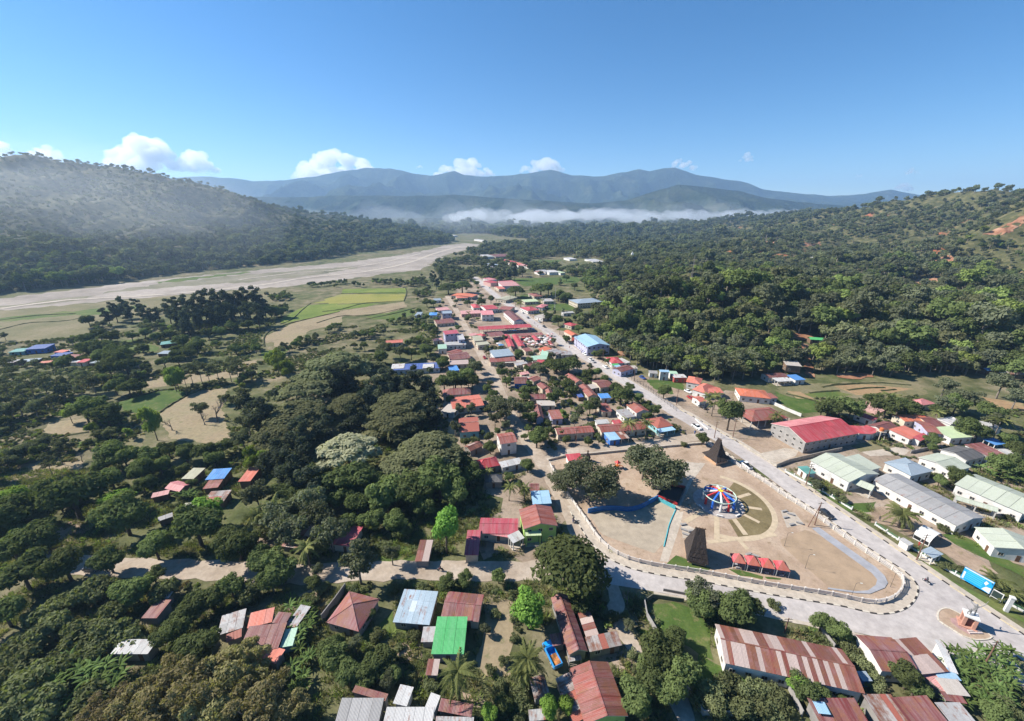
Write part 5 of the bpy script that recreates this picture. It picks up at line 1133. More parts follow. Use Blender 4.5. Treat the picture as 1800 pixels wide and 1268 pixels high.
# red gazebos
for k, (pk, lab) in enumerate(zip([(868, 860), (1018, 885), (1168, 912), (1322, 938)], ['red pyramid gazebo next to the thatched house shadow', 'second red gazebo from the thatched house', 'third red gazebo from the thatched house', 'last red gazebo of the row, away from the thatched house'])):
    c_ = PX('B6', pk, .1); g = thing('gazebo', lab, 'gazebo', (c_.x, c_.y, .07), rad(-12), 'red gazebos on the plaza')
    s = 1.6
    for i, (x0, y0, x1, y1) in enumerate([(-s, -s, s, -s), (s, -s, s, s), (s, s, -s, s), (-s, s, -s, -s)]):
        MB().add([(x0, y0, 2.25), (x1, y1, 2.25), (0, 0, 4.1), (x0, y0, 2.17), (x1, y1, 2.17)], [(0, 1, 2), (3, 4, 1, 0)]).build('roof_panel', RM('crimson') if i % 2 else RM('salmon'), g)  # paler and deeper reds alternate, painting the shading between the pyramid's sides
    MB().box((-s + .05, -s + .05, 2.1), (s - .05, s - .05, 2.16)).build('ceiling', RM('crimson'), g)
    for x in (-1, 1):
        for y in (-1, 1): MB().tube([(x * 1.5, y * 1.5, 0), (x * 1.5, y * 1.5, 2.12)], .07, 6).build('post', M_WHITEP, g)
    MB().box((-.7, -.7, .7), (.7, .7, .78)).tube([(0, 0, 0), (0, 0, .7)], .15, 6).build('table', M_GREYC, g)
    for i in range(4):
        a = i * math.pi / 2; MB().box((-.5, -.16, 0), (.5, .16, .45)).build('bench', M_GREYC, g).matrix_local = Matrix.Rotation(a, 4, 'Z') @ Matrix.Translation((0, 1.15, 0))
# concrete seat groups
for crop, pts, lab in [('B6', [(1370, 300), (1435, 330), (1450, 440), (1530, 425), (1385, 365)], 'grey concrete seat block in the group by the road fence'), ('B6', [(305, 440), (310, 495), (380, 510), (330, 545)], 'grey concrete seat block behind the thatched house'), ('B6', [(995, 755), (1060, 770)], 'grey concrete table block behind the red gazebos')]:
    for i, p in enumerate(pts):
        q = PX(crop, p); b = thing('concrete_seat', lab, 'seat', (q.x, q.y, .07), rad(-30 if i % 2 else 12), lab.replace('block', 'blocks'))
        MB().box((-.95, -.3, .3), (.95, .3, .46)).build('seat', WM('grey'), b); MB().box((-.8, -.25, 0), (.8, .25, .3)).build('base', M_GREYC, b)
for p, g in zip([[(1330, 285), (1480, 310), (1580, 430), (1400, 470)], [(280, 410), (430, 480), (420, 570), (300, 580)]], 'ab'):
    sheet('seat_pad', M_CONC, 'B6', p, 0, z=.088)
# playground toy
q = PX('B5', (510, 500)); t = thing('playground_slide', 'small orange and red playground tower with slide', 'playground', (q.x, q.y, .07), .4)
for x in (-.6, .6):
    for y in (-.6, .6): MB().tube([(x, y, 0), (x, y, 2.6)], .08, 6).build('post', M_REDP, t)
MB().box((-.7, -.7, 1.1), (.7, .7, 1.2)).build('deck', plain('toy_orange', (.75, .22, .03), .5, .15), t)
MB().add([(-.9, -.9, 2.5), (.9, -.9, 2.5), (.9, .9, 2.5), (-.9, .9, 2.5), (0, 0, 3.5)], [(0, 1, 4), (1, 2, 4), (2, 3, 4), (3, 0, 4), (3, 2, 1, 0)]).build('roof', M_REDP, t)
MB().slab([(.7, -.35, 1.15), (.7, .35, 1.15), (2.6, .35, .2), (2.6, -.35, .2)], .06).build('slide', plain('toy_orange', (.75, .22, .03)), t)
# ---------------------------------------------------------------- statue island
isl = [(100, 560), (115, 470), (190, 405), (330, 390), (520, 470), (700, 575), (900, 700), (1100, 850), (1270, 985), (1290, 1035), (1200, 1080), (1000, 1090), (850, 1070), (640, 990), (400, 840), (220, 730), (120, 640)]
ip = smooth_line([PX('D1', p) for p in isl + isl[:1]], 3)
kind(MB().prism([(p.x, p.y) for p in ip[:-1]][::-1], .1, .24).build('traffic_island', M_PLAZA), 'structure')
kerb('kerb', ip, .8, [M_KW], 'white kerb round the statue island', .25, .2)
sheet('island_paving', plain('island_pink_paving', (.42, .27, .25), .85, .3, 1.5), 'D1', [(370, 610), (640, 600), (900, 780), (1080, 900), (1060, 960), (800, 980), (560, 840), (400, 700)], 0, z=.26)
for k, px in enumerate([((760, 900), (1060, 905)), ((790, 945), (1090, 950))]):
    a, b = PX('D1', px[0]), PX('D1', px[1]); wall_line('island_step', 'D1', px, .25, M_RAIL, 'pink step of the statue island, %s one' % ['upper', 'lower'][k], .35, .25, 'step')
pc = PX('D1', (745, 735), .25); ped = thing('statue', 'grey statue with raised arms on a pink arched pedestal', 'statue', (pc.x, pc.y, .25), rad(-38))
M_PINKS = plain('pedestal_pink', (.56, .30, .22), .8, .25); M_BRONZE = plain('grey_statue_stone', (.30, .29, .28), .7, .45, 3)
MB().box((-1.5, -1.5, 0), (1.5, 1.5, .3)).build('plinth', M_PINKS, ped)
for x in (-1, 1):
    for y in (-1, 1): MB().box((x * .85 - .28, y * .85 - .28, .3), (x * .85 + .28, y * .85 + .28, 2.9)).build('pillar', M_PINKS, ped)
MB().box((-.6, -.6, .3), (.6, .6, 2.9)).build('core', plain('pedestal_dark', (.20, .085, .07), .8, .2), ped); MB().box((-1.25, -1.25, 2.9), (1.25, 1.25, 3.2)).build('top_slab', M_WHITEP, ped)
def skin_body(name, joints, edges, mat, parent=None, sub=2):
    me = bpy.data.meshes.new(name); me.from_pydata([j[:3] for j in joints], edges, []); o = link(name, me, parent)
    md = o.modifiers.new('skin', 'SKIN'); md.use_smooth_shade = True
    for v, j in zip(me.skin_vertices[0].data, joints): v.radius = (j[3], j[4] if len(j) > 4 else j[3])
    me.skin_vertices[0].data[0].use_root = True
    o.modifiers.new('sub', 'SUBSURF').levels = sub; o.modifiers['sub'].render_levels = sub
    bpy.context.view_layer.update(); dg = bpy.context.evaluated_depsgraph_get(); ev = bpy.data.meshes.new_from_object(o.evaluated_get(dg))
    o.modifiers.clear(); o.data = ev; ev.materials.clear(); ev.materials.append(mat); return o
def stand(s=1.0, arms='up'):
    J = [(0, 0, .95, .15, .13), (0, 0, 1.15, .14, .11), (0, 0, 1.38, .18, .12), (0, 0, 1.5, .07), (0, .02, 1.62, .09, .1), (0, .02, 1.74, .085, .09),
         (.1, 0, .9, .1), (.14, .02, .5, .07), (.14, -.02, .08, .05), (.15, .12, .03, .045), (-.1, 0, .9, .1), (-.14, .12, .5, .07), (-.15, .08, .08, .05), (-.16, .22, .03, .045),
         (.2, 0, 1.42, .06)] + ([(.42, .1, 1.62, .048), (.62, .2, 1.92, .04), (.66, .24, 2.02, .045)] if arms == 'up' else [(.27, -.02, 1.14, .048), (.28, .1, .92, .04), (.28, .14, .82, .045)]) + \
        [(-.2, 0, 1.42, .06)] + ([(-.4, .1, 1.5, .048), (-.55, .3, 1.75, .04), (-.58, .36, 1.84, .045)] if arms == 'up' else [(-.27, -.02, 1.14, .048), (-.28, .1, .92, .04), (-.28, .14, .82, .045)])
    E = [(0, 1), (1, 2), (2, 3), (3, 4), (4, 5), (0, 6), (6, 7), (7, 8), (8, 9), (0, 10), (10, 11), (11, 12), (12, 13), (2, 14), (14, 15), (15, 16), (16, 17), (2, 18), (18, 19), (19, 20), (20, 21)]
    return [tuple(x * s for x in j) for j in J], E
J, E = stand(1.9); f = skin_body('figure', J, E, M_BRONZE, ped); f.location = (.1, 0, 3.2)
MB().tube([(1.25, .4, 6.6), (1.5, .5, 8.0)], [.06, .03], 5).build('raised_spear', M_BRONZE, ped)
J, E = stand(1.35); f = skin_body('kneeling_figure', [(x, y, z * .8, *r) for x, y, z, *r in J], E, M_BRONZE, ped); f.location = (-.6, -.5, 3.2)
# ---------------------------------------------------------------- walls, fences, billboard along the main road
RF = [P(*p) for p in [(1380, 830), (1440, 862), (1497, 897)]]; RF2 = [P(*p) for p in [(1538, 924), (1580, 952), (1640, 990), (1690, 1018), (1757, 1055), (1830, 1094)]]
M_GRN = plain('rail_green', (.10, .26, .15), .6, .2)
fence('compound_fence', RF, 3.2, 1.2, 'white wall and green railing before the sage office', (.75, 1.05), .55, M_WHITEP, M_GRN, .12, 'fence')
fence('compound_fence', RF2, 3.2, 1.2, 'white wall and green railing beside the blue billboard', (.75, 1.05), .55, M_WHITEP, M_GRN, .12, 'fence')
low_wall('yard_wall', [PX('C8', p) for p in [(450, 1000), (620, 935), (820, 890), (1010, 845), (1260, 790)]], 1.5, 'weathered wall with uneven top between church yard and office', plain('weathered_wall', (.48, .43, .36), .9, .5, .8))
low_wall('yard_wall', [PX('C8', p) for p in [(20, 720), (130, 800), (250, 870), (450, 995)]], 1.1, 'pale church yard wall along the main road', plain('weathered_wall', (.48, .43, .36)))
low_wall('boundary_wall', [PX('C8', p) for p in [(380, 205), (560, 290), (760, 372)]], 1.6, 'white boundary wall behind the red tiled hall', WM('white'))
low_wall('boundary_wall', [PX('A7', p) for p in [(0, 425), (100, 490), (160, 530)]], 1.6, 'white boundary wall below the terraced fields', WM('white')) if False else None
low_wall('boundary_wall', [PX('B2', p) for p in [(405, 672), (480, 575), (548, 478)]], 2.6, 'dark wall beside the rusty hipped roof', WM('block'))
low_wall('boundary_wall', [PX('B3', p) for p in [(800, 560), (815, 640), (880, 750)]], 1.6, 'pale garden wall at the bend of the back path', WM('grey'))
low_wall('boundary_wall', [PX('B3', p) for p in [(800, 555), (850, 520), (1040, 548)]], 1.2, 'mossy garden wall along the lawn top', plain('mossy_wall', (.16, .16, .12), .9, .4))
low_wall('boundary_wall', [PX('B3', p) for p in [(1030, 1050), (1100, 1140), (1155, 1235), (1450, 1240)]], 1.5, 'grey wall round the lower lawn', WM('grey'))
low_wall('boundary_wall', [PX('B3', p) for p in [(915, 480), (1050, 505)]], .9, 'short dark retaining wall beside the plaza road', WM('block'))
low_wall('boundary_wall', [PX('B4', p) for p in [(310, 700), (345, 760), (400, 830)]], 1.4, 'pale wall between the two halls', WM('grey'))
low_wall('boundary_wall', [PX('B4', p) for p in [(105, 1040), (150, 1130), (205, 1240)]], 1.5, 'grey wall below the striped hall', WM('grey'))
low_wall('boundary_wall', [PX('A7', p) for p in [(1000, 790), (1100, 770), (1210, 750)]], 1.4, 'grey wall beside the blackened roof', WM('grey'))
fence('mesh_fence', [PX('C7', p) for p in [(70, 340), (230, 430), (400, 560), (540, 660), (650, 745)]], 2.6, 2.2, 'tall wire fence between school lawn and main road', (.4, 1.2, 2.1), 0, M_STEEL, M_STEEL, .05, r=.03)
fence('lawn_fence', [PX('C7', p) for p in [(860, 830), (980, 930), (1060, 985)]], 2.4, 1.2, 'low pale fence under the tall palms by the road', (.5, 1.0), .4, M_WHITEP, M_WHITEP, .08)
# billboard
a, b = PX('D4', (1035, 935)), PX('D4', (1375, 1130)); u = (b - a).normalized(); L = (b - a).length
bb = thing('billboard', 'large blue billboard with pale lines standing by the road fence', 'billboard', (a.x, a.y, .05), math.atan2(u.y, u.x))
M_BBLUE = plain('billboard_blue', (.012, .33, .72), .5, .12); M_BCY = plain('billboard_pale_lines', (.10, .55, .80), .5, .1); M_BW = plain('billboard_white', (.66, .72, .76), .5, .15)
MB().box((0, -.08, .9), (L, .08, 4.6)).build('board', M_BBLUE, bb)
for i in range(5): MB().box((L * .12, -.1, 1.6 + i * .55), (L * .70, -.084, 1.78 + i * .55)).build('text_line', M_BCY, bb)
MB().box((.05, -.1, 4.3), (L * .98, -.083, 4.58)).build('white_band', M_BW, bb)
MB().add([(L * .72, -.1, 1.2), (L * .99, -.1, .95), (L * .99, -.1, 2.6), (L * .82, -.1, 2.4)], [(0, 1, 2, 3)]).build('white_figure', M_BW, bb)
MB().add([(L * .72, -.1, 3.0), (L * .80, -.1, 2.6), (L * .86, -.1, 3.6), (L * .76, -.1, 3.9)], [(0, 1, 2, 3)]).build('white_figure', M_BW, bb)
MB().box((L * .03, -.1, 1.2), (L * .1, -.083, 3.4)).build('emblem', M_BW, bb)
for t_ in (.04, .5, .96): MB().tube([(L * t_, .16, 0), (L * t_, .16, 4.5)], .08, 6).build('post', M_STEEL, bb)
a, b = PX('D4', (1390, 1130)), PX('D4', (1520, 1205)); u = (b - a).normalized(); L = (b - a).length
bb = thing('notice_board', 'dark framed notice board next to the blue billboard', 'notice board', (a.x, a.y, .05), math.atan2(u.y, u.x))
MB().box((0, -.06, .5), (L, .06, 2.7)).build('frame', M_WHITEP, bb); MB().box((.15, -.09, .7), (L - .15, -.065, 2.5)).build('panel', plain('board_dark', (.03, .05, .045), .5, .2), bb)
for t_ in (.05, .95): MB().tube([(L * t_, .1, 0), (L * t_, .1, 2.7)], .06, 6).build('post', M_WHITEP, bb)
q = PX('B8', (1060, 790)); g = thing('gate_pillar', 'tall white gate pillar beside the roadside fence', 'pillar', (q.x, q.y, .05), rad(-30))
MB().box((-.35, -.35, 0), (.35, .35, 4.2)).build('shaft', M_WHITEP, g); MB().box((-.45, -.45, 4.2), (.45, .45, 4.5)).build('cap', M_WHITEP, g)
# barrel tent and carport in the compound
a, b, c = PX('D4', (490, 440)), PX('D4', (680, 545)), PX('D4', (830, 430)); u = (b - a).normalized(); n_ = Vector((-u.y, u.x, 0)); L = (b - a).length; W = 6.2
cen = (a + b) / 2 + n_ * W / 2; tn = thing('white_tent', 'white barrel topped tent with dark openings in the compound', 'tent', (cen.x, cen.y, .05), math.atan2(u.y, u.x))
arc = [(W / 2 * -math.cos(math.pi * k / 10), 1.6 + 1.7 * math.sin(math.pi * k / 10)) for k in range(11)]
MB().add([(x, y, z) for x in (-L / 2, L / 2) for y, z in arc], [(k, k + 1, 12 + k, 11 + k) for k in range(10)]).build('canopy', M_WHITEP, tn)
MB().box((-L / 2, -W / 2 - .02, .0), (L / 2, -W / 2 + .05, 1.7)).build('side_cloth', M_WHITEP, tn)
for x in (-L * .25, L * .22): MB().box((x - .8, -W / 2 - .06, .3), (x + .8, -W / 2 - .03, 1.35)).build('opening', M_DARK, tn)
for x in (-1, 1):
    for y in (-1, 1): MB().tube([(x * L / 2, y * W / 2, 0), (x * L / 2, y * W / 2, 1.7)], .06, 6).build('pole', M_STEEL, tn)
h('D4', (585, 585), (740, 680), (880, 650), 's', 2.6, .2, 'slate', 'white', 'flat grey blue carport roof in two pieces behind the fence', name='carport', cat='carport', posts=True)
h('D4', (330, 450), (455, 530), (480, 495), 's', 2.4, .1, 'white', 'white', 'plain white flat roof booth against the roadside fence', name='booth', cat='booth')
# unfinished building with bare columns
a, b, c = PX('A7', (640, 480)), PX('A7', (760, 520)), PX('A7', (800, 450)); u = (b - a).normalized(); n_ = Vector((-u.y, u.x, 0)); L = (b - a).length; W = abs((c - b).dot(n_))
cen = (a + b) / 2 + n_ * W / 2; ub = thing('unfinished_building', 'unfinished pinkish building with bare columns below the terraced fields', 'building', (cen.x, cen.y, 0), math.atan2(u.y, u.x))
MB().box((-L / 2, -W / 2, 0), (L / 2, W / 2, .3)).build('floor_slab', WM('pink'), ub)
for x in np.linspace(-L / 2 + .2, L / 2 - .2, 5):
    for y in np.linspace(-W / 2 + .2, W / 2 - .2, 4): MB().box((x - .15, y - .15, .3), (x + .15, y + .15, random.uniform(2.6, 3.4))).build('column', WM('pink'), ub)
for y in (-W / 2, W / 2): MB().box((-L / 2 + .4, y - .1, .3), (L / 2 - .4, y + .1, 1.4)).build('wall', WM('pink'), ub)
# water tower
q = PX('C8', (1660, 660)); q.x += 2; wt = thing('water_tower', 'water tank tower on cream legs behind the crimson hall', 'water tower', (q.x, q.y, 0))
for x in (-1, 1):
    for y in (-1, 1): MB().tube([(x * 1.2, y * 1.2, 0), (x * .9, y * .9, 4.2)], .14, 6).build('leg', WM('cream'), wt)
MB().box((-1.3, -1.3, 4.2), (1.3, 1.3, 4.4)).build('platform', WM('cream'), wt); MB().tube([(0, 0, 4.4), (0, 0, 5.6), (0, 0, 5.9)], [.8, .8, .3], 12).build('tank', plain('tank_orange', (.6, .17, .06), .5, .2), wt)

# ---------------------------------------------------------------- vehicles
M_TYRE = plain('tyre_rubber', (.02, .02, .02), .8, .1); M_RIM = plain('wheel_rim', (.45, .45, .46), .4, .1)
M_LAMP = plain('lamp_glass', (.75, .73, .65), .2, .05); M_TAIL = plain('tail_lamp', (.45, .02, .02), .3, .05)
ME_TYRE = MB().tube([(0, -.1, 0), (0, .1, 0)], .33, 12).mesh('tyre', M_TYRE); ME_RIM = MB().tube([(0, -.115, 0), (0, .115, 0)], .2, 10).mesh('rim', M_RIM)
CARP = {}
def carpaint(key, c):
    if key not in CARP:
        m, nt, b, out = new_mat('car_paint_' + key); setcol(nt, b, c); b.inputs['Roughness'].default_value = .3; b.inputs['Coat Weight'].default_value = .5; CARP[key] = m
    return CARP[key]
PAINT = {'white': (.72, .72, .70), 'black': (.02, .02, .022), 'silver': (.38, .38, .39), 'red': (.35, .02, .02), 'blue': (.03, .07, .25), 'grey': (.14, .14, .15)}
def loft(sections):
    """closed body from cross sections: each (x, half width, z low, z high, top half width)"""
    mb = MB(); vs = []
    for x, w, z0, z1, tw in sections: vs += [(x, -w, z0), (x, -w, (z0 + z1) / 2), (x, -tw, z1), (x, tw, z1), (x, w, (z0 + z1) / 2), (x, w, z0)]
    n = len(sections); fs = [(i * 6 + k, i * 6 + (k + 1) % 6, (i + 1) * 6 + (k + 1) % 6, (i + 1) * 6 + k) for i in range(n - 1) for k in range(6)]
    fs += [tuple(range(5, -1, -1)), tuple(range((n - 1) * 6, n * 6))]
    fs = [tuple(reversed(f)) for f in fs]
    return mb.add(vs, fs)
def car(pos, rz, paint, label, typ='car', group='vehicles along the main road'):
    c = thing('pickup_truck' if typ == 'pickup' else 'car', label, 'pickup' if typ == 'pickup' else 'car', (pos.x, pos.y, .125), rz, group); pm = carpaint(paint, PAINT[paint])
    L = 2.55 if typ == 'pickup' else 2.2
    hood = [(-L, .78, .35, .8, .7), (-L + .1, .86, .3, .9, .78), (-.9, .88, .3, .95, .8), (.9, .88, .3, .97, .8), (L - .15, .84, .3, .9, .74), (L, .76, .38, .75, .66)]
    loft(hood).build('body', pm, c)
    if typ == 'pickup': cab = [(-.45, .8, .9, 1.0, .76), (-.3, .8, .9, 1.68, .66), (.75, .8, .9, 1.7, .66), (1.25, .8, .9, 1.0, .74)]
    else: cab = [(-1.75, .78, .88, .98, .72), (-1.35, .78, .88, 1.45, .62), (.25, .78, .88, 1.48, .62), (1.05, .78, .88, 1.0, .7)]
    cb = loft(cab).build('cabin', M_GLASS, c); x0, x1 = cab[1][0], cab[2][0]
    MB().box((x0 - .05, -.64, cab[1][3] - .005), (x1 + .05, .64, cab[1][3] + .05)).build('roof', pm, cb)
    for x in (x0, (x0 + x1) / 2, x1):
        for s in (-1, 1): MB().tube([(x, s * .79, .95), (x, s * .645, cab[1][3])], .045, 4).build('pillar', pm, cb)
    if typ == 'pickup': MB().box((-2.4, -.68, .9), (-.55, .68, .97)).build('cargo_bed', M_DARK, c)
    for x in (-L * .6, L * .62):
        for s in (-1, 1):
            w = link('wheel', ME_TYRE, c, (x, s * .78, .33)); link('rim', ME_RIM, w)
    for s in (-1, 1):
        MB().box((L - .12, s * .6 - .14, .6), (L + .02, s * .6 + .14, .76)).build('headlight', M_LAMP, c); MB().box((-L - .02, s * .62 - .1, .62), (-L + .06, s * .62 + .1, .8)).build('tail_light', M_TAIL, c)
    return c
def road_dir(line, p):
    i = min(range(len(line)), key=lambda k: (line[k] - p).length); j = min(i + 1, len(line) - 1); d = line[j] - line[j - 1]
    return math.atan2(d.y, d.x)
for crop, p, paint, lab, typ, flip in [
    ('F', (1311, 820), 'white', 'white pickup truck driving past the orange plinth thatched house', 'pickup', 1), ('C7', (875, 935), 'white', 'white pickup parked by the cyan shop awning', 'pickup', 0), ('B7', (515, 285), 'black', 'black car driving beside the leaning pole and fence', 'car', 0),
    ('C4', (1020, 352), 'white', 'white car parked below the blue roofed store', 'car', 0), ('C4', (1095, 425), 'white', 'white car of the pair stopped on the main road', 'car', 0), ('C4', (1125, 452), 'silver', 'silver car behind the stopped white car', 'car', 0), ('C4', (1300, 530), 'white', 'white car by the vivid green awning', 'car', 1),
    ('C4', (1490, 608), 'black', 'dark car before the dark red gable shop', 'car', 1), ('C7', (205, 322), 'blue', 'dark blue car on the edge of the school lawn', 'car', 0), ('C7', (800, 572), 'red', 'red car beside the salmon porch', 'car', 1), ('C7', (770, 495), 'white', 'white car parked before the villa', 'car', 0),
    ('C7', (950, 690), 'black', 'black car under the tall palms', 'car', 1), ('A7', (885, 682), 'white', 'white pickup beside the cream water tower legs', 'pickup', 1),
    ('C1', (1440, 740), 'silver', 'silver car among the market traffic on the main road', 'car', 0), ('C1', (1300, 690), 'grey', 'grey car near the blue gable hall', 'car', 1), ('C1', (1500, 800), 'black', 'dark car at the market crossing', 'car', 0), ('C1', (1240, 630), 'white', 'white car beyond the market crossing', 'car', 1),
    ('C3', (885, 400), 'red', 'red car parked in the second street', 'car', 0), ('C3', (960, 300), 'grey', 'grey car beside the slate blue roof', 'car', 0), ('B1', (565, 352), 'grey', 'dark grey car in the tree shade on the dirt road', 'car', 1), ('C1', (830, 325), 'white', 'small white car high up the main road', 'car', 1)]:
    q = PX(crop, p); line = STR2 if 'second street' in lab else DIRT if 'dirt' in lab else MAIN
    car(q, road_dir(line, q) + (math.pi if flip else 0) + random.uniform(-.06, .06), paint, lab, typ)
# blue dump truck
q = PX('D6', (310, 480)); q2 = PX('D6', (235, 330)); d = q2 - q; tr = thing('dump_truck', 'small bright blue dump truck carrying orange sand', 'truck', (q.x, q.y, .05), math.atan2(d.y, d.x))
M_TB = carpaint('truck_blue', (.012, .28, .68)); M_OS = plain('orange_sand', (.50, .20, .06), .95, .4, 3)
MB().box((-2.9, -.45, .55), (2.5, .45, .75)).build('chassis', M_STEEL, tr)
cb = loft([(1.0, .9, .6, 2.0, .82), (1.15, .92, .55, 2.15, .82), (2.2, .92, .55, 2.12, .8), (2.7, .9, .55, 1.3, .84), (2.75, .86, .6, 1.2, .8)]).build('cab', M_TB, tr)
MB().add([(2.24, -.72, 2.02), (2.24, .72, 2.02), (2.68, .76, 1.36), (2.68, -.76, 1.36)], [(0, 1, 2, 3)]).build('windscreen', M_GLASS, cb)
for s in (-1, 1):
    MB().box((1.35, s * .9 - .04, 1.35), (2.1, s * .9 + .04, 1.95)).build('side_window', M_GLASS, cb); MB().box((2.7, s * .6 - .12, .75), (2.8, s * .6 + .12, .95)).build('headlight', M_LAMP, tr)
bd = MB().box((-3.0, -1.0, .8), (.8, 1.0, .9)).build('tipper_bed', M_TB, tr)
for lo, hi in (((-3.0, -1.0, .9), (.8, -.92, 1.75)), ((-3.0, .92, .9), (.8, 1.0, 1.75)), ((-3.0, -.92, .9), (-2.92, .92, 1.75)), ((.72, -.92, .9), (.8, .92, 2.3))): MB().box(lo, hi).build('bed_side', M_TB, bd)
mb = MB(); g = 9
for i in range(g):
    for j in range(5): mb.v.append((-2.85 + 2.5 * i / (g - 1), -.88 + 1.76 * j / 4, 1.25 + .3 * math.sin(i * .9) * math.sin(j * .9 + .4) + random.uniform(-.05, .05)))
mb.f = [(i * 5 + j, (i + 1) * 5 + j, (i + 1) * 5 + j + 1, i * 5 + j + 1) for i in range(g - 1) for j in range(4)]; mb.m = [0] * len(mb.f)
tag(mb.build('sand_load', M_OS), 'heap of orange sand lying in the blue truck bed', 'sand').matrix_world = Matrix.Translation((q.x, q.y, .05)) @ Matrix.Rotation(math.atan2(d.y, d.x), 4, 'Z')
for x in (-2.1, -1.3, 1.9):
    for s in (-1, 1):
        w = link('wheel', ME_TYRE, tr, (x, s * .85, .45), 0, (1.3, 1.3, 1.3)); link('rim', ME_RIM, w)
# motorbikes with riders, people
ME_MB = None
def motorbike(q, rz, lab, plab):
    m = thing('motorbike', lab, 'motorbike', (q.x, q.y, .125), rz, 'motorbikes on the roads')
    for x in (-.62, .62):
        w = link('wheel', ME_TYRE, m, (x, 0, .3), 0, (.9, .5, .9)); link('rim', ME_RIM, w)
    MB().tube([(-.6, 0, .35), (-.2, 0, .55), (.35, 0, .6), (.62, 0, .3)], [.05, .12, .1, .05], 6).build('frame', carpaint('black', PAINT['black']), m)
    MB().box((-.65, -.14, .7), (.1, .14, .8)).build('seat', M_TYRE, m); MB().ball((.25, 0, .75), .18, sq=(1.4, .8, .8)).build('tank', carpaint('red', PAINT['red']), m)
    MB().tube([(.45, -.35, 1.0), (.5, 0, .95), (.45, .35, 1.0)], .02, 5).build('handlebar', M_STEEL, m); MB().ball((.62, 0, .82), .1).build('headlight', M_LAMP, m)
    J = [(-.2, 0, .88, .16, .14), (-.15, 0, 1.08, .14, .12), (-.02, 0, 1.34, .17, .12), (.03, 0, 1.46, .07), (.06, 0, 1.6, .1, .11), (.06, 0, 1.7, .09, .1), (-.1, .12, .86, .1), (.25, .2, .8, .08), (.15, .2, .42, .06), (.25, .2, .36, .05), (-.1, -.12, .86, .1), (.25, -.2, .8, .08), (.15, -.2, .42, .06), (.25, -.2, .36, .05),
         (0, .2, 1.36, .06), (.2, .3, 1.15, .05), (.43, .32, 1.03, .045), (0, -.2, 1.36, .06), (.2, -.3, 1.15, .05), (.43, -.32, 1.03, .045)]
    E = [(0, 1), (1, 2), (2, 3), (3, 4), (4, 5), (0, 6), (6, 7), (7, 8), (8, 9), (0, 10), (10, 11), (11, 12), (12, 13), (2, 14), (14, 15), (15, 16), (2, 17), (17, 18), (18, 19)]
    pr = thing('person', plab, 'person', (q.x, q.y, .125), rz, 'people on motorbikes')
    skin_body('body', J, E, plain('dark_clothes', (.05, .05, .07), .8, .3), pr, 1); MB().ball((.07, 0, 1.68), .14, nu=10, nv=7).build('helmet', carpaint('black', PAINT['black']), pr)
for crop, p, line, fl, lab, plab in [('D4', (650, 965), MAIN, 1, 'dark motorbike on the main road by the fork', 'rider in dark clothes on the motorbike by the fork'), ('B2', (1118, 358), DIRT, 0, 'motorbike on the dirt road before the crimson court', 'rider on the motorbike on the dirt road'),
                                ('E4', (1320, 545), STR2, 0, 'motorbike on the lane beside the plaza fence', 'rider on the motorbike beside the plaza fence')]:
    q = PX(crop, p); motorbike(q, road_dir(line, q) + math.pi * fl, lab, plab)
SKIN = plain('skin', (.22, .12, .075), .6, .1); CL = [plain('shirt_white', (.55, .53, .5), .8, .2), plain('shirt_blue', (.07, .12, .3), .8, .2), plain('shirt_red', (.4, .06, .05), .8, .2), plain('dark_clothes', (.05, .05, .07), .8, .3)]
J, E = stand(1.0, 'down'); _pb = skin_body('body', J, E, CL[0], None, 1); pmesh = [_pb.data] + [_pb.data.copy() for _ in range(3)]
for m_, c_ in zip(pmesh, CL): m_.materials.clear(); m_.materials.append(c_)
bpy.data.objects.remove(_pb)
hmesh = MB().ball((0, .02, 1.69), .115, nu=8, nv=6).mesh('head', plain('dark_hair', (.015, .012, .01), .6, .1))
PEOPLE = [('B5', (50, 1050)), ('B5', (40, 1080)), ('D5', (150, 200)), ('D5', (30, 50)), ('D5', (700, 130)), ('C4', (970, 330)), ('C4', (800, 260)), ('C1', (1460, 880)), ('C1', (1520, 850)), ('C1', (1380, 760)), ('C1', (1420, 800)), ('C1', (1580, 900)), ('C1', (880, 990)), ('C1', (620, 1060)), ('C1', (700, 1080)),
          ('C3', (880, 470)), ('C3', (940, 380)), ('C7', (850, 1010)), ('D4', (560, 540)), ('D4', (100, 240))]
for i, (cr, p) in enumerate(PEOPLE):
    q = PX(cr, p); shirt = ['white', 'blue', 'red', 'dark'][i % 4]
    pr = thing('person', 'person in %s clothes standing in the open near the road' % shirt, 'person', (q.x, q.y, .12), random.uniform(0, 6), 'people in %s about the streets' % shirt)
    link('body', pmesh[i % 4], pr); link('hair', hmesh, pr)
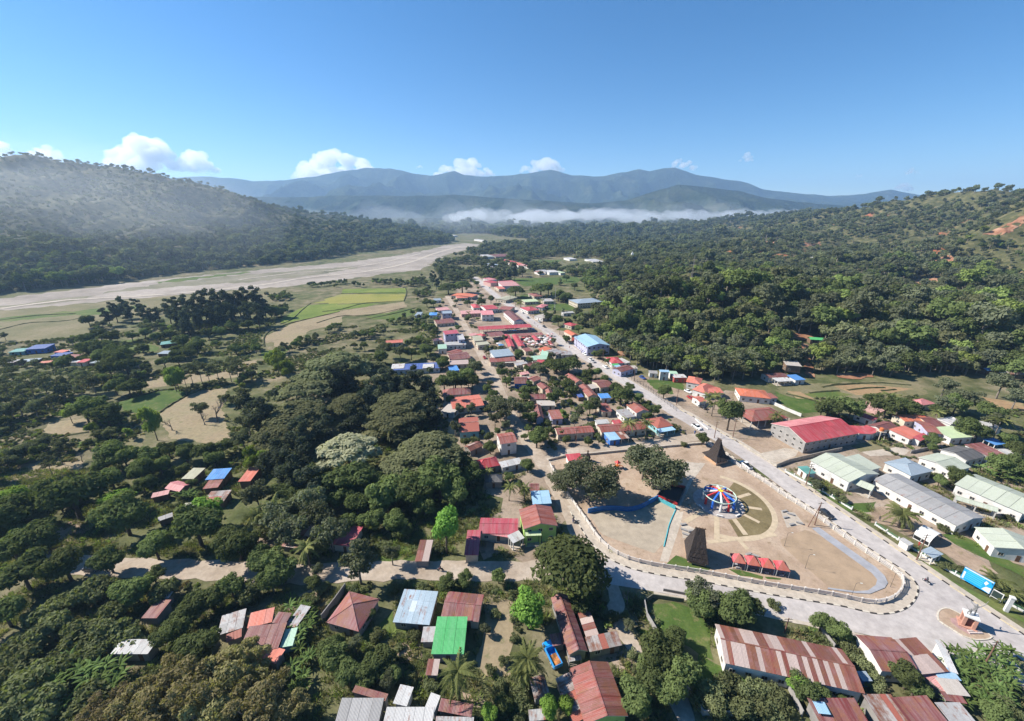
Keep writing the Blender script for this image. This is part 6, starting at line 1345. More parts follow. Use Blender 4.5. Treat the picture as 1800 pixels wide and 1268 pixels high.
# ---------------------------------------------------------------- market canopies
cols = [plain('canopy_white', (.70, .66, .62), .8, .2), plain('canopy_pink', (.62, .36, .34), .8, .2), plain('canopy_red', (.5, .10, .10), .8, .2), plain('canopy_blue', (.12, .3, .55), .8, .2)]
CAN = []
for i in range(46):
    for _ in range(30):
        p = (random.uniform(1235, 1600), random.uniform(905, 1045)); q = PX('C1', p)
        if all((q - o).length > 2.7 for o in CAN): break
    CAN.append(q); k = random.choice([0, 0, 0, 1, 1, 2]); cn = ['white', 'pink', 'red', 'blue'][k]
    m = thing('market_canopy', 'small %s canopy in the crowded market beside the red sheds' % cn, 'canopy', (q.x, q.y, .02), random.uniform(0, 3), '%s market canopies' % cn)
    s = random.uniform(1.1, 1.5); MB().add([(-s, -s, 2), (s, -s, 2), (s, s, 2), (-s, s, 2), (0, 0, 2.6)], [(0, 1, 4), (1, 2, 4), (2, 3, 4), (3, 0, 4)]).build('cloth', cols[k], m); MB().tube([(0, 0, 0), (0, 0, 2.6)], .04, 5).build('pole', M_STEEL, m)
    MB().box((-.8, -.5, .6), (.8, .5, .7)).box((-.75, -.45, 0), (-.65, .45, .6)).box((.65, -.45, 0), (.75, .45, .6)).build('stall_table', WM('wood'), m)
for i, p in enumerate([(1050, 850), (1110, 845), (1170, 850), (1080, 870), (1140, 868), (1320, 845), (1350, 850), (950, 1030), (975, 1050)]):
    q = PX('C1', p); m = thing('market_canopy', 'small pale blue canopy beside the long crimson market hall', 'canopy', (q.x, q.y, .02), .3, 'pale blue market canopies')
    MB().add([(-2, -1.5, 2.2), (2, -1.5, 2.2), (2, 1.5, 2.2), (-2, 1.5, 2.2), (0, 0, 2.8)], [(0, 1, 4), (1, 2, 4), (2, 3, 4), (3, 0, 4)]).build('cloth', [cols[3], cols[0]][i % 2], m); MB().tube([(0, 0, 0), (0, 0, 2.7)], .05, 5).build('pole', M_STEEL, m)
# ---------------------------------------------------------------- poles, masts, wires
M_POLE = plain('rusty_pole', (.22, .12, .085), .7, .3); M_CPOLE = plain('concrete_pole', (.36, .33, .30), .8, .2); M_WIRE = plain('wire', (.03, .03, .03), .5, .1)
UP = []
def upole(p, lab, hgt=9.0, mat=None, group='power poles'):
    t = thing('power_pole', lab, 'pole', (p.x, p.y, H(p.x, p.y)), 0, group); MB().tube([(0, 0, 0), (0, 0, hgt)], [.17, .10], 7).build('shaft', mat or M_POLE, t)
    for z in (hgt - .4, hgt - 1.2): MB().box((-1.0, -.05, z), (1.0, .05, z + .1)).build('crossarm', M_STEEL, t)
    for x in (-.9, 0, .9): MB().tube([(x, 0, hgt - .3), (x, 0, hgt - .1)], .06, 5).build('insulator', M_LAMP, t)
    return p
for i, (p, t) in enumerate(walk(offset_line(MAIN, -5.3)[2:], 34, 6)):
    UP.append(upole(p, 'power pole with crossarms along the main road'))
for a, b in zip(UP[:-1], UP[1:]):
    mb = MB()
    for x in (-.9, 0, .9): mb.tube([(a.x + (b.x - a.x) * k / 8 + x, a.y + (b.y - a.y) * k / 8, 8.95 - 4 * .7 * (k / 8) * (1 - k / 8)) for k in range(9)], .014, 4, caps=False)
    tag(mb.build('power_line', M_WIRE), 'three thin wires between two poles along the main road', 'wire', 'power lines')
for crop, p, lab in [('B4', (1300, 945), 'rusty power pole rising out of the banana patch'), ('B4', (100, 730), 'rusty post at the lawn beside the striped hall'), ('C6', (692, 1070), 'pole in the yard before the long red roofed range'), ('C7', (1095, 1060), 'pole at the corner of plaza road and main road')]:
    upole(PX(crop, p), lab, 8 if 'post' not in lab else 4.5, group=None)
q = PX('B6', (1690, 440)); t = thing('braced_pole', 'rusty pole with a slanting brace at the end of the curved terrace', 'pole', (q.x, q.y, .1)); MB().tube([(0, 0, 0), (0, 0, 8.5)], [.16, .1], 7).build('shaft', M_POLE, t); MB().tube([(-2.6, -.8, 0), (-.05, 0, 7.5)], [.12, .1], 7).build('brace', M_POLE, t); MB().box((-.8, -.05, 8.0), (.8, .05, 8.1)).build('crossarm', M_STEEL, t)
for i, p in enumerate([(145, 560), (330, 760), (738, 1020), (1090, 925)]):
    q = PX('B7', p); t = thing('lamp_post', ['thin lamp post at the edge of the plaza slab', 'thin lamp post between plaza slab and gazebos', 'thin lamp post inside the fence by the curved terrace end', 'thin lamp post inside the fence bend'][i], 'lamp post', (q.x, q.y, .1), random.uniform(-.5, .5))
    MB().tube([(0, 0, 0), (0, 0, 4.6), (.25, 0, 4.9), (.9, 0, 5.0)], [.06, .04, .035, .03], 6).build('shaft', M_STEEL, t); MB().box((.8, -.1, 4.92), (1.3, .1, 5.0)).build('lamp_head', M_LAMP, t)
def mast(p, hgt, lab, w=.6, mat=None):
    z0 = H(p.x, p.y); t = thing('radio_mast', lab, 'mast', (p.x, p.y, z0)); mm = mat or M_CPOLE
    for k in range(3):
        a = k * 2.094; MB().tube([(w * math.cos(a), w * math.sin(a), 0), (w * .25 * math.cos(a), w * .25 * math.sin(a), hgt)], [.1, .06], 5).build('leg', mm, t)
    n = int(hgt / 1.6); mb = MB()
    for i in range(n):
        f0, f1 = i / n, (i + 1) / n; r0, r1 = w * (1 - .75 * f0), w * (1 - .75 * f1)
        for k in range(3):
            a, b = k * 2.094, (k + 1) * 2.094; mb.tube([(r0 * math.cos(a), r0 * math.sin(a), hgt * f0), (r1 * math.cos(b), r1 * math.sin(b), hgt * f1)], .035, 4, caps=False)
    mb.build('lattice', mm, t); MB().tube([(0, 0, hgt), (0, 0, hgt + 2)], .05, 5).build('antenna', mm, t)
    return t
mast(P(975, 551), 25, 'tall pale floodlight mast beside the school field', .4, plain('pale_mast', (.55, .55, .53), .6, .15))
for px, py, hh, lab in [(1213, 508, 30, 'tall lattice radio mast on the wooded rise'), (1238, 478, 18, 'shorter lattice mast farther along the wooded rise')]:
    hp, _ = hits([px], [py]); mast(Vector(hp[0]), hh, lab, .9)
hp, _ = hits([1110], [463]); q = Vector(hp[0]); t = thing('white_tower', 'slim white tower rising from the trees on the slope', 'tower', q); MB().box((-2, -2, 0), (2, 2, 15)).build('shaft', WM('white'), t); MB().add([(-2.2, -2.2, 15), (2.2, -2.2, 15), (2.2, 2.2, 15), (-2.2, 2.2, 15), (0, 0, 20)], [(0, 1, 4), (1, 2, 4), (2, 3, 4), (3, 0, 4), (3, 2, 1, 0)]).build('spire', WM('white'), t)
for z in (5, 10): MB().box((-.6, -2.06, z), (.6, -2.0, z + 2)).build('window', M_GLASS, t)
# ---------------------------------------------------------------- plants
def leafmat(key, dark, mid, lite, trans=.33):
    dark, mid, lite = (tuple(v * 2.05 for v in c) for c in (dark, mid, lite))
    m = bpy.data.materials.new('leaf_' + key); m.use_nodes = True; nt = m.node_tree; nt.nodes.clear(); MATS['leaf_' + key] = m
    out = nt.nodes.new('ShaderNodeOutputMaterial'); d = nt.nodes.new('ShaderNodeBsdfDiffuse'); t = nt.nodes.new('ShaderNodeBsdfTranslucent'); mx = nt.nodes.new('ShaderNodeMixShader')
    oi = nt.nodes.new('ShaderNodeObjectInfo'); tc = coord(nt)
    f = noise(nt, tc, .55, 3, .6)
    g = maths(nt, 'ADD', maths(nt, 'MULTIPLY', f, .75), maths(nt, 'MULTIPLY', oi.outputs['Random'], .38))
    c = ramp(nt, g, [(.30, dark), (.55, mid), (.85, lite)])
    hs = nt.nodes.new('ShaderNodeHueSaturation'); nt.links.new(c, hs.inputs['Color'])
    nt.links.new(maths(nt, 'ADD', maths(nt, 'MULTIPLY', oi.outputs['Random'], .05), .475), hs.inputs['Hue'])
    nt.links.new(hs.outputs[0], d.inputs[0])
    tm = nt.nodes.new('ShaderNodeMix'); tm.data_type = 'RGBA'; tm.blend_type = 'MULTIPLY'; tm.inputs[0].default_value = 1; nt.links.new(hs.outputs[0], tm.inputs[6]); tm.inputs[7].default_value = (1.25, 1.35, .6, 1)
    nt.links.new(tm.outputs[2], t.inputs[0]); mx.inputs[0].default_value = trans
    nt.links.new(d.outputs[0], mx.inputs[1]); nt.links.new(t.outputs[0], mx.inputs[2]); nt.links.new(mx.outputs[0], out.inputs[0]); return m
LM = {'mango': leafmat('mango', (.030, .040, .016), (.050, .064, .024), (.100, .112, .040)), 'bright': leafmat('bright', (.050, .092, .018), (.085, .145, .028), (.13, .19, .045)),
      'rain': leafmat('rain', (.048, .054, .027), (.080, .084, .043), (.120, .122, .064)), 'pale': leafmat('pale', (.10, .10, .062), (.165, .160, .105), (.23, .22, .15)),
      'cas': leafmat('cas', (.022, .028, .020), (.036, .043, .030), (.058, .064, .043)), 'grey': leafmat('grey', (.036, .042, .025), (.062, .068, .040), (.102, .105, .064)),
      'bamboo': leafmat('bamboo', (.058, .078, .020), (.095, .118, .034), (.15, .168, .055)), 'palm': leafmat('palm', (.040, .050, .018), (.072, .082, .030), (.15, .140, .055)),
      'banana': leafmat('banana', (.030, .050, .015), (.055, .080, .024), (.105, .130, .045)), 'dry': leafmat('dry', (.075, .068, .034), (.12, .105, .052), (.18, .152, .078)),
      'scrub': leafmat('scrub', (.040, .048, .022), (.070, .078, .036), (.122, .122, .060)), 'hill': leafmat('hill', (.032, .041, .019), (.058, .066, .031), (.100, .104, .050))}
M_BARK = plain('bark', (.13, .10, .075), .95, .4, 2); M_BARKL = plain('pale_bark', (.26, .22, .18), .95, .35, 2)
def leaves(lobes, n, size, seed, droop=0.0, shell=(.72, 1.02), up=.35, flat=.75, aspect=1.6):
    """leaf sprays over ellipsoid lobes (cx, cy, cz, rx, ry, rz) as one mesh's vertices and quads"""
    r = np.random.default_rng(seed); lb = np.array(lobes, float)
    wt = (lb[:, 3] * lb[:, 4] + lb[:, 4] * lb[:, 5] + lb[:, 3] * lb[:, 5]); k = r.choice(len(lb), n, p=wt / wt.sum())
    d = r.normal(size=(n, 3)); d /= np.linalg.norm(d, axis=1)[:, None]; d[:, 2] = np.where(d[:, 2] < -.35, -d[:, 2] * r.uniform(-.6, 1, n), d[:, 2])
    rr_ = r.uniform(*shell, n)[:, None]; rr_ = np.where(r.random((n, 1)) < .15, rr_ * r.uniform(.3, .9, (n, 1)), rr_)
    c = lb[k, :3] + d * lb[k, 3:6] * rr_
    nr = d / lb[k, 3:6]; nr /= np.linalg.norm(nr, axis=1)[:, None]
    nr = nr + r.normal(size=(n, 3)) * flat * .75 + np.array([0, 0, up]); nr /= np.linalg.norm(nr, axis=1)[:, None]
    t = np.cross(nr, r.normal(size=(n, 3))); t /= np.linalg.norm(t, axis=1)[:, None] + 1e-9; t[:, 2] -= droop; t /= np.linalg.norm(t, axis=1)[:, None]
    b = np.cross(nr, t); s = (size * r.uniform(.6, 1.35, n))[:, None]
    q = np.stack([c - t * s * aspect * .5, c - b * s * .42 + t * s * .1, c + t * s * aspect * .5, c + b * s * .42 + t * s * .05], 1).reshape(-1, 3)
    return q
def quads_mesh(name, q, mats, extra=None):
    """mesh of free quads, with an MB appended as material 1"""
    n = len(q) // 4; me = bpy.data.meshes.new(name); ev = extra.v if extra else []; ef = extra.f if extra else []
    co = np.concatenate([q, np.array(ev).reshape(-1, 3)]) if ev else q
    loops = list(range(4 * n)); st = list(range(0, 4 * n, 4)); tot = [4] * n
    for f in ef: st.append(len(loops)); tot.append(len(f)); loops += [i + 4 * n for i in f]
    me.vertices.add(len(co)); me.vertices.foreach_set('co', co.astype(np.float32).ravel()); me.loops.add(len(loops)); me.loops.foreach_set('vertex_index', np.array(loops, np.int32))
    me.polygons.add(len(st)); me.polygons.foreach_set('loop_start', np.array(st, np.int32)); me.polygons.foreach_set('loop_total', np.array(tot, np.int32))
    for m in mats: me.materials.append(m)
    if ef: me.polygons.foreach_set('material_index', np.array([0] * n + [1] * len(ef), np.int32))
    me.update(calc_edges=True); return me
def trunk_mb(hgt, r, lobes, rnd, limbs=5, lean=.0):
    mb = MB(); top = Vector((lean * hgt, 0, hgt)); mb.tube([(0, 0, -.3), (lean * hgt * .2, .03 * hgt, hgt * .4), top], [r * 1.25, r * .9, r * .65], 7)
    for i in range(min(limbs, len(lobes))):
        l = lobes[i]; e = Vector(l[:3]); m = top.lerp(e, .5) + Vector((rnd.uniform(-.3, .3), rnd.uniform(-.3, .3), -.15)) * (e - top).length * .4
        mb.tube([top - Vector((0, 0, hgt * .08)), m, e], [r * .5, r * .3, r * .12], 5)
    return mb
# every tree variant is unit sized: crown about 1 wide, base at the origin
def dome(rnd, n, w=.5, hgt=.42, z=.55, spread=.3, sz=(.2, .3), vz=.8):
    L = [(0, 0, z, w * .62, w * .62, hgt * .75)]
    for i in range(n):
        a = rnd.uniform(0, 6.283); rr_ = spread * math.sqrt(rnd.uniform(.15, 1)); s = rnd.uniform(*sz)
        L.append((rr_ * math.cos(a), rr_ * math.sin(a), z + (rnd.uniform(-.7, 1) * (hgt - s * .4)) * (1.25 - rr_ / spread * .75), s, s * rnd.uniform(.85, 1.15), s * vz))
    return L
PROTO = {}
def proto(kindname, leafkey, var, lob, n, size, th, tr, bark=None, **kw):
    rnd = random.Random(hash((kindname, var)) % 1000 if False else sum(map(ord, kindname)) * 7 + var); L = lob(rnd)
    q = leaves(L, n, size, var * 13 + len(kindname) * 5, **kw); tm = trunk_mb(th, tr, L[1:] if len(L) > 2 else L, rnd)
    PROTO.setdefault(kindname, []).append((quads_mesh('crown', q, [LM[leafkey]]), tm.mesh('trunk', bark or M_BARK, True)))
for v in range(4): proto('mango', 'mango', v, lambda r: dome(r, 13, .5, .38, .52, .34, (.12, .23)), 3800, .046, .34, .035, flat=.55)
for v in range(2): proto('low', 'grey', v, lambda r: dome(r, 26, .46, .34, .42, .44, (.09, .19)), 6500, .030, .24, .03, M_BARKL, flat=1.0)
for v in range(2): proto('bright', 'bright', v, lambda r: dome(r, 12, .5, .5, .72, .28, (.15, .24)), 3800, .050, .42, .035, flat=.55)
for v in range(3): proto('grey', 'grey', v, lambda r: dome(r, 14, .4, .42, .72, .36, (.10, .18)), 2500, .046, .5, .03, M_BARKL, flat=1.1)
for v in range(3): proto('rain', 'rain', v, lambda r: [(.40 * math.sqrt(k / 21) * math.cos(k * 2.4), .40 * math.sqrt(k / 21) * math.sin(k * 2.4), .52 - .16 * (k / 21) ** 1.3 + r.uniform(-.04, .04), .15, .15, .05) for k in range(22)], 4600, .036, .34, .03, M_BARKL, flat=.45, up=.9)
for v in range(2): proto('pale', 'pale', v, lambda r: [(.40 * math.sqrt(k / 25) * math.cos(k * 2.4), .40 * math.sqrt(k / 25) * math.sin(k * 2.4), .56 - .2 * (k / 25) ** 1.3 + r.uniform(-.04, .04), .12, .12, .05) for k in range(26)], 4600, .036, .34, .03, M_BARKL, flat=.45, up=.9)
for v in range(2): proto('umbrella', 'mango', v, lambda r: [(.38 * math.sqrt(k / 17) * math.cos(k * 2.4), .38 * math.sqrt(k / 17) * math.sin(k * 2.4), .50 - .17 * (k / 17) ** 1.5 + r.uniform(-.02, .03), .19, .19, .11) for k in range(18)], 4200, .042, .28, .04, flat=.6, up=.6)
for v in range(3): proto('casuarina', 'cas', v, lambda r: [(r.uniform(-.22, .22), r.uniform(-.22, .22), .5 + k * .14, .30 - .022 * k, .30 - .022 * k, .16) for k in range(9)], 2800, .055, .8, .03, droop=.4, flat=1.2)
for v in range(2): proto('slender', 'grey', v, lambda r: [(r.uniform(-.3, .3), r.uniform(-.3, .3), .9 + k * .13, .20, .20, .15) for k in range(9)], 1500, .055, 1.1, .022, M_BARKL, flat=1.2)
for v in range(2): proto('bamboo', 'bamboo', v, lambda r: [(.3 * math.cos(k * 1.1) * (.4 + .6 * (k % 3) / 2), .3 * math.sin(k * 1.1) * (.4 + .6 * (k % 3) / 2), .55 + .11 * (k % 5), .16, .16, .22) for k in range(13)], 2600, .050, .5, .02, droop=1.0, flat=1.0, aspect=2.6)
for v in range(3): proto('shrub', 'scrub', v, lambda r: dome(r, 8, .42, .28, .26, .34, (.14, .22)), 1300, .060, .12, .03, flat=1.0)
for v in range(2): proto('drybush', 'dry', v, lambda r: dome(r, 26, .36, .38, .36, .44, (.06, .12)), 5200, .024, .16, .03, M_BARKL, flat=1.3, aspect=2.4)
def frond(a, L, lift, sag, w, seg=7, rnd=random):
    """curved feather leaf: two rows of drooping blades"""
    qs = []; pts = []
    for i in range(seg + 1):
        t = i / seg; x = L * t * math.cos(lift * (1 - t)) ; z = L * (math.sin(lift) * t - sag * t * t); pts.append(Vector((x * math.cos(a), x * math.sin(a), z)))
    for i in range(seg):
        p, q = pts[i], pts[i + 1]; t = (i + .5) / seg; s = Vector((-math.sin(a), math.cos(a), 0)) * w * (1 - .75 * abs(t - .35) / .65); dn = Vector((0, 0, -w * .55))
        for sg in (-1, 1):
            for j in range(2):
                u0 = p.lerp(q, j * .5); u1 = p.lerp(q, j * .5 + .42); tip = s * sg * rnd.uniform(.8, 1.1) + dn * rnd.uniform(.4, 1.2) + (q - p) * .8
                qs += [u0, u1, u1 + tip, u0 + tip * .96]
    return qs
def palm_mesh(v, nf=20, L=2.9, w=.55):
    r = random.Random(v); qs = []
    for i in range(nf):
        l = r.uniform(-.25, 1.15); qs += frond(i * 2.4 + r.uniform(-.2, .2), L * r.uniform(.85, 1.1), l, .35 + (.35 if l < .3 else .1), w, 7, r)
    return quads_mesh('crown', np.array([tuple(q) for q in qs]), [LM['palm']])
PALM = [palm_mesh(v) for v in range(3)]; FAN = palm_mesh(9, 44, 2.0, .42)
def banana_mesh(v):
    r = random.Random(v); qs = []
    for i in range(9):
        a = i * 2.4 + r.uniform(-.3, .3); L = r.uniform(1.7, 2.4); lift = r.uniform(.5, 1.3); w = r.uniform(.20, .30); pr = None
        for k in range(6):
            t = k / 5; x = L * t * math.cos(lift * (1 - .5 * t)) * .9; z = 1.5 + L * (math.sin(lift) * t - .5 * t * t); ww = w * math.sin(math.pi * min(.95, .12 + t * .85)) * .9
            c_ = Vector((x * math.cos(a), x * math.sin(a), z)); s = Vector((-math.sin(a), math.cos(a), 0)) * ww
            cur = (c_ + s - Vector((0, 0, ww * .35)), c_, c_ - s - Vector((0, 0, ww * .35)))
            if pr: qs += [pr[0], pr[1], cur[1], cur[0], pr[1], pr[2], cur[2], cur[1]]
            pr = cur
    return quads_mesh('leaves', np.array([tuple(q) for q in qs]), [LM['banana']]), MB().tube([(0, 0, -.2), (.05, 0, .9), (0, .05, 1.9)], [.16, .13, .08], 6).mesh('stem', plain('banana_stem', (.15, .16, .06), .8, .3))
BAN = [banana_mesh(v) for v in range(3)]
def bare_mesh(v):
    r = random.Random(v); mb = MB()
    def br(p, d, L, rd, lv):
        q = p + d * L; mb.tube([p, p.lerp(q, .5) + Vector((r.uniform(-.05, .05), r.uniform(-.05, .05), 0)) * L, q], [rd, rd * .8, rd * .6], 5)
        if lv:
            for _ in range(r.choice([2, 3, 3])):
                nd = (d + Vector((r.uniform(-.8, .8), r.uniform(-.8, .8), r.uniform(-.1, .5)))).normalized(); br(q, nd, L * r.uniform(.6, .85), rd * .6, lv - 1)
    br(Vector((0, 0, -.02)), Vector((0, 0, 1)), .3, .04, 4); return mb.mesh('trunk', M_BARKL)
BARE = [bare_mesh(v) for v in (3, 4)]
LOOK = {'low': ('wide low olive tree', 'tree', 'open_crowned_tree'), 'mango': ('dense dark green broadleaf tree', 'tree', 'broadleaf_tree'), 'bright': ('dense bright green tree', 'tree', 'leafy_tree'), 'grey': ('open grey green tree', 'tree', 'open_crowned_tree'), 'rain': ('flat topped olive rain tree', 'tree', 'rain_tree'), 'pale': ('flat topped pale cream green tree', 'tree', 'rain_tree'),
        'umbrella': ('broad dark umbrella crowned tree', 'tree', 'rain_tree'), 'casuarina': ('tall feathery dark casuarina tree', 'tree', 'casuarina_tree'), 'slender': ('slender thin trunked tree', 'tree', 'slender_tree'), 'bamboo': ('yellow green bamboo clump', 'bamboo', 'bamboo_clump'), 'shrub': ('rounded green shrub', 'shrub', 'shrub'),
        'drybush': ('brownish dry leaved bush', 'bush', 'bush'), 'palm': ('coconut palm with arching fronds', 'palm', 'palm_tree'), 'fan': ('thick trunked fan palm', 'palm', 'palm_tree'), 'banana': ('banana plant with broad leaves', 'banana plant', 'banana_plant'), 'bare': ('bare leafless tree', 'tree', 'bare_tree')}
ZC = {'low': .42, 'mango': .52, 'bright': .7, 'grey': .72, 'rain': .48, 'pale': .5, 'umbrella': .45, 'casuarina': 1.0, 'slender': 1.3, 'bamboo': .72, 'shrub': .3, 'drybush': .36, 'bare': .7}
def inside_market(px, py): return 905 < px < 975 and 575 < py < 612 or 840 < px < 940 and 560 < py < 600
TREES = []; rt = random.Random(5)
def grow(kn, base, W, label, group, hs=1.0, z=None):
    z = H(base[0], base[1]) if z is None else z; look, cat, nm = LOOK[kn]
    t = thing(nm, label or look, cat, (base[0], base[1], z), rt.uniform(0, 6.28), group); TREES.append((base[0], base[1], W / 2))
    if kn in PROTO:
        c, tr = rt.choice(PROTO[kn]); s = (W, W, W * hs); link('crown', c, t, scale=s); link('trunk', tr, t, scale=s)
    elif kn == 'bare': link('trunk', rt.choice(BARE), t, scale=W)
    elif kn == 'banana':
        c, tr = rt.choice(BAN); s = W / 3.4; link('leaves', c, t, scale=s); link('stem', tr, t, scale=s)
    else:
        hgt = W * (1.15 if kn == 'palm' else .55) * hs; ln = rt.uniform(-.5, .5)
        MB().tube([(0, 0, -.2), (ln * .3, 0, hgt * .5), (ln, 0, hgt)], [.24, .17, .15] if kn == 'palm' else [.45, .4, .4], 7).build('trunk', M_BARKL, t, True)
        link('crown', FAN if kn == 'fan' else rt.choice(PALM), t, (ln, 0, hgt), scale=W / (5.6 if kn == 'palm' else 4.0))
    return t
def tree(kn, crop, px, wpx, where, hs=1.0, own=None):
    """a plant whose crown is centred on the pixel and that many pixels wide"""
    x, y = X(crop, px); s = CROP[crop][2]; w = wpx / s; zc = ZC.get(kn, 1.0)
    W = 8.0
    for _ in range(12):
        zz = {'palm': W * 1.1, 'fan': W * .55, 'banana': W * .55}.get(kn, zc * W * hs); d = ray(x, y); t = (zz - CAM_H) / d.z if d.z < -.02 else 900.0
        p = Vector((d.x * t, d.y * t, 0)); W = .5 * W + .5 * w * t / FPX
    look = LOOK[kn][0]; lab = own or '%s %s' % (look, where)
    return grow(kn, p, W, lab, None if own else '%s %s' % (LOOK[kn][1], where), hs)
def many(kn, where, crop, items, hs=1.0):
    for it in items: tree(kn, crop, it[:2], it[2], where, it[3] if len(it) > 3 else hs)
# -- grove below the town
G = 'in the grove below the town'
tree('pale', 'A5', (640, 740), 480, G, own='cream topped flat tree, palest crown of the grove')
many('rain', G, 'A5', [(960, 530, 430), (1210, 740, 520), (1020, 420, 420), (1060, 850, 400), (270, 500, 430), (560, 150, 480), (330, 330, 420), (800, 180, 260), (640, 420, 300), (150, 640, 360), (420, 240, 360)])
many('mango', G, 'A5', [(1290, 960, 340), (930, 1060, 330), (1120, 1060, 300), (1400, 1060, 240), (620, 960, 320), (760, 950, 300), (450, 900, 260), (1500, 930, 200), (1430, 840, 200), (1000, 980, 260)])
many('casuarina', G, 'A5', [(640, 250, 230), (300, 800, 260), (200, 850, 240), (120, 800, 240), (330, 640, 220), (880, 320, 220), (960, 290, 200), (1080, 300, 200), (1180, 290, 200), (780, 400, 200), (680, 530, 220), (480, 600, 200), (560, 300, 220), (60, 500, 260), (240, 920, 260), (380, 1000, 240), (1240, 420, 180), (1260, 520, 150)], .8)
many('mango', G, 'A5', [(330, 1090, 200), (180, 1080, 220), (560, 1090, 200), (700, 1130, 220), (860, 1150, 200), (1180, 1140, 200)])
many('bamboo', 'at the edge of the grove', 'A5', [(60, 830, 130), (140, 130, 150), (220, 190, 120)])
# -- trees by the second street and town
T = 'between the houses of the town'
many('mango', T, 'A5', [(1400, 260, 170), (1480, 240, 150), (1320, 280, 150), (1520, 280, 130), (870, 110, 130), (1090, 80, 110), (1200, 60, 110), (1310, 150, 110)])
many('grey', T, 'A5', [(900, 40, 130), (1010, 70, 110), (1540, 180, 130), (1620, 60, 70), (1700, 440, 160), (1760, 470, 170), (1510, 470, 90), (1680, 540, 110)])
many('mango', T, 'C6', [(180, 960, 330), (90, 700, 220), (60, 560, 200), (400, 430, 220), (460, 400, 200), (590, 260, 250), (640, 340, 180), (880, 560, 220), (1290, 390, 330), (1230, 300, 170), (1400, 300, 150), (1730, 590, 190), (560, 990, 150), (860, 1010, 150), (130, 340, 160), (50, 340, 170), (840, 120, 190), (960, 110, 170), (1080, 190, 150)])
many('grey', T, 'C6', [(960, 540, 190), (680, 720, 170), (1000, 1000, 110), (740, 620, 150), (500, 190, 110), (220, 60, 200)])
many('banana', 'in the gardens between the red houses', 'C6', [(640, 560, 90), (700, 600, 100), (760, 540, 100), (800, 620, 100), (730, 680, 100), (660, 650, 90), (840, 500, 90), (860, 680, 90), (1060, 160, 80), (900, 150, 80), (800, 130, 80), (880, 200, 70)])
many('bamboo', T, 'C6', [(530, 660, 140), (570, 700, 100)])
many('umbrella', T, 'C4', [(620, 470, 330), (800, 450, 350)])
many('mango', T, 'C4', [(90, 340, 190), (1230, 330, 180), (1160, 330, 140), (750, 110, 110), (1330, 430, 110)])
many('grey', T, 'C4', [(570, 140, 110), (330, 510, 160), (420, 560, 130), (490, 580, 110), (60, 560, 110)])
many('mango', T, 'C3', [(1130, 590, 190), (1190, 720, 170), (960, 740, 110), (320, 430, 170), (620, 600, 190), (1000, 880, 170), (1450, 920, 190), (560, 740, 170), (660, 720, 170), (450, 740, 170), (60, 250, 190)])
many('grey', T, 'C3', [(740, 480, 190), (1110, 500, 150), (1060, 1060, 210), (1380, 1090, 250), (1250, 980, 200), (700, 1080, 120)])
many('mango', T, 'C5', [(860, 470, 190), (1320, 690, 210), (1090, 830, 150), (1480, 320, 200), (1330, 230, 120), (1280, 330, 110), (760, 760, 120), (1220, 930, 130)])
many('grey', T, 'C5', [(1050, 180, 130), (980, 60, 140), (1370, 100, 140)])
many('palm', T, 'C5', [(1090, 960, 190), (1280, 980, 170), (830, 760, 130)])
many('mango', T, 'C1', [(740, 490, 130), (850, 450, 120), (560, 500, 100), (430, 480, 80), (680, 260, 90), (70, 490, 130), (150, 500, 110), (560, 700, 90), (110, 1060, 120), (290, 1180, 120), (1180, 1110, 130), (60, 680, 110), (190, 700, 90), (450, 800, 90)])
many('umbrella', 'near the upper end of the main road', 'C1', [(330, 300, 220), (500, 280, 240), (1150, 340, 220), (1460, 310, 260)])
many('casuarina', 'near the upper end of the main road', 'C1', [(240, 150, 90, 1.5), (130, 190, 110), (180, 230, 110), (400, 130, 70), (1140, 110, 120), (1080, 140, 90), (1010, 140, 90), (920, 150, 80), (880, 150, 70), (640, 90, 60), (820, 110, 70)])
many('palm', 'along the streets of the town', 'C1', [(1150, 480, 70), (1180, 510, 70), (1215, 500, 70), (1480, 470, 60), (30, 880, 120), (60, 960, 110), (130, 900, 90), (580, 620, 60), (820, 1040, 80), (640, 230, 50), (1690, 250, 40), (1740, 240, 40)])
many('mango', T, 'C2', [(840, 540, 170), (920, 560, 160), (720, 450, 190), (1160, 380, 140), (1260, 400, 160), (1330, 440, 150), (1040, 430, 120), (940, 330, 100), (1420, 460, 150), (720, 800, 130), (840, 840, 170), (960, 860, 130), (1100, 800, 120), (940, 1080, 110), (1090, 950, 120), (1010, 260, 110), (1120, 250, 100), (660, 200, 90), (770, 200, 90), (620, 280, 80)])
many('casuarina', T, 'C2', [(690, 740, 80), (790, 740, 60), (900, 740, 50), (1180, 830, 90), (870, 380, 50)])
# -- plaza trees and road trees
tree('low', 'A6', (560, 960), 430, '', 1.0, own='wide olive green tree over the blue pool wall on the plaza')
tree('low', 'A6', (350, 970), 220, '', .9, own='slim olive tree at the lane side of the plaza')
tree('low', 'A6', (1010, 880), 430, '', 1.05, own='big leafy tree beside the dark basin on the plaza')
tree('grey', 'A6', (930, 830), 260, '', .9, own='lighter half of the leafy pair beside the dark basin')
tree('mango', 'A6', (1070, 350), 115, '', own='single round dark tree on the school lawn')
tree('mango', 'A6', (1540, 490), 200, '', 1.5, own='tall dark column shaped tree by the main road')
tree('umbrella', 'F', (1003, 985), 132, '', 1.15, own='huge dark umbrella tree where the lanes meet the plaza')
tree('bright', 'F', (928, 1068), 74, '', 1.0, own='round bright green tree beside the dark red gabled house')
tree('bright', 'F', (783, 925), 58, '', 1.5, own='tall bright green tree next to the rose red wing')
tree('grey', 'F', (629, 985), 76, '', 1.0, own='feathery green tree on the edge of the dirt road')
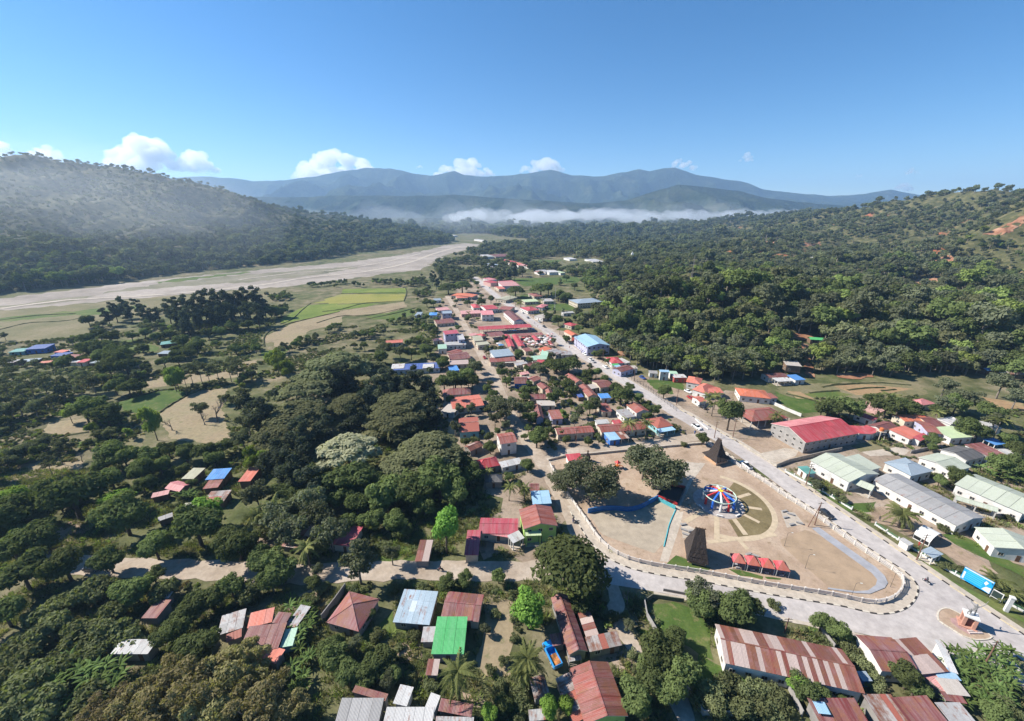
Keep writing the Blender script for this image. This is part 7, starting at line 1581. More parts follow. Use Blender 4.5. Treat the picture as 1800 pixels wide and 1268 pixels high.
tree('fan', 'C8', (440, 385), 170, '', own='thick fan palm before the crimson hall')
tree('fan', 'D4', (380, 190), 290, '', 1.3, own='big bushy palm with white painted trunk inside the fence')
tree('palm', 'D4', (1520, 800), 300, '', .5, own='sprawling palm behind the blue billboard')
tree('palm', 'D4', (1730, 960), 270, '', .45, own='low dark palm beside the notice board')
many('palm', 'beside the villa and the main road', 'C7', [(1040, 560, 190), (1120, 540, 170), (1090, 640, 150)])
tree('palm', 'A6', (820, 575), 120, '', own='yellowish palm before the red ranges'); tree('palm', 'A6', (950, 575), 100, '', own='darker palm at the end of the red ranges')
R_ = 'on the houses side of the main road'
many('mango', 'in the compounds beside the main road', 'A7', [(430, 460, 190), (520, 440, 200), (590, 470, 180), (380, 480, 120), (840, 450, 200), (930, 440, 180), (1000, 470, 160), (740, 400, 130), (1430, 600, 200), (1330, 440, 170), (1200, 480, 100), (1560, 490, 190), (1210, 975, 110), (1340, 940, 150), (1150, 740, 80), (1160, 690, 120), (1660, 860, 200), (1760, 880, 200), (1480, 640, 160), (1760, 750, 150), (1700, 690, 130)])
many('grey', 'in the compounds beside the main road', 'A7', [(1420, 400, 160), (1300, 390, 140), (1250, 300, 160), (1660, 280, 190), (1760, 380, 160), (1600, 560, 160), (350, 1010, 90), (1240, 430, 130)])
many('palm', 'in the compounds beside the main road', 'A7', [(1640, 560, 130), (860, 390, 110), (1200, 500, 80), (60, 520, 90)])
many('banana', 'along the hedge behind the sage roofs', 'A7', [(1500 + 38 * i + 10 * (i % 2), 880 + 18 * (i % 3) + 8 * i, 90) for i in range(9)])
many('shrub', 'in the compounds beside the main road', 'A7', [(300, 970, 80), (380, 1020, 90), (450, 1060, 90), (520, 1110, 90), (1700, 1100, 60), (1060, 700, 90), (440, 500, 70)])
many('shrub', 'behind the roadside fence', 'D4', [(830, 760, 130), (920, 770, 140), (1000, 800, 130), (1080, 800, 110), (1300, 430, 130), (1380, 480, 110), (860, 320, 140), (960, 360, 110), (1620, 200, 110)])
# -- front gardens
F_ = 'in the front gardens'
many('mango', F_, 'B3', [(900, 850, 270), (1020, 940, 240), (860, 1010, 230), (760, 1120, 260), (950, 1080, 230), (1000, 760, 170), (1140, 560, 200), (1340, 570, 260), (1430, 560, 190), (420, 560, 150), (820, 910, 180)])
many('grey', F_, 'B3', [(1120, 470, 170), (700, 680, 90), (1210, 520, 170)])
many('bare', F_, 'B3', [(705, 500, 110)])
many('palm', F_, 'B3', [(95, 900, 220), (60, 960, 170)])
tree('palm', 'B2', (1225, 975), 230, '', 1.0, own='tall yellow green coconut palm below the bright green roof')
tree('palm', 'B2', (300, 205), 150, '', .9, own='drooping coconut palm beside the striped rusty shed')
many('palm', 'leaning over the bare yard by the dirt road', 'E1', [(1250, 660, 190), (1400, 560, 230)], 1.1)
many('bright', F_, 'B3', [(230, 1190, 140), (330, 1170, 120)], 1.1)
many('shrub', F_, 'B3', [(40, 1080, 140), (60, 1180, 150), (30, 1000, 110), (1200, 1080, 190), (1330, 1050, 190), (1440, 1080, 170), (1260, 1160, 190), (1380, 1170, 170), (1500, 1150, 170), (1500, 1050, 150), (1150, 1150, 150), (740, 860, 90), (620, 640, 100), (680, 630, 80)])
many('mango', F_, 'B4', [(330, 660, 160), (420, 720, 150), (860, 1000, 210), (780, 950, 150), (900, 1060, 170), (220, 1060, 190), (320, 1100, 150), (440, 1110, 80), (1380, 1230, 190)])
many('bright', F_, 'B4', [(180, 1040, 130)])
many('shrub', F_, 'B4', [(570, 900, 130), (520, 850, 130), (480, 800, 110), (640, 1050, 120), (40, 1120, 170), (90, 1200, 150), (20, 1220, 150), (40, 560, 90), (660, 1010, 110), (1450, 1180, 150)])
many('banana', 'in the banana patch at the road fork', 'B4', [(1085 + 50 * (i % 9) + rt.uniform(-20, 20), 845 + 48 * (i // 9) + rt.uniform(-20, 20), 100) for i in range(63)])
many('banana', 'beside the oxblood roofs', 'B2', [(200 + rt.uniform(0, 140), 560 + rt.uniform(0, 560), 95) for i in range(34)])
many('mango', F_, 'B2', [(160, 350, 200), (70, 300, 200), (90, 420, 190), (480, 880, 190), (560, 960, 190), (440, 820, 170), (680, 960, 200), (760, 900, 190), (820, 980, 150), (640, 1040, 140), (690, 620, 100), (1150, 430, 130), (1250, 420, 100), (1470, 390, 110), (900, 110, 110), (540, 60, 150), (700, 40, 170), (850, 50, 170), (420, 180, 110), (1500, 1150, 130), (1280, 380, 80), (350, 420, 120)])
many('bright', F_, 'B2', [(1410, 1225, 120)])
many('grey', F_, 'B2', [(820, 250, 130), (370, 350, 90), (800, 1020, 120), (1390, 700, 80), (600, 800, 110)])
many('shrub', F_, 'B2', [(880, 130, 120), (780, 210, 110), (740, 740, 110), (950, 740, 100), (840, 460, 110), (1010, 470, 110), (1450, 620, 80), (1500, 900, 90), (1420, 960, 90), (1480, 1060, 110), (1060, 1040, 110), (940, 1030, 110), (580, 480, 90), (1100, 220, 90), (330, 520, 120), (400, 460, 110)])
many('drybush', 'on the near slope below the white tin roof', 'F', [(330, 1228, 150), (400, 1200, 130), (460, 1235, 130), (260, 1245, 130), (380, 1262, 130), (500, 1255, 90), (190, 1262, 110), (300, 1190, 90), (430, 1165, 90)])
L_ = 'among the dense trees by the dirt road'
many('mango', L_, 'F', [(215, 905, 88), (122, 868, 108), (10, 905, 92), (112, 990, 80), (342, 922, 98), (415, 952, 80), (38, 1005, 84), (70, 940, 84), (270, 960, 60), (190, 985, 56), (455, 985, 62), (20, 960, 70), (330, 1075, 66), (370, 1050, 60), (300, 1112, 66), (232, 1035, 66), (405, 1030, 54), (270, 1012, 38), (350, 1132, 74), (5, 1075, 70)])
many('bright', L_, 'F', [(205, 880, 60), (15, 880, 60), (360, 900, 70)], .8)
many('shrub', L_, 'F', [(150, 1045, 70), (190, 1110, 70), (130, 1125, 80), (90, 1105, 76), (40, 1130, 80), (165, 1150, 60), (75, 1075, 60), (200, 1075, 56), (110, 1060, 50)])
many('grey', L_, 'F', [(480, 900, 70), (540, 880, 70), (510, 930, 70), (580, 930, 70), (560, 900, 70), (450, 870, 60)])
many('banana', 'around the white tin roof', 'F', [(90 + rt.uniform(0, 130), 1150 + rt.uniform(0, 90), 40) for i in range(22)])
many('banana', L_, 'E1', [(560 + 30 * i, 430 + 10 * (i % 3), 110) for i in range(6)])
many('shrub', L_, 'F', [(60, 1180, 80), (20, 1170, 80), (110, 1170, 60), (30, 1230, 100), (80, 1240, 90), (140, 1245, 90), (220, 1130, 60), (330, 1165, 70), (180, 1030, 60), (290, 1040, 60), (560, 960, 50), (470, 930, 50), (440, 1040, 60)])
h('B1', (668, 862), (895, 862), (935, 780), 's', 2.6, .4, 'white', 'tin', 'white tin roof striped by palm leaf shadows', sheets=True)
h('B1', (855, 645), (950, 645), (990, 540), 's', 2.5, .4, 'oxblood', 'block', 'dark red shed roof deep among the garden trees', name='shed', cat='shed')
h('B1', (935, 525), (1020, 525), (1040, 488), 's', 2.4, .3, 'grey', 'block', 'grey shed roof above the dark red shed roof', name='shed', cat='shed')
h('B1', (780, 460), (850, 465), (870, 440), 's', 2.2, .2, 'maroon', 'block', 'small brown roof edge beside the shaded dirt road', name='shed', cat='shed')
# -- river side
V = 'on the river side fields'
many('mango', V, 'A4', [(590, 480, 210), (740, 500, 210), (660, 450, 200), (800, 310, 150), (900, 320, 150), (980, 320, 110), (800, 770, 240), (870, 820, 200), (720, 860, 180), (770, 950, 200), (1000, 50, 80), (820, 120, 190), (760, 180, 170), (880, 170, 160), (700, 100, 150), (620, 40, 150), (740, 40, 170), (1150, 140, 110), (1250, 130, 110), (1330, 90, 110), (1250, 60, 110), (1650, 50, 90), (430, 150, 120), (1560, 740, 150), (1420, 770, 170), (1300, 780, 170), (1180, 760, 150), (1060, 800, 170), (980, 900, 190), (1120, 870, 150), (1500, 820, 150), (1280, 900, 110), (1000, 1000, 150), (1340, 1000, 90)])
many('bamboo', V, 'A4', [(1060, 560, 170, 1.3), (1230, 250, 150), (480, 500, 120), (1770, 800, 140), (1760, 860, 120), (640, 610, 90), (900, 640, 80), (560, 1000, 80)])
many('slender', V, 'A4', [(1330, 210, 100), (1400, 200, 110), (1520, 190, 110), (1600, 180, 110), (1660, 190, 110), (1290, 240, 90), (1450, 210, 90), (400, 770, 110), (300, 300, 130), (200, 280, 130), (90, 250, 130), (380, 260, 130), (260, 200, 120), (480, 250, 120), (60, 180, 120), (560, 300, 110), (330, 850, 110), (30, 320, 120), (150, 350, 120)], .8)
many('bare', V, 'A4', [(1190, 560, 110), (1500, 440, 190), (1420, 520, 110), (560, 800, 80)])
many('grey', V, 'A4', [(1400, 470, 120), (1700, 420, 200), (1740, 560, 200), (1700, 680, 180), (300, 700, 110), (200, 740, 120), (100, 780, 120), (420, 720, 100), (60, 840, 100), (560, 240, 130), (640, 280, 130), (120, 440, 130), (240, 460, 130), (350, 410, 120), (430, 350, 120), (20, 480, 130)])
many('casuarina', 'in the dark belt beside the river', 'E3', [(430, 260, 125), (360, 300, 112), (300, 330, 112), (480, 300, 112), (540, 260, 100), (590, 320, 112), (640, 330, 100), (700, 330, 100), (780, 290, 137), (850, 280, 150), (920, 270, 162), (990, 270, 162), (1060, 250, 175), (1130, 240, 175), (1200, 240, 175), (1270, 240, 175), (1340, 230, 175), (1410, 220, 175), (1480, 220, 162), (1540, 240, 137), (850, 370, 137), (930, 370, 150), (1020, 350, 150), (1110, 340, 150), (1200, 330, 150), (1300, 320, 150), (1400, 320, 150), (1490, 310, 137)], .85)
many('mango', 'in the dark belt beside the river', 'E3', [(155, 370, 120), (600, 470, 110), (700, 500, 110), (800, 490, 110), (900, 530, 150), (1010, 560, 150), (1100, 470, 110), (1200, 460, 110), (1300, 420, 110), (1420, 410, 110), (1600, 300, 120), (1680, 300, 110), (600, 600, 80), (1320, 600, 100), (950, 620, 130), (860, 640, 110), (250, 480, 140), (330, 500, 140), (150, 520, 150), (280, 590, 200), (380, 630, 200), (180, 600, 150), (500, 500, 100)])
many('bamboo', V, 'E3', [(1620, 670, 130), (830, 840, 150), (1680, 740, 110)])

# small trees squeezed in between the town houses
_hh = np.array(HOUSES); tcount = 0
for _ in range(1500):
    px, py = rt.uniform(760, 1240), rt.uniform(505, 800); q = P(px, py)
    if not ((q.x > STR2[0].x - 60) and min((q - m).length for m in MAIN) > 9 and min((q - m).length for m in STR2) > 5.5 and min((q - m).length for m in NORTH) > 5): continue
    i = min(range(len(MAIN)), key=lambda k: abs(MAIN[k].y - q.y))
    if q.x > MAIN[i].x - 6 or q.y < P(1000, 790).y or any((q.x - a) ** 2 + (q.y - b) ** 2 < (r + 2.2) ** 2 for a, b, r in TREES): continue
    if (((_hh[:, 0] - q.x) ** 2 + (_hh[:, 1] - q.y) ** 2) < (_hh[:, 3] + 2.4) ** 2).any(): continue
    if inside_market(px, py): continue
    kn = rt.choice(['mango', 'mango', 'grey', 'shrub']); lab = 'small ' + LOOK[kn][0] + ' squeezed between the town houses'
    grow(kn, q, rt.uniform(3.5, 6.5), lab, lab.replace(' squeezed', 's squeezed')); tcount += 1
    if tcount > 95: break

# name a plant by the house it stands beside where only one of its looks stands there
_ph = []
_cuts = (' beside ', ' with ', ' above ', ' behind ', ' below ', ' under ', ' between ', ' by ', ' near ', ' among ', ' at ', ' next ', ' on ', ' in ', ' of ', ' along ', ' before ', ' and ', ' joined ', ' touching ', ' against ', ' held ', ' edged ')
_hl = [(o, o['label']) for o in COL.objects if o.get('category') in ('house', 'shed', 'hall', 'shop', 'hut', 'building', 'office', 'school', 'store') and o.parent is None]
for o, l in _hl:
    ph = l
    while len(ph.split()) > 9:
        k = max(ph.rfind(c) for c in _cuts)
        if k < 8: break
        ph = ph[:k]
    if len(ph.split()) <= 9 and sum(m.startswith(ph) for _, m in _hl) == 1: _ph.append((o.location, ph))
_tr = {}
for o in COL.objects:
    if o.parent is None and o.get('category') in ('tree', 'palm', 'shrub', 'bamboo', 'banana plant', 'bush') and o.get('group'): _tr.setdefault(next(v[0] for v in LOOK.values() if v[2] == o.name.split('.')[0] and v[0] in o['label']), []).append(o)
for look, os_ in _tr.items():
    done = set()
    for loc, ph in _ph:
        c = [o for o in os_ if (o.location - loc).length < 13.5]
        if len(c) == 1 and c[0].name not in done and (c[0].location - loc).length < 11 and len((look + ' beside the ' + ph).split()) <= 16:
            o = c[0]; done.add(o.name); o['label'] = look + ' beside the ' + ph
# ---------------------------------------------------------------- woods and ground cover nobody could count
def tmpl(name, leafkey, var, lob, n, size, th, **kw):
    r = random.Random(var * 31 + len(name)); L = lob(r); q = leaves(L, n, size, var, **kw); return bpy.data.objects.new(name, quads_mesh(name, q, [LM[leafkey], M_BARKL], trunk_mb(th, .03, L, r, 3)))
def tcoll(name, objs):
    c = bpy.data.collections.new(name)
    for o in objs: c.objects.link(o)
    return c
C_HILL = tcoll('hill_tree_kinds', [tmpl('hill_tree_a%d' % v, 'hill', v, lambda r: dome(r, 7, .45, .36, .55, .3, (.16, .25)), 420, .12, .4) for v in range(3)] + [tmpl('hill_tree_b%d' % v, 'grey', v, lambda r: dome(r, 9, .4, .40, .7, .32, (.12, .2)), 330, .115, .55, flat=1.1) for v in range(3)] +
               [tmpl('hill_tree_c%d' % v, 'scrub', v, lambda r: dome(r, 6, .45, .30, .34, .32, (.15, .22)), 300, .13, .2) for v in range(2)] + [tmpl('hill_tree_d0', 'rain', 1, lambda r: dome(r, 8, .5, .3, .5, .36, (.14, .22)), 420, .11, .35)])
C_WOOD = tcoll('wood_tree_kinds', [tmpl('wood_tree_a%d' % v, 'mango', v + 5, lambda r: dome(r, 10, .5, .42, .65, .32, (.14, .24)), 1100, .08, .45) for v in range(3)] + [tmpl('wood_tree_b%d' % v, 'grey', v + 5, lambda r: dome(r, 12, .42, .42, .75, .35, (.11, .19)), 1000, .075, .55, flat=1.1) for v in range(3)] +
               [tmpl('wood_tree_c%d' % v, 'rain', v + 3, lambda r: dome(r, 11, .48, .34, .60, .36, (.12, .2)), 1000, .08, .42) for v in range(2)] + [tmpl('wood_tree_d0', 'bamboo', 3, lambda r: dome(r, 11, .42, .42, .65, .34, (.12, .2)), 900, .08, .42)])
C_BUSH = tcoll('bush_kinds', [tmpl('bush_a%d' % v, 'scrub', v + 9, lambda r: dome(r, 6, .42, .26, .24, .34, (.14, .22)), 260, .11, .1, flat=1.1) for v in range(3)] + [tmpl('bush_b%d' % v, 'hill', v + 9, lambda r: dome(r, 6, .42, .3, .28, .34, (.14, .22)), 260, .11, .1) for v in range(2)] + [tmpl('bush_c0', 'bamboo', 4, lambda r: dome(r, 5, .4, .24, .22, .34, (.13, .2)), 240, .11, .1, flat=1.2), tmpl('bush_d0', 'dry', 4, lambda r: dome(r, 5, .4, .2, .18, .36, (.12, .18)), 240, .09, .1, flat=1.3)])
def tuft(name, key, v):
    r = np.random.default_rng(v); n = 46; a = r.uniform(0, 6.28, n); rr_ = r.uniform(0, .5, n) ** .7; hgt = r.uniform(.15, .5, n)
    b = np.stack([rr_ * np.cos(a), rr_ * np.sin(a), 0 * a], 1); t = b * 1.5 + np.stack([0 * a, 0 * a, hgt], 1); s = np.stack([-np.sin(a), np.cos(a), 0 * a], 1) * .05
    return bpy.data.objects.new(name, quads_mesh(name, np.stack([b - s, b + s, t + s * .4, t - s * .4], 1).reshape(-1, 3), [LM[key]]))
C_GRASS = tcoll('grass_kinds', [tuft('tuft_a%d' % v, k, v) for v, k in enumerate(['scrub', 'bamboo', 'dry', 'scrub'])])
def scatter(name, pts, sc, coll, label, cat, seed=1):
    r = np.random.default_rng(seed); n = len(pts); me = bpy.data.meshes.new(name); me.vertices.add(n); me.vertices.foreach_set('co', pts.astype(np.float32).ravel())
    for nm, tp, dat in (('sz', 'FLOAT', sc.astype(np.float32)), ('spin', 'FLOAT', r.uniform(0, 6.28, n).astype(np.float32)), ('pick', 'INT', r.integers(0, len(coll.objects), n).astype(np.int32))):
        me.attributes.new(nm, tp, 'POINT').data.foreach_set('value', dat)
    o = kind(link(name, me), 'stuff', label, cat)
    ng = bpy.data.node_groups.new(name, 'GeometryNodeTree'); ng.interface.new_socket('Geometry', in_out='INPUT', socket_type='NodeSocketGeometry'); ng.interface.new_socket('Geometry', in_out='OUTPUT', socket_type='NodeSocketGeometry')
    nn = ng.nodes; gi, go = nn.new('NodeGroupInput'), nn.new('NodeGroupOutput'); iop = nn.new('GeometryNodeInstanceOnPoints'); ci = nn.new('GeometryNodeCollectionInfo'); ci.inputs['Collection'].default_value = coll; ci.inputs['Separate Children'].default_value = True; ci.inputs['Reset Children'].default_value = True
    def attr(nm, tp):
        a = nn.new('GeometryNodeInputNamedAttribute'); a.data_type = tp; a.inputs['Name'].default_value = nm; return a.outputs[0]
    xyz = nn.new('ShaderNodeCombineXYZ'); ng.links.new(attr('spin', 'FLOAT'), xyz.inputs[2]); iop.inputs['Pick Instance'].default_value = True
    ng.links.new(gi.outputs[0], iop.inputs['Points']); ng.links.new(ci.outputs[0], iop.inputs['Instance']); ng.links.new(attr('pick', 'INT'), iop.inputs['Instance Index']); ng.links.new(xyz.outputs[0], iop.inputs['Rotation']); ng.links.new(attr('sz', 'FLOAT'), iop.inputs['Scale']); ng.links.new(iop.outputs[0], go.inputs[0])
    o.modifiers.new('scatter', 'NODES').node_group = ng; return o
def project(x, y, z):
    D = y * CP - (z - CAM_H) * SP; return 900 + FPX * x / D, 634 - FPX * (y * SP + (z - CAM_H) * CP) / D, D
def candidates(spacing, ymin, ymax, xlim, seed):
    """jittered grid over the land, thinning with distance"""
    r = np.random.default_rng(seed); out = []
    y = ymin
    while y < ymax:
        s = spacing * max(1.0, (y / 500.0) ** .75); w = min(xlim, y * 1.55 + 60); xs = np.arange(-w, w, s); n = len(xs)
        out.append(np.stack([xs + r.uniform(-.5, .5, n) * s, y + r.uniform(-.5, .5, n) * s, np.full(n, s)], 1)); y += s
    return np.concatenate(out)
NOGO = [[(p.x, p.y) for p in ip]]
_lines = [(MAIN, 7.5), (SIDE, 6.5), (DIRT, 4.2), (STR2, 5), (NORTH, 4), (BACK, 3)]
_seg = np.array([(p.x, p.y, w) for line, w in _lines for a, b in zip(line[:-1], line[1:]) for p in [a.lerp(b, t) for t in np.linspace(0, 1, max(2, int((b - a).length / 2)), endpoint=False)]])
_hs = np.array(HOUSES)
def free(x, y, pad=1.0):
    ok = np.ones(len(x), bool)
    for i in range(0, len(x), 4000):
        xs, ys = x[i:i + 4000, None], y[i:i + 4000, None]
        d = ((xs - _seg[None, :, 0]) ** 2 + (ys - _seg[None, :, 1]) ** 2) < (_seg[None, :, 2]) ** 2
        c, s = np.cos(_hs[None, :, 4]), np.sin(_hs[None, :, 4]); dx, dy = xs - _hs[None, :, 0], ys - _hs[None, :, 1]
        u, v = np.abs(dx * c + dy * s), np.abs(-dx * s + dy * c); big, sm = _hs[None, :, 2], _hs[None, :, 3]
        hh = (u < big + pad) & (v < big + pad) & ((u < sm + pad) | (v < sm + pad))
        ok[i:i + 4000] = ~(d.any(1) | hh.any(1))
    return ok
PLAZA_P = FENCE_E + [(964, 811), (1000, 802), (1040, 800), (1107, 793), (1170, 787)]
OPEN = [PLAZA_P]   # pixel outlines kept clear of trees
def op(c, p): OPEN.append([X(c, q) for q in p])
for c_, p in CUTS: op(c_, p)
for c_, p in [('B4', [(850, 440), (905, 430), (1150, 590), (1551, 850), (1551, 960), (1400, 910), (1200, 820), (900, 745), (650, 690), (600, 600)]), ('A2', [(-130, 800), (370, 795), (400, 935), (250, 990), (-100, 1000), (-420, 1100), (-420, 1050)]), ('A1', [(1380, 1060), (1480, 960), (1800, 855), (1800, 1000), (1530, 1120), (1380, 1190)]), ('A4', [(810, 430), (1100, 350), (1310, 335), (1300, 380), (1100, 500), (960, 515)]), ('A4', [(1110, 520), (1400, 350), (1600, 330), (1560, 480), (1640, 720), (1480, 720), (1200, 690)]),
              ('A4', [(340, 580), (590, 540), (660, 600), (600, 640), (420, 660), (280, 650)]), ('A2', [(880, 745), (1290, 735), (1260, 775), (1080, 790), (940, 795)]), ('A2', [(990, 650), (1360, 645), (1400, 690), (1180, 695), (1000, 675)]), ('A2', [(1060, 880), (1220, 875), (1240, 920), (1090, 925)]), ('A7', [(60, 290), (420, 290), (1060, 290), (1130, 370), (860, 410), (330, 400), (330, 500), (80, 430)]), ('A7', [(1500, 380), (1800, 430), (1800, 490), (1560, 470)]),
              ('B2', [(1380, 560), (1551, 530), (1551, 1000), (1400, 1000), (1330, 920), (1390, 700)]), ('B3', [(850, 550), (980, 545), (1130, 600), (1200, 700), (1220, 900), (900, 740)]), ('C7', [(240, 330), (700, 370), (900, 620), (700, 640), (340, 440)]), ('C8', [(0, 700), (240, 560), (780, 790), (1260, 770), (450, 990), (200, 860)]), ('D4', [(0, 0), (300, 0), (900, 380), (1500, 640), (1800, 800), (1800, 1200), (1500, 1100), (900, 700), (0, 300)]),
              ('F', [(0, 522), (700, 447), (850, 428), (845, 440), (770, 460), (740, 478), (500, 508), (150, 534), (0, 548)]), ('E1', [(1200, 760), (1600, 700), (1560, 900), (1240, 900)]), ('C1', [(300, 380), (520, 700), (1300, 1240), (1750, 1240), (1700, 900), (1100, 500), (800, 300), (680, 180), (620, 180), (900, 480), (560, 480), (400, 380)])]: op(c_, p)
def clear_of_open(px, py):
    k = np.ones(len(px), bool)
    for poly in OPEN: k &= ~inpoly(px, py, poly)
    return k
def plant(spacing, ymin, ymax, xlim, seed, keep, pad=1.0):
    c = candidates(spacing, ymin, ymax, xlim, seed); x, y, s = c.T; z = heights(x, y); px, py, D = project(x, y, z)
    m = (px > -160) & (px < 1960) & (py < 1400); x, y, z, px, py, s = (a[m] for a in (x, y, z, px, py, s))
    m = keep(px, py, x, y, z) & clear_of_open(px, py); x, y, z, px, py, s = (a[m] for a in (x, y, z, px, py, s))
    m = free(x, y, pad); return x[m], y[m], z[m], s[m]
rg = np.random.default_rng(3)
# hill and distant woods
def on_hills(px, py, x, y, z):
    n = fbm(x / 60, y / 60, 5, 3); left = x < -100
    dens = np.where(left, np.where(z < 45, .98, .50 + .45 * (n > .5)), np.where(z < 35, np.where(n > .36, .95, .45), .78 + .2 * (n > .45)))
    dens = np.where((z > 25) & (x > 350) & (fbm(x / 120, y / 120, 77, 2) > .66), .35, dens)
    return (z > .6) & (rg.random(len(x)) < dens)
x, y, z, s = plant(6.6, 160, 2600, 2600, 11, on_hills, 1.5)
hi = np.clip((z - 15) / 60, 0, 1); sz = s * np.exp(rg.normal(.18, .30, len(x))) * (1.15 - .35 * hi); low = (x > 60) & (y > 400) & (fbm(x / 110, y / 110, 83, 3) > .46); sz = np.where(low & (z < 60), sz * .66, sz); sz = np.where((x < 0) & (z > 55), sz * .68, sz)
near = y < 620
scatter('hill_woods', np.stack([x, y, z - .3], 1)[near], sz[near] * np.where(y[near] < 430, 1.35, 1.1), C_WOOD, 'dense mixed woods on the near wooded slopes', 'woods', 4)
scatter('far_woods', np.stack([x, y, z - .3], 1)[~near], sz[~near], C_HILL, 'far off woods covering the hills around the valley', 'woods', 5)
def rise_foot(px, py, x, y, z):
    return (z <= .6) & inpoly(px, py, [(1045, 560), (1052, 600), (1100, 640), (1175, 660), (1290, 676), (1375, 655), (1470, 658), (1560, 664), (1650, 656), (1740, 664), (1960, 700), (1960, 540)]) & (rg.random(len(x)) < .9)
x, y, z, s = plant(5.6, 160, 520, 700, 21, rise_foot, 1.5)
scatter('rise_foot_woods', np.stack([x, y, z - .2], 1), rg.uniform(7.5, 14, len(x)), C_WOOD, 'thick trees along the foot of the wooded rise', 'woods', 14)
# valley floor woods beyond the town and along the river side
def far_floor(px, py, x, y, z):
    n = fbm(x / 45, y / 45, 15, 3); a = inpoly(px, py, [(780, 500), (760, 470), (850, 432), (1000, 425), (1250, 430), (1250, 520), (1100, 540), (1060, 600), (1020, 580), (1000, 545), (900, 500), (860, 492)])
    return (z <= .6) & a & (n > .47)
x, y, z, s = plant(7.5, 330, 2000, 900, 12, far_floor, 2)
scatter('valley_trees', np.stack([x, y, z - .2], 1), s * rg.uniform(.8, 1.5, len(x)), C_HILL, 'scattered far trees on the valley floor beyond the town', 'woods', 6)
def river_side(px, py, x, y, z):
    n = fbm(x / 22, y / 22, 19, 3); a = inpoly(px, py, [(-150, 610), (150, 590), (200, 560), (470, 530), (540, 505), (740, 485), (760, 520), (770, 600), (700, 640), (560, 600), (470, 640), (420, 720), (300, 700), (260, 820), (0, 1000), (-150, 1000)])
    return (z <= .6) & a & (n > np.where(y < 330, .62, .575))
x, y, z, s = plant(4.6, 90, 900, 900, 13, river_side, 1.5)
scatter('river_side_thickets', np.stack([x, y, z - .2], 1), np.clip(s * rg.uniform(.7, 1.5, len(x)), 2.5, 8), C_WOOD, 'thickets and small trees across the river side fields', 'thicket', 7)
# shrubs under everything
def bushes(px, py, x, y, z):
    n = fbm(x / 14, y / 14, 23, 3); a = inpoly(px, py, [(-160, 620), (480, 560), (760, 500), (775, 640), (790, 760), (850, 850), (960, 990), (1060, 1015), (1500, 1100), (1720, 1150), (1960, 1230), (1960, 1400), (-160, 1400)])
    b = inpoly(px, py, [(900, 540), (1240, 770), (1000, 800), (930, 780), (860, 650), (800, 540)])
    c = inpoly(px, py, [(1380, 680), (1960, 720), (1960, 1000), (1700, 880), (1500, 760)])
    return (z <= .8) & ((a & (n > .535)) | (b & (n > .46)) | (c & (n > .58)))
x, y, z, s = plant(1.9, 34, 420, 420, 14, bushes, .6)
scatter('undergrowth', np.stack([x, y, z - .1], 1), np.clip(s * rg.uniform(.6, 1.5, len(x)), 1.0, 4.5), C_BUSH, 'low bushes and weeds filling gardens and field edges', 'undergrowth', 8)
def weeds(px, py, x, y, z):
    n = fbm(x / 8, y / 8, 29, 3); return (z <= .8) & (n > .44)
x, y, z, s = plant(1.25, 34, 130, 200, 15, weeds, .2)
scatter('grass', np.stack([x, y, z + .02], 1), rg.uniform(.7, 1.9, len(x)), C_GRASS, 'tufts of grass and weeds over yards and verges', 'grass', 9)
# ---------------------------------------------------------------- air, fog and clouds
def volume_mat(name, dens, col, aniso=0.3):
    m = bpy.data.materials.new(name); m.use_nodes = True; nt = m.node_tree; nt.nodes.clear()
    out = nt.nodes.new('ShaderNodeOutputMaterial'); v = nt.nodes.new('ShaderNodeVolumePrincipled')
    v.inputs['Density'].default_value = dens; v.inputs['Color'].default_value = rgb(col); v.inputs['Anisotropy'].default_value = aniso
    nt.links.new(v.outputs[0], out.inputs['Volume']); return m
kind(MB().box((-17500, -60, -60), (17500, 10200, 860)).build('haze', volume_mat('haze_air', 0.000098, (.44, .68, 1.0), 0.2)), 'stuff', 'thin pale blue air over the whole valley', 'haze')
def lump_union(name, balls, voxel, mat):
    mb = MB()
    for c, r, sq in balls: mb.ball(c, r, nu=14, nv=9, sq=sq)
    o = mb.build(name, mat); md = o.modifiers.new('r', 'REMESH'); md.mode = 'VOXEL'; md.voxel_size = voxel
    bpy.context.view_layer.update(); me = bpy.data.meshes.new_from_object(o.evaluated_get(bpy.context.evaluated_depsgraph_get())); o.modifiers.clear(); o.data = me
    if not me.materials: me.materials.append(mat)
    n = len(me.vertices); co = np.empty(n * 3, np.float32); me.vertices.foreach_get('co', co); co = co.reshape(-1, 3); no = np.empty(n * 3, np.float32); me.vertices.foreach_get('normal', no); no = no.reshape(-1, 3)
    a = voxel * 5; d = (fbm(co[:, 0] / a + co[:, 2] / a * .7, co[:, 1] / a + co[:, 2] / a, 61, 4) - .5) * voxel * 5
    me.vertices.foreach_set('co', (co + no * d[:, None]).ravel()); me.update(); return o
rc = random.Random(2)
FOG = volume_mat('fog_vapour', .0055, (.95, .97, 1.0), .35); MIST = volume_mat('thin_mist', .00055, (.9, .95, 1.0), .3)
B = []
for i in range(46):
    px = 790 + 620 * (i + rc.uniform(-.4, .4)) / 46; py = 380 + rc.uniform(-5, 5); D = rc.uniform(2350, 2650)
    p = PD(px, py, D); r = rc.uniform(30, 58); B.append((p, r, (1.9, 1.8, .62)))
kind(lump_union('fog_bank', B, 9.0, FOG), 'stuff', 'long white fog bank lying across the far valley', 'fog')
B = []
for i in range(26):
    px = 560 + 900 * (i + rc.uniform(-.4, .4)) / 26; p = PD(px, 389 + rc.uniform(-9, 8) , rc.uniform(2050, 2350)); B.append((p, rc.uniform(90, 160), (1.6, 1.2, .5)))
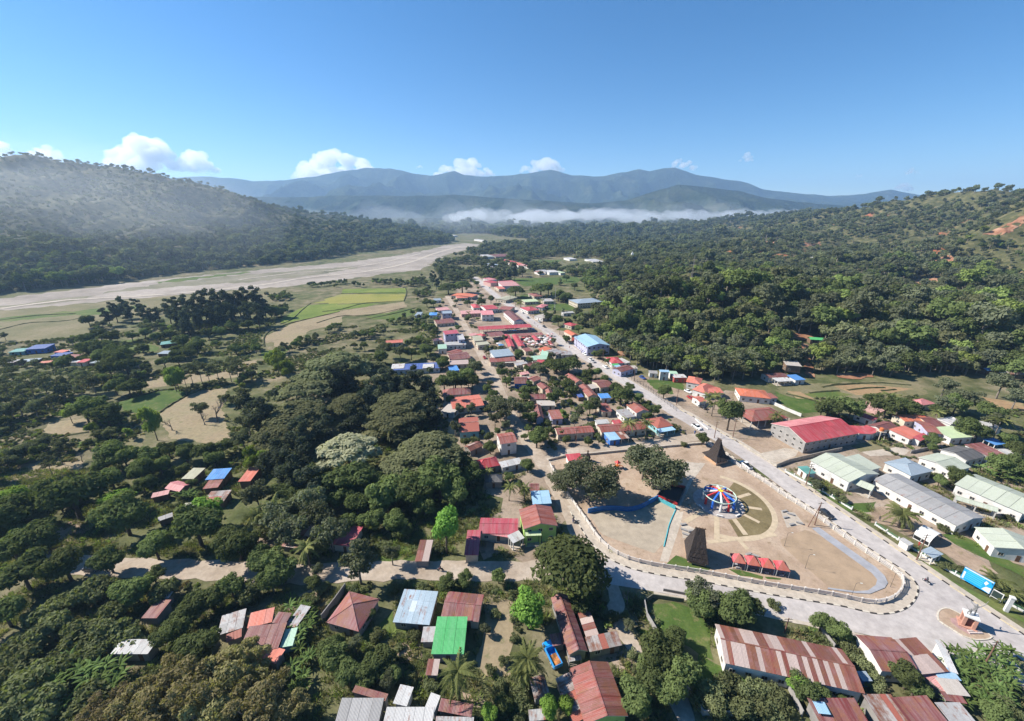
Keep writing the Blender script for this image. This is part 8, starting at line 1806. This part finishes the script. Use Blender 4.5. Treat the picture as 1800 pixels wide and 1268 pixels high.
kind(lump_union('valley_mist', B, 22.0, MIST), 'stuff', 'thin mist spread round the fog bank', 'mist')
for dens, nn, rr0 in ((.00017, 16, 150), (.00016, 12, 110), (.00022, 8, 70)):
    B = []
    for i in range(nn):
        px = rc.uniform(-150, 330); py = 300 + px * .12 + rc.uniform(10, 85); B.append((PD(px, py, rc.uniform(640, 900)), rr0 * rc.uniform(.7, 1.2), (1.7, 1.2, .5)))
    kind(lump_union('hillside_smoke', B, rr0 / 9, volume_mat('pale_smoke_%d' % nn, dens, (.88, .94, 1.0), .3)), 'stuff', 'pale smoke drifting over the hill beyond the river', 'smoke')
CLOUD = volume_mat('cloud_vapour', .0035, (1, 1, 1), .3)
for px, py, w, hh, lab in [(248, 292, 140, 62, 'largest white cloud above the hill beyond the river'), (342, 300, 95, 42, 'white cloud joined low beside the largest one'), (590, 312, 165, 58, 'long white cloud over the shoulder of the mountains'), (815, 308, 115, 36, 'ragged white cloud behind the small sharp peak'), (952, 302, 85, 32, 'white cloud behind the middle mountain peak'),
                       (1202, 298, 58, 24, 'small white cloud over the broad mountain top'), (1313, 283, 26, 20, 'lone round puff of cloud in the clear sky'), (78, 282, 95, 30, 'low white cloud peeping over the river hill'), (2, 276, 46, 34, 'cloud cut by the edge beyond the river hill crest'), (1602, 306, 40, 12, 'thin flat cloud beside the wooded hill top'), (1588, 334, 38, 22, 'faint cloud touching the wooded hill'),
                       (736, 296, 18, 9, 'tiny cloud wisp between two white clouds'), (1510, 313, 20, 8, 'tiny grey wisp in the open sky'), (1112, 311, 22, 12, 'tiny cloud behind the mountain notch')]:
    D = 13200.0; k = D / FPX; B = []
    n = max(8, int(w / 2.2))
    for i in range(n):
        t = rc.uniform(-1, 1); u = (1 - t * t); yy = rc.uniform(0, 1) ** 1.3 * u; p = PD(px + t * w * .45, py - yy * hh * .75, D + rc.uniform(-.2, .2) * w * k); r = hh * k * rc.uniform(.08, .24) * (.55 + .6 * u); B.append((p, r, (1.25, 1.25, .85)))
    tag(lump_union('cloud', B, max(12.0, hh * k / 34), CLOUD), lab, 'cloud')
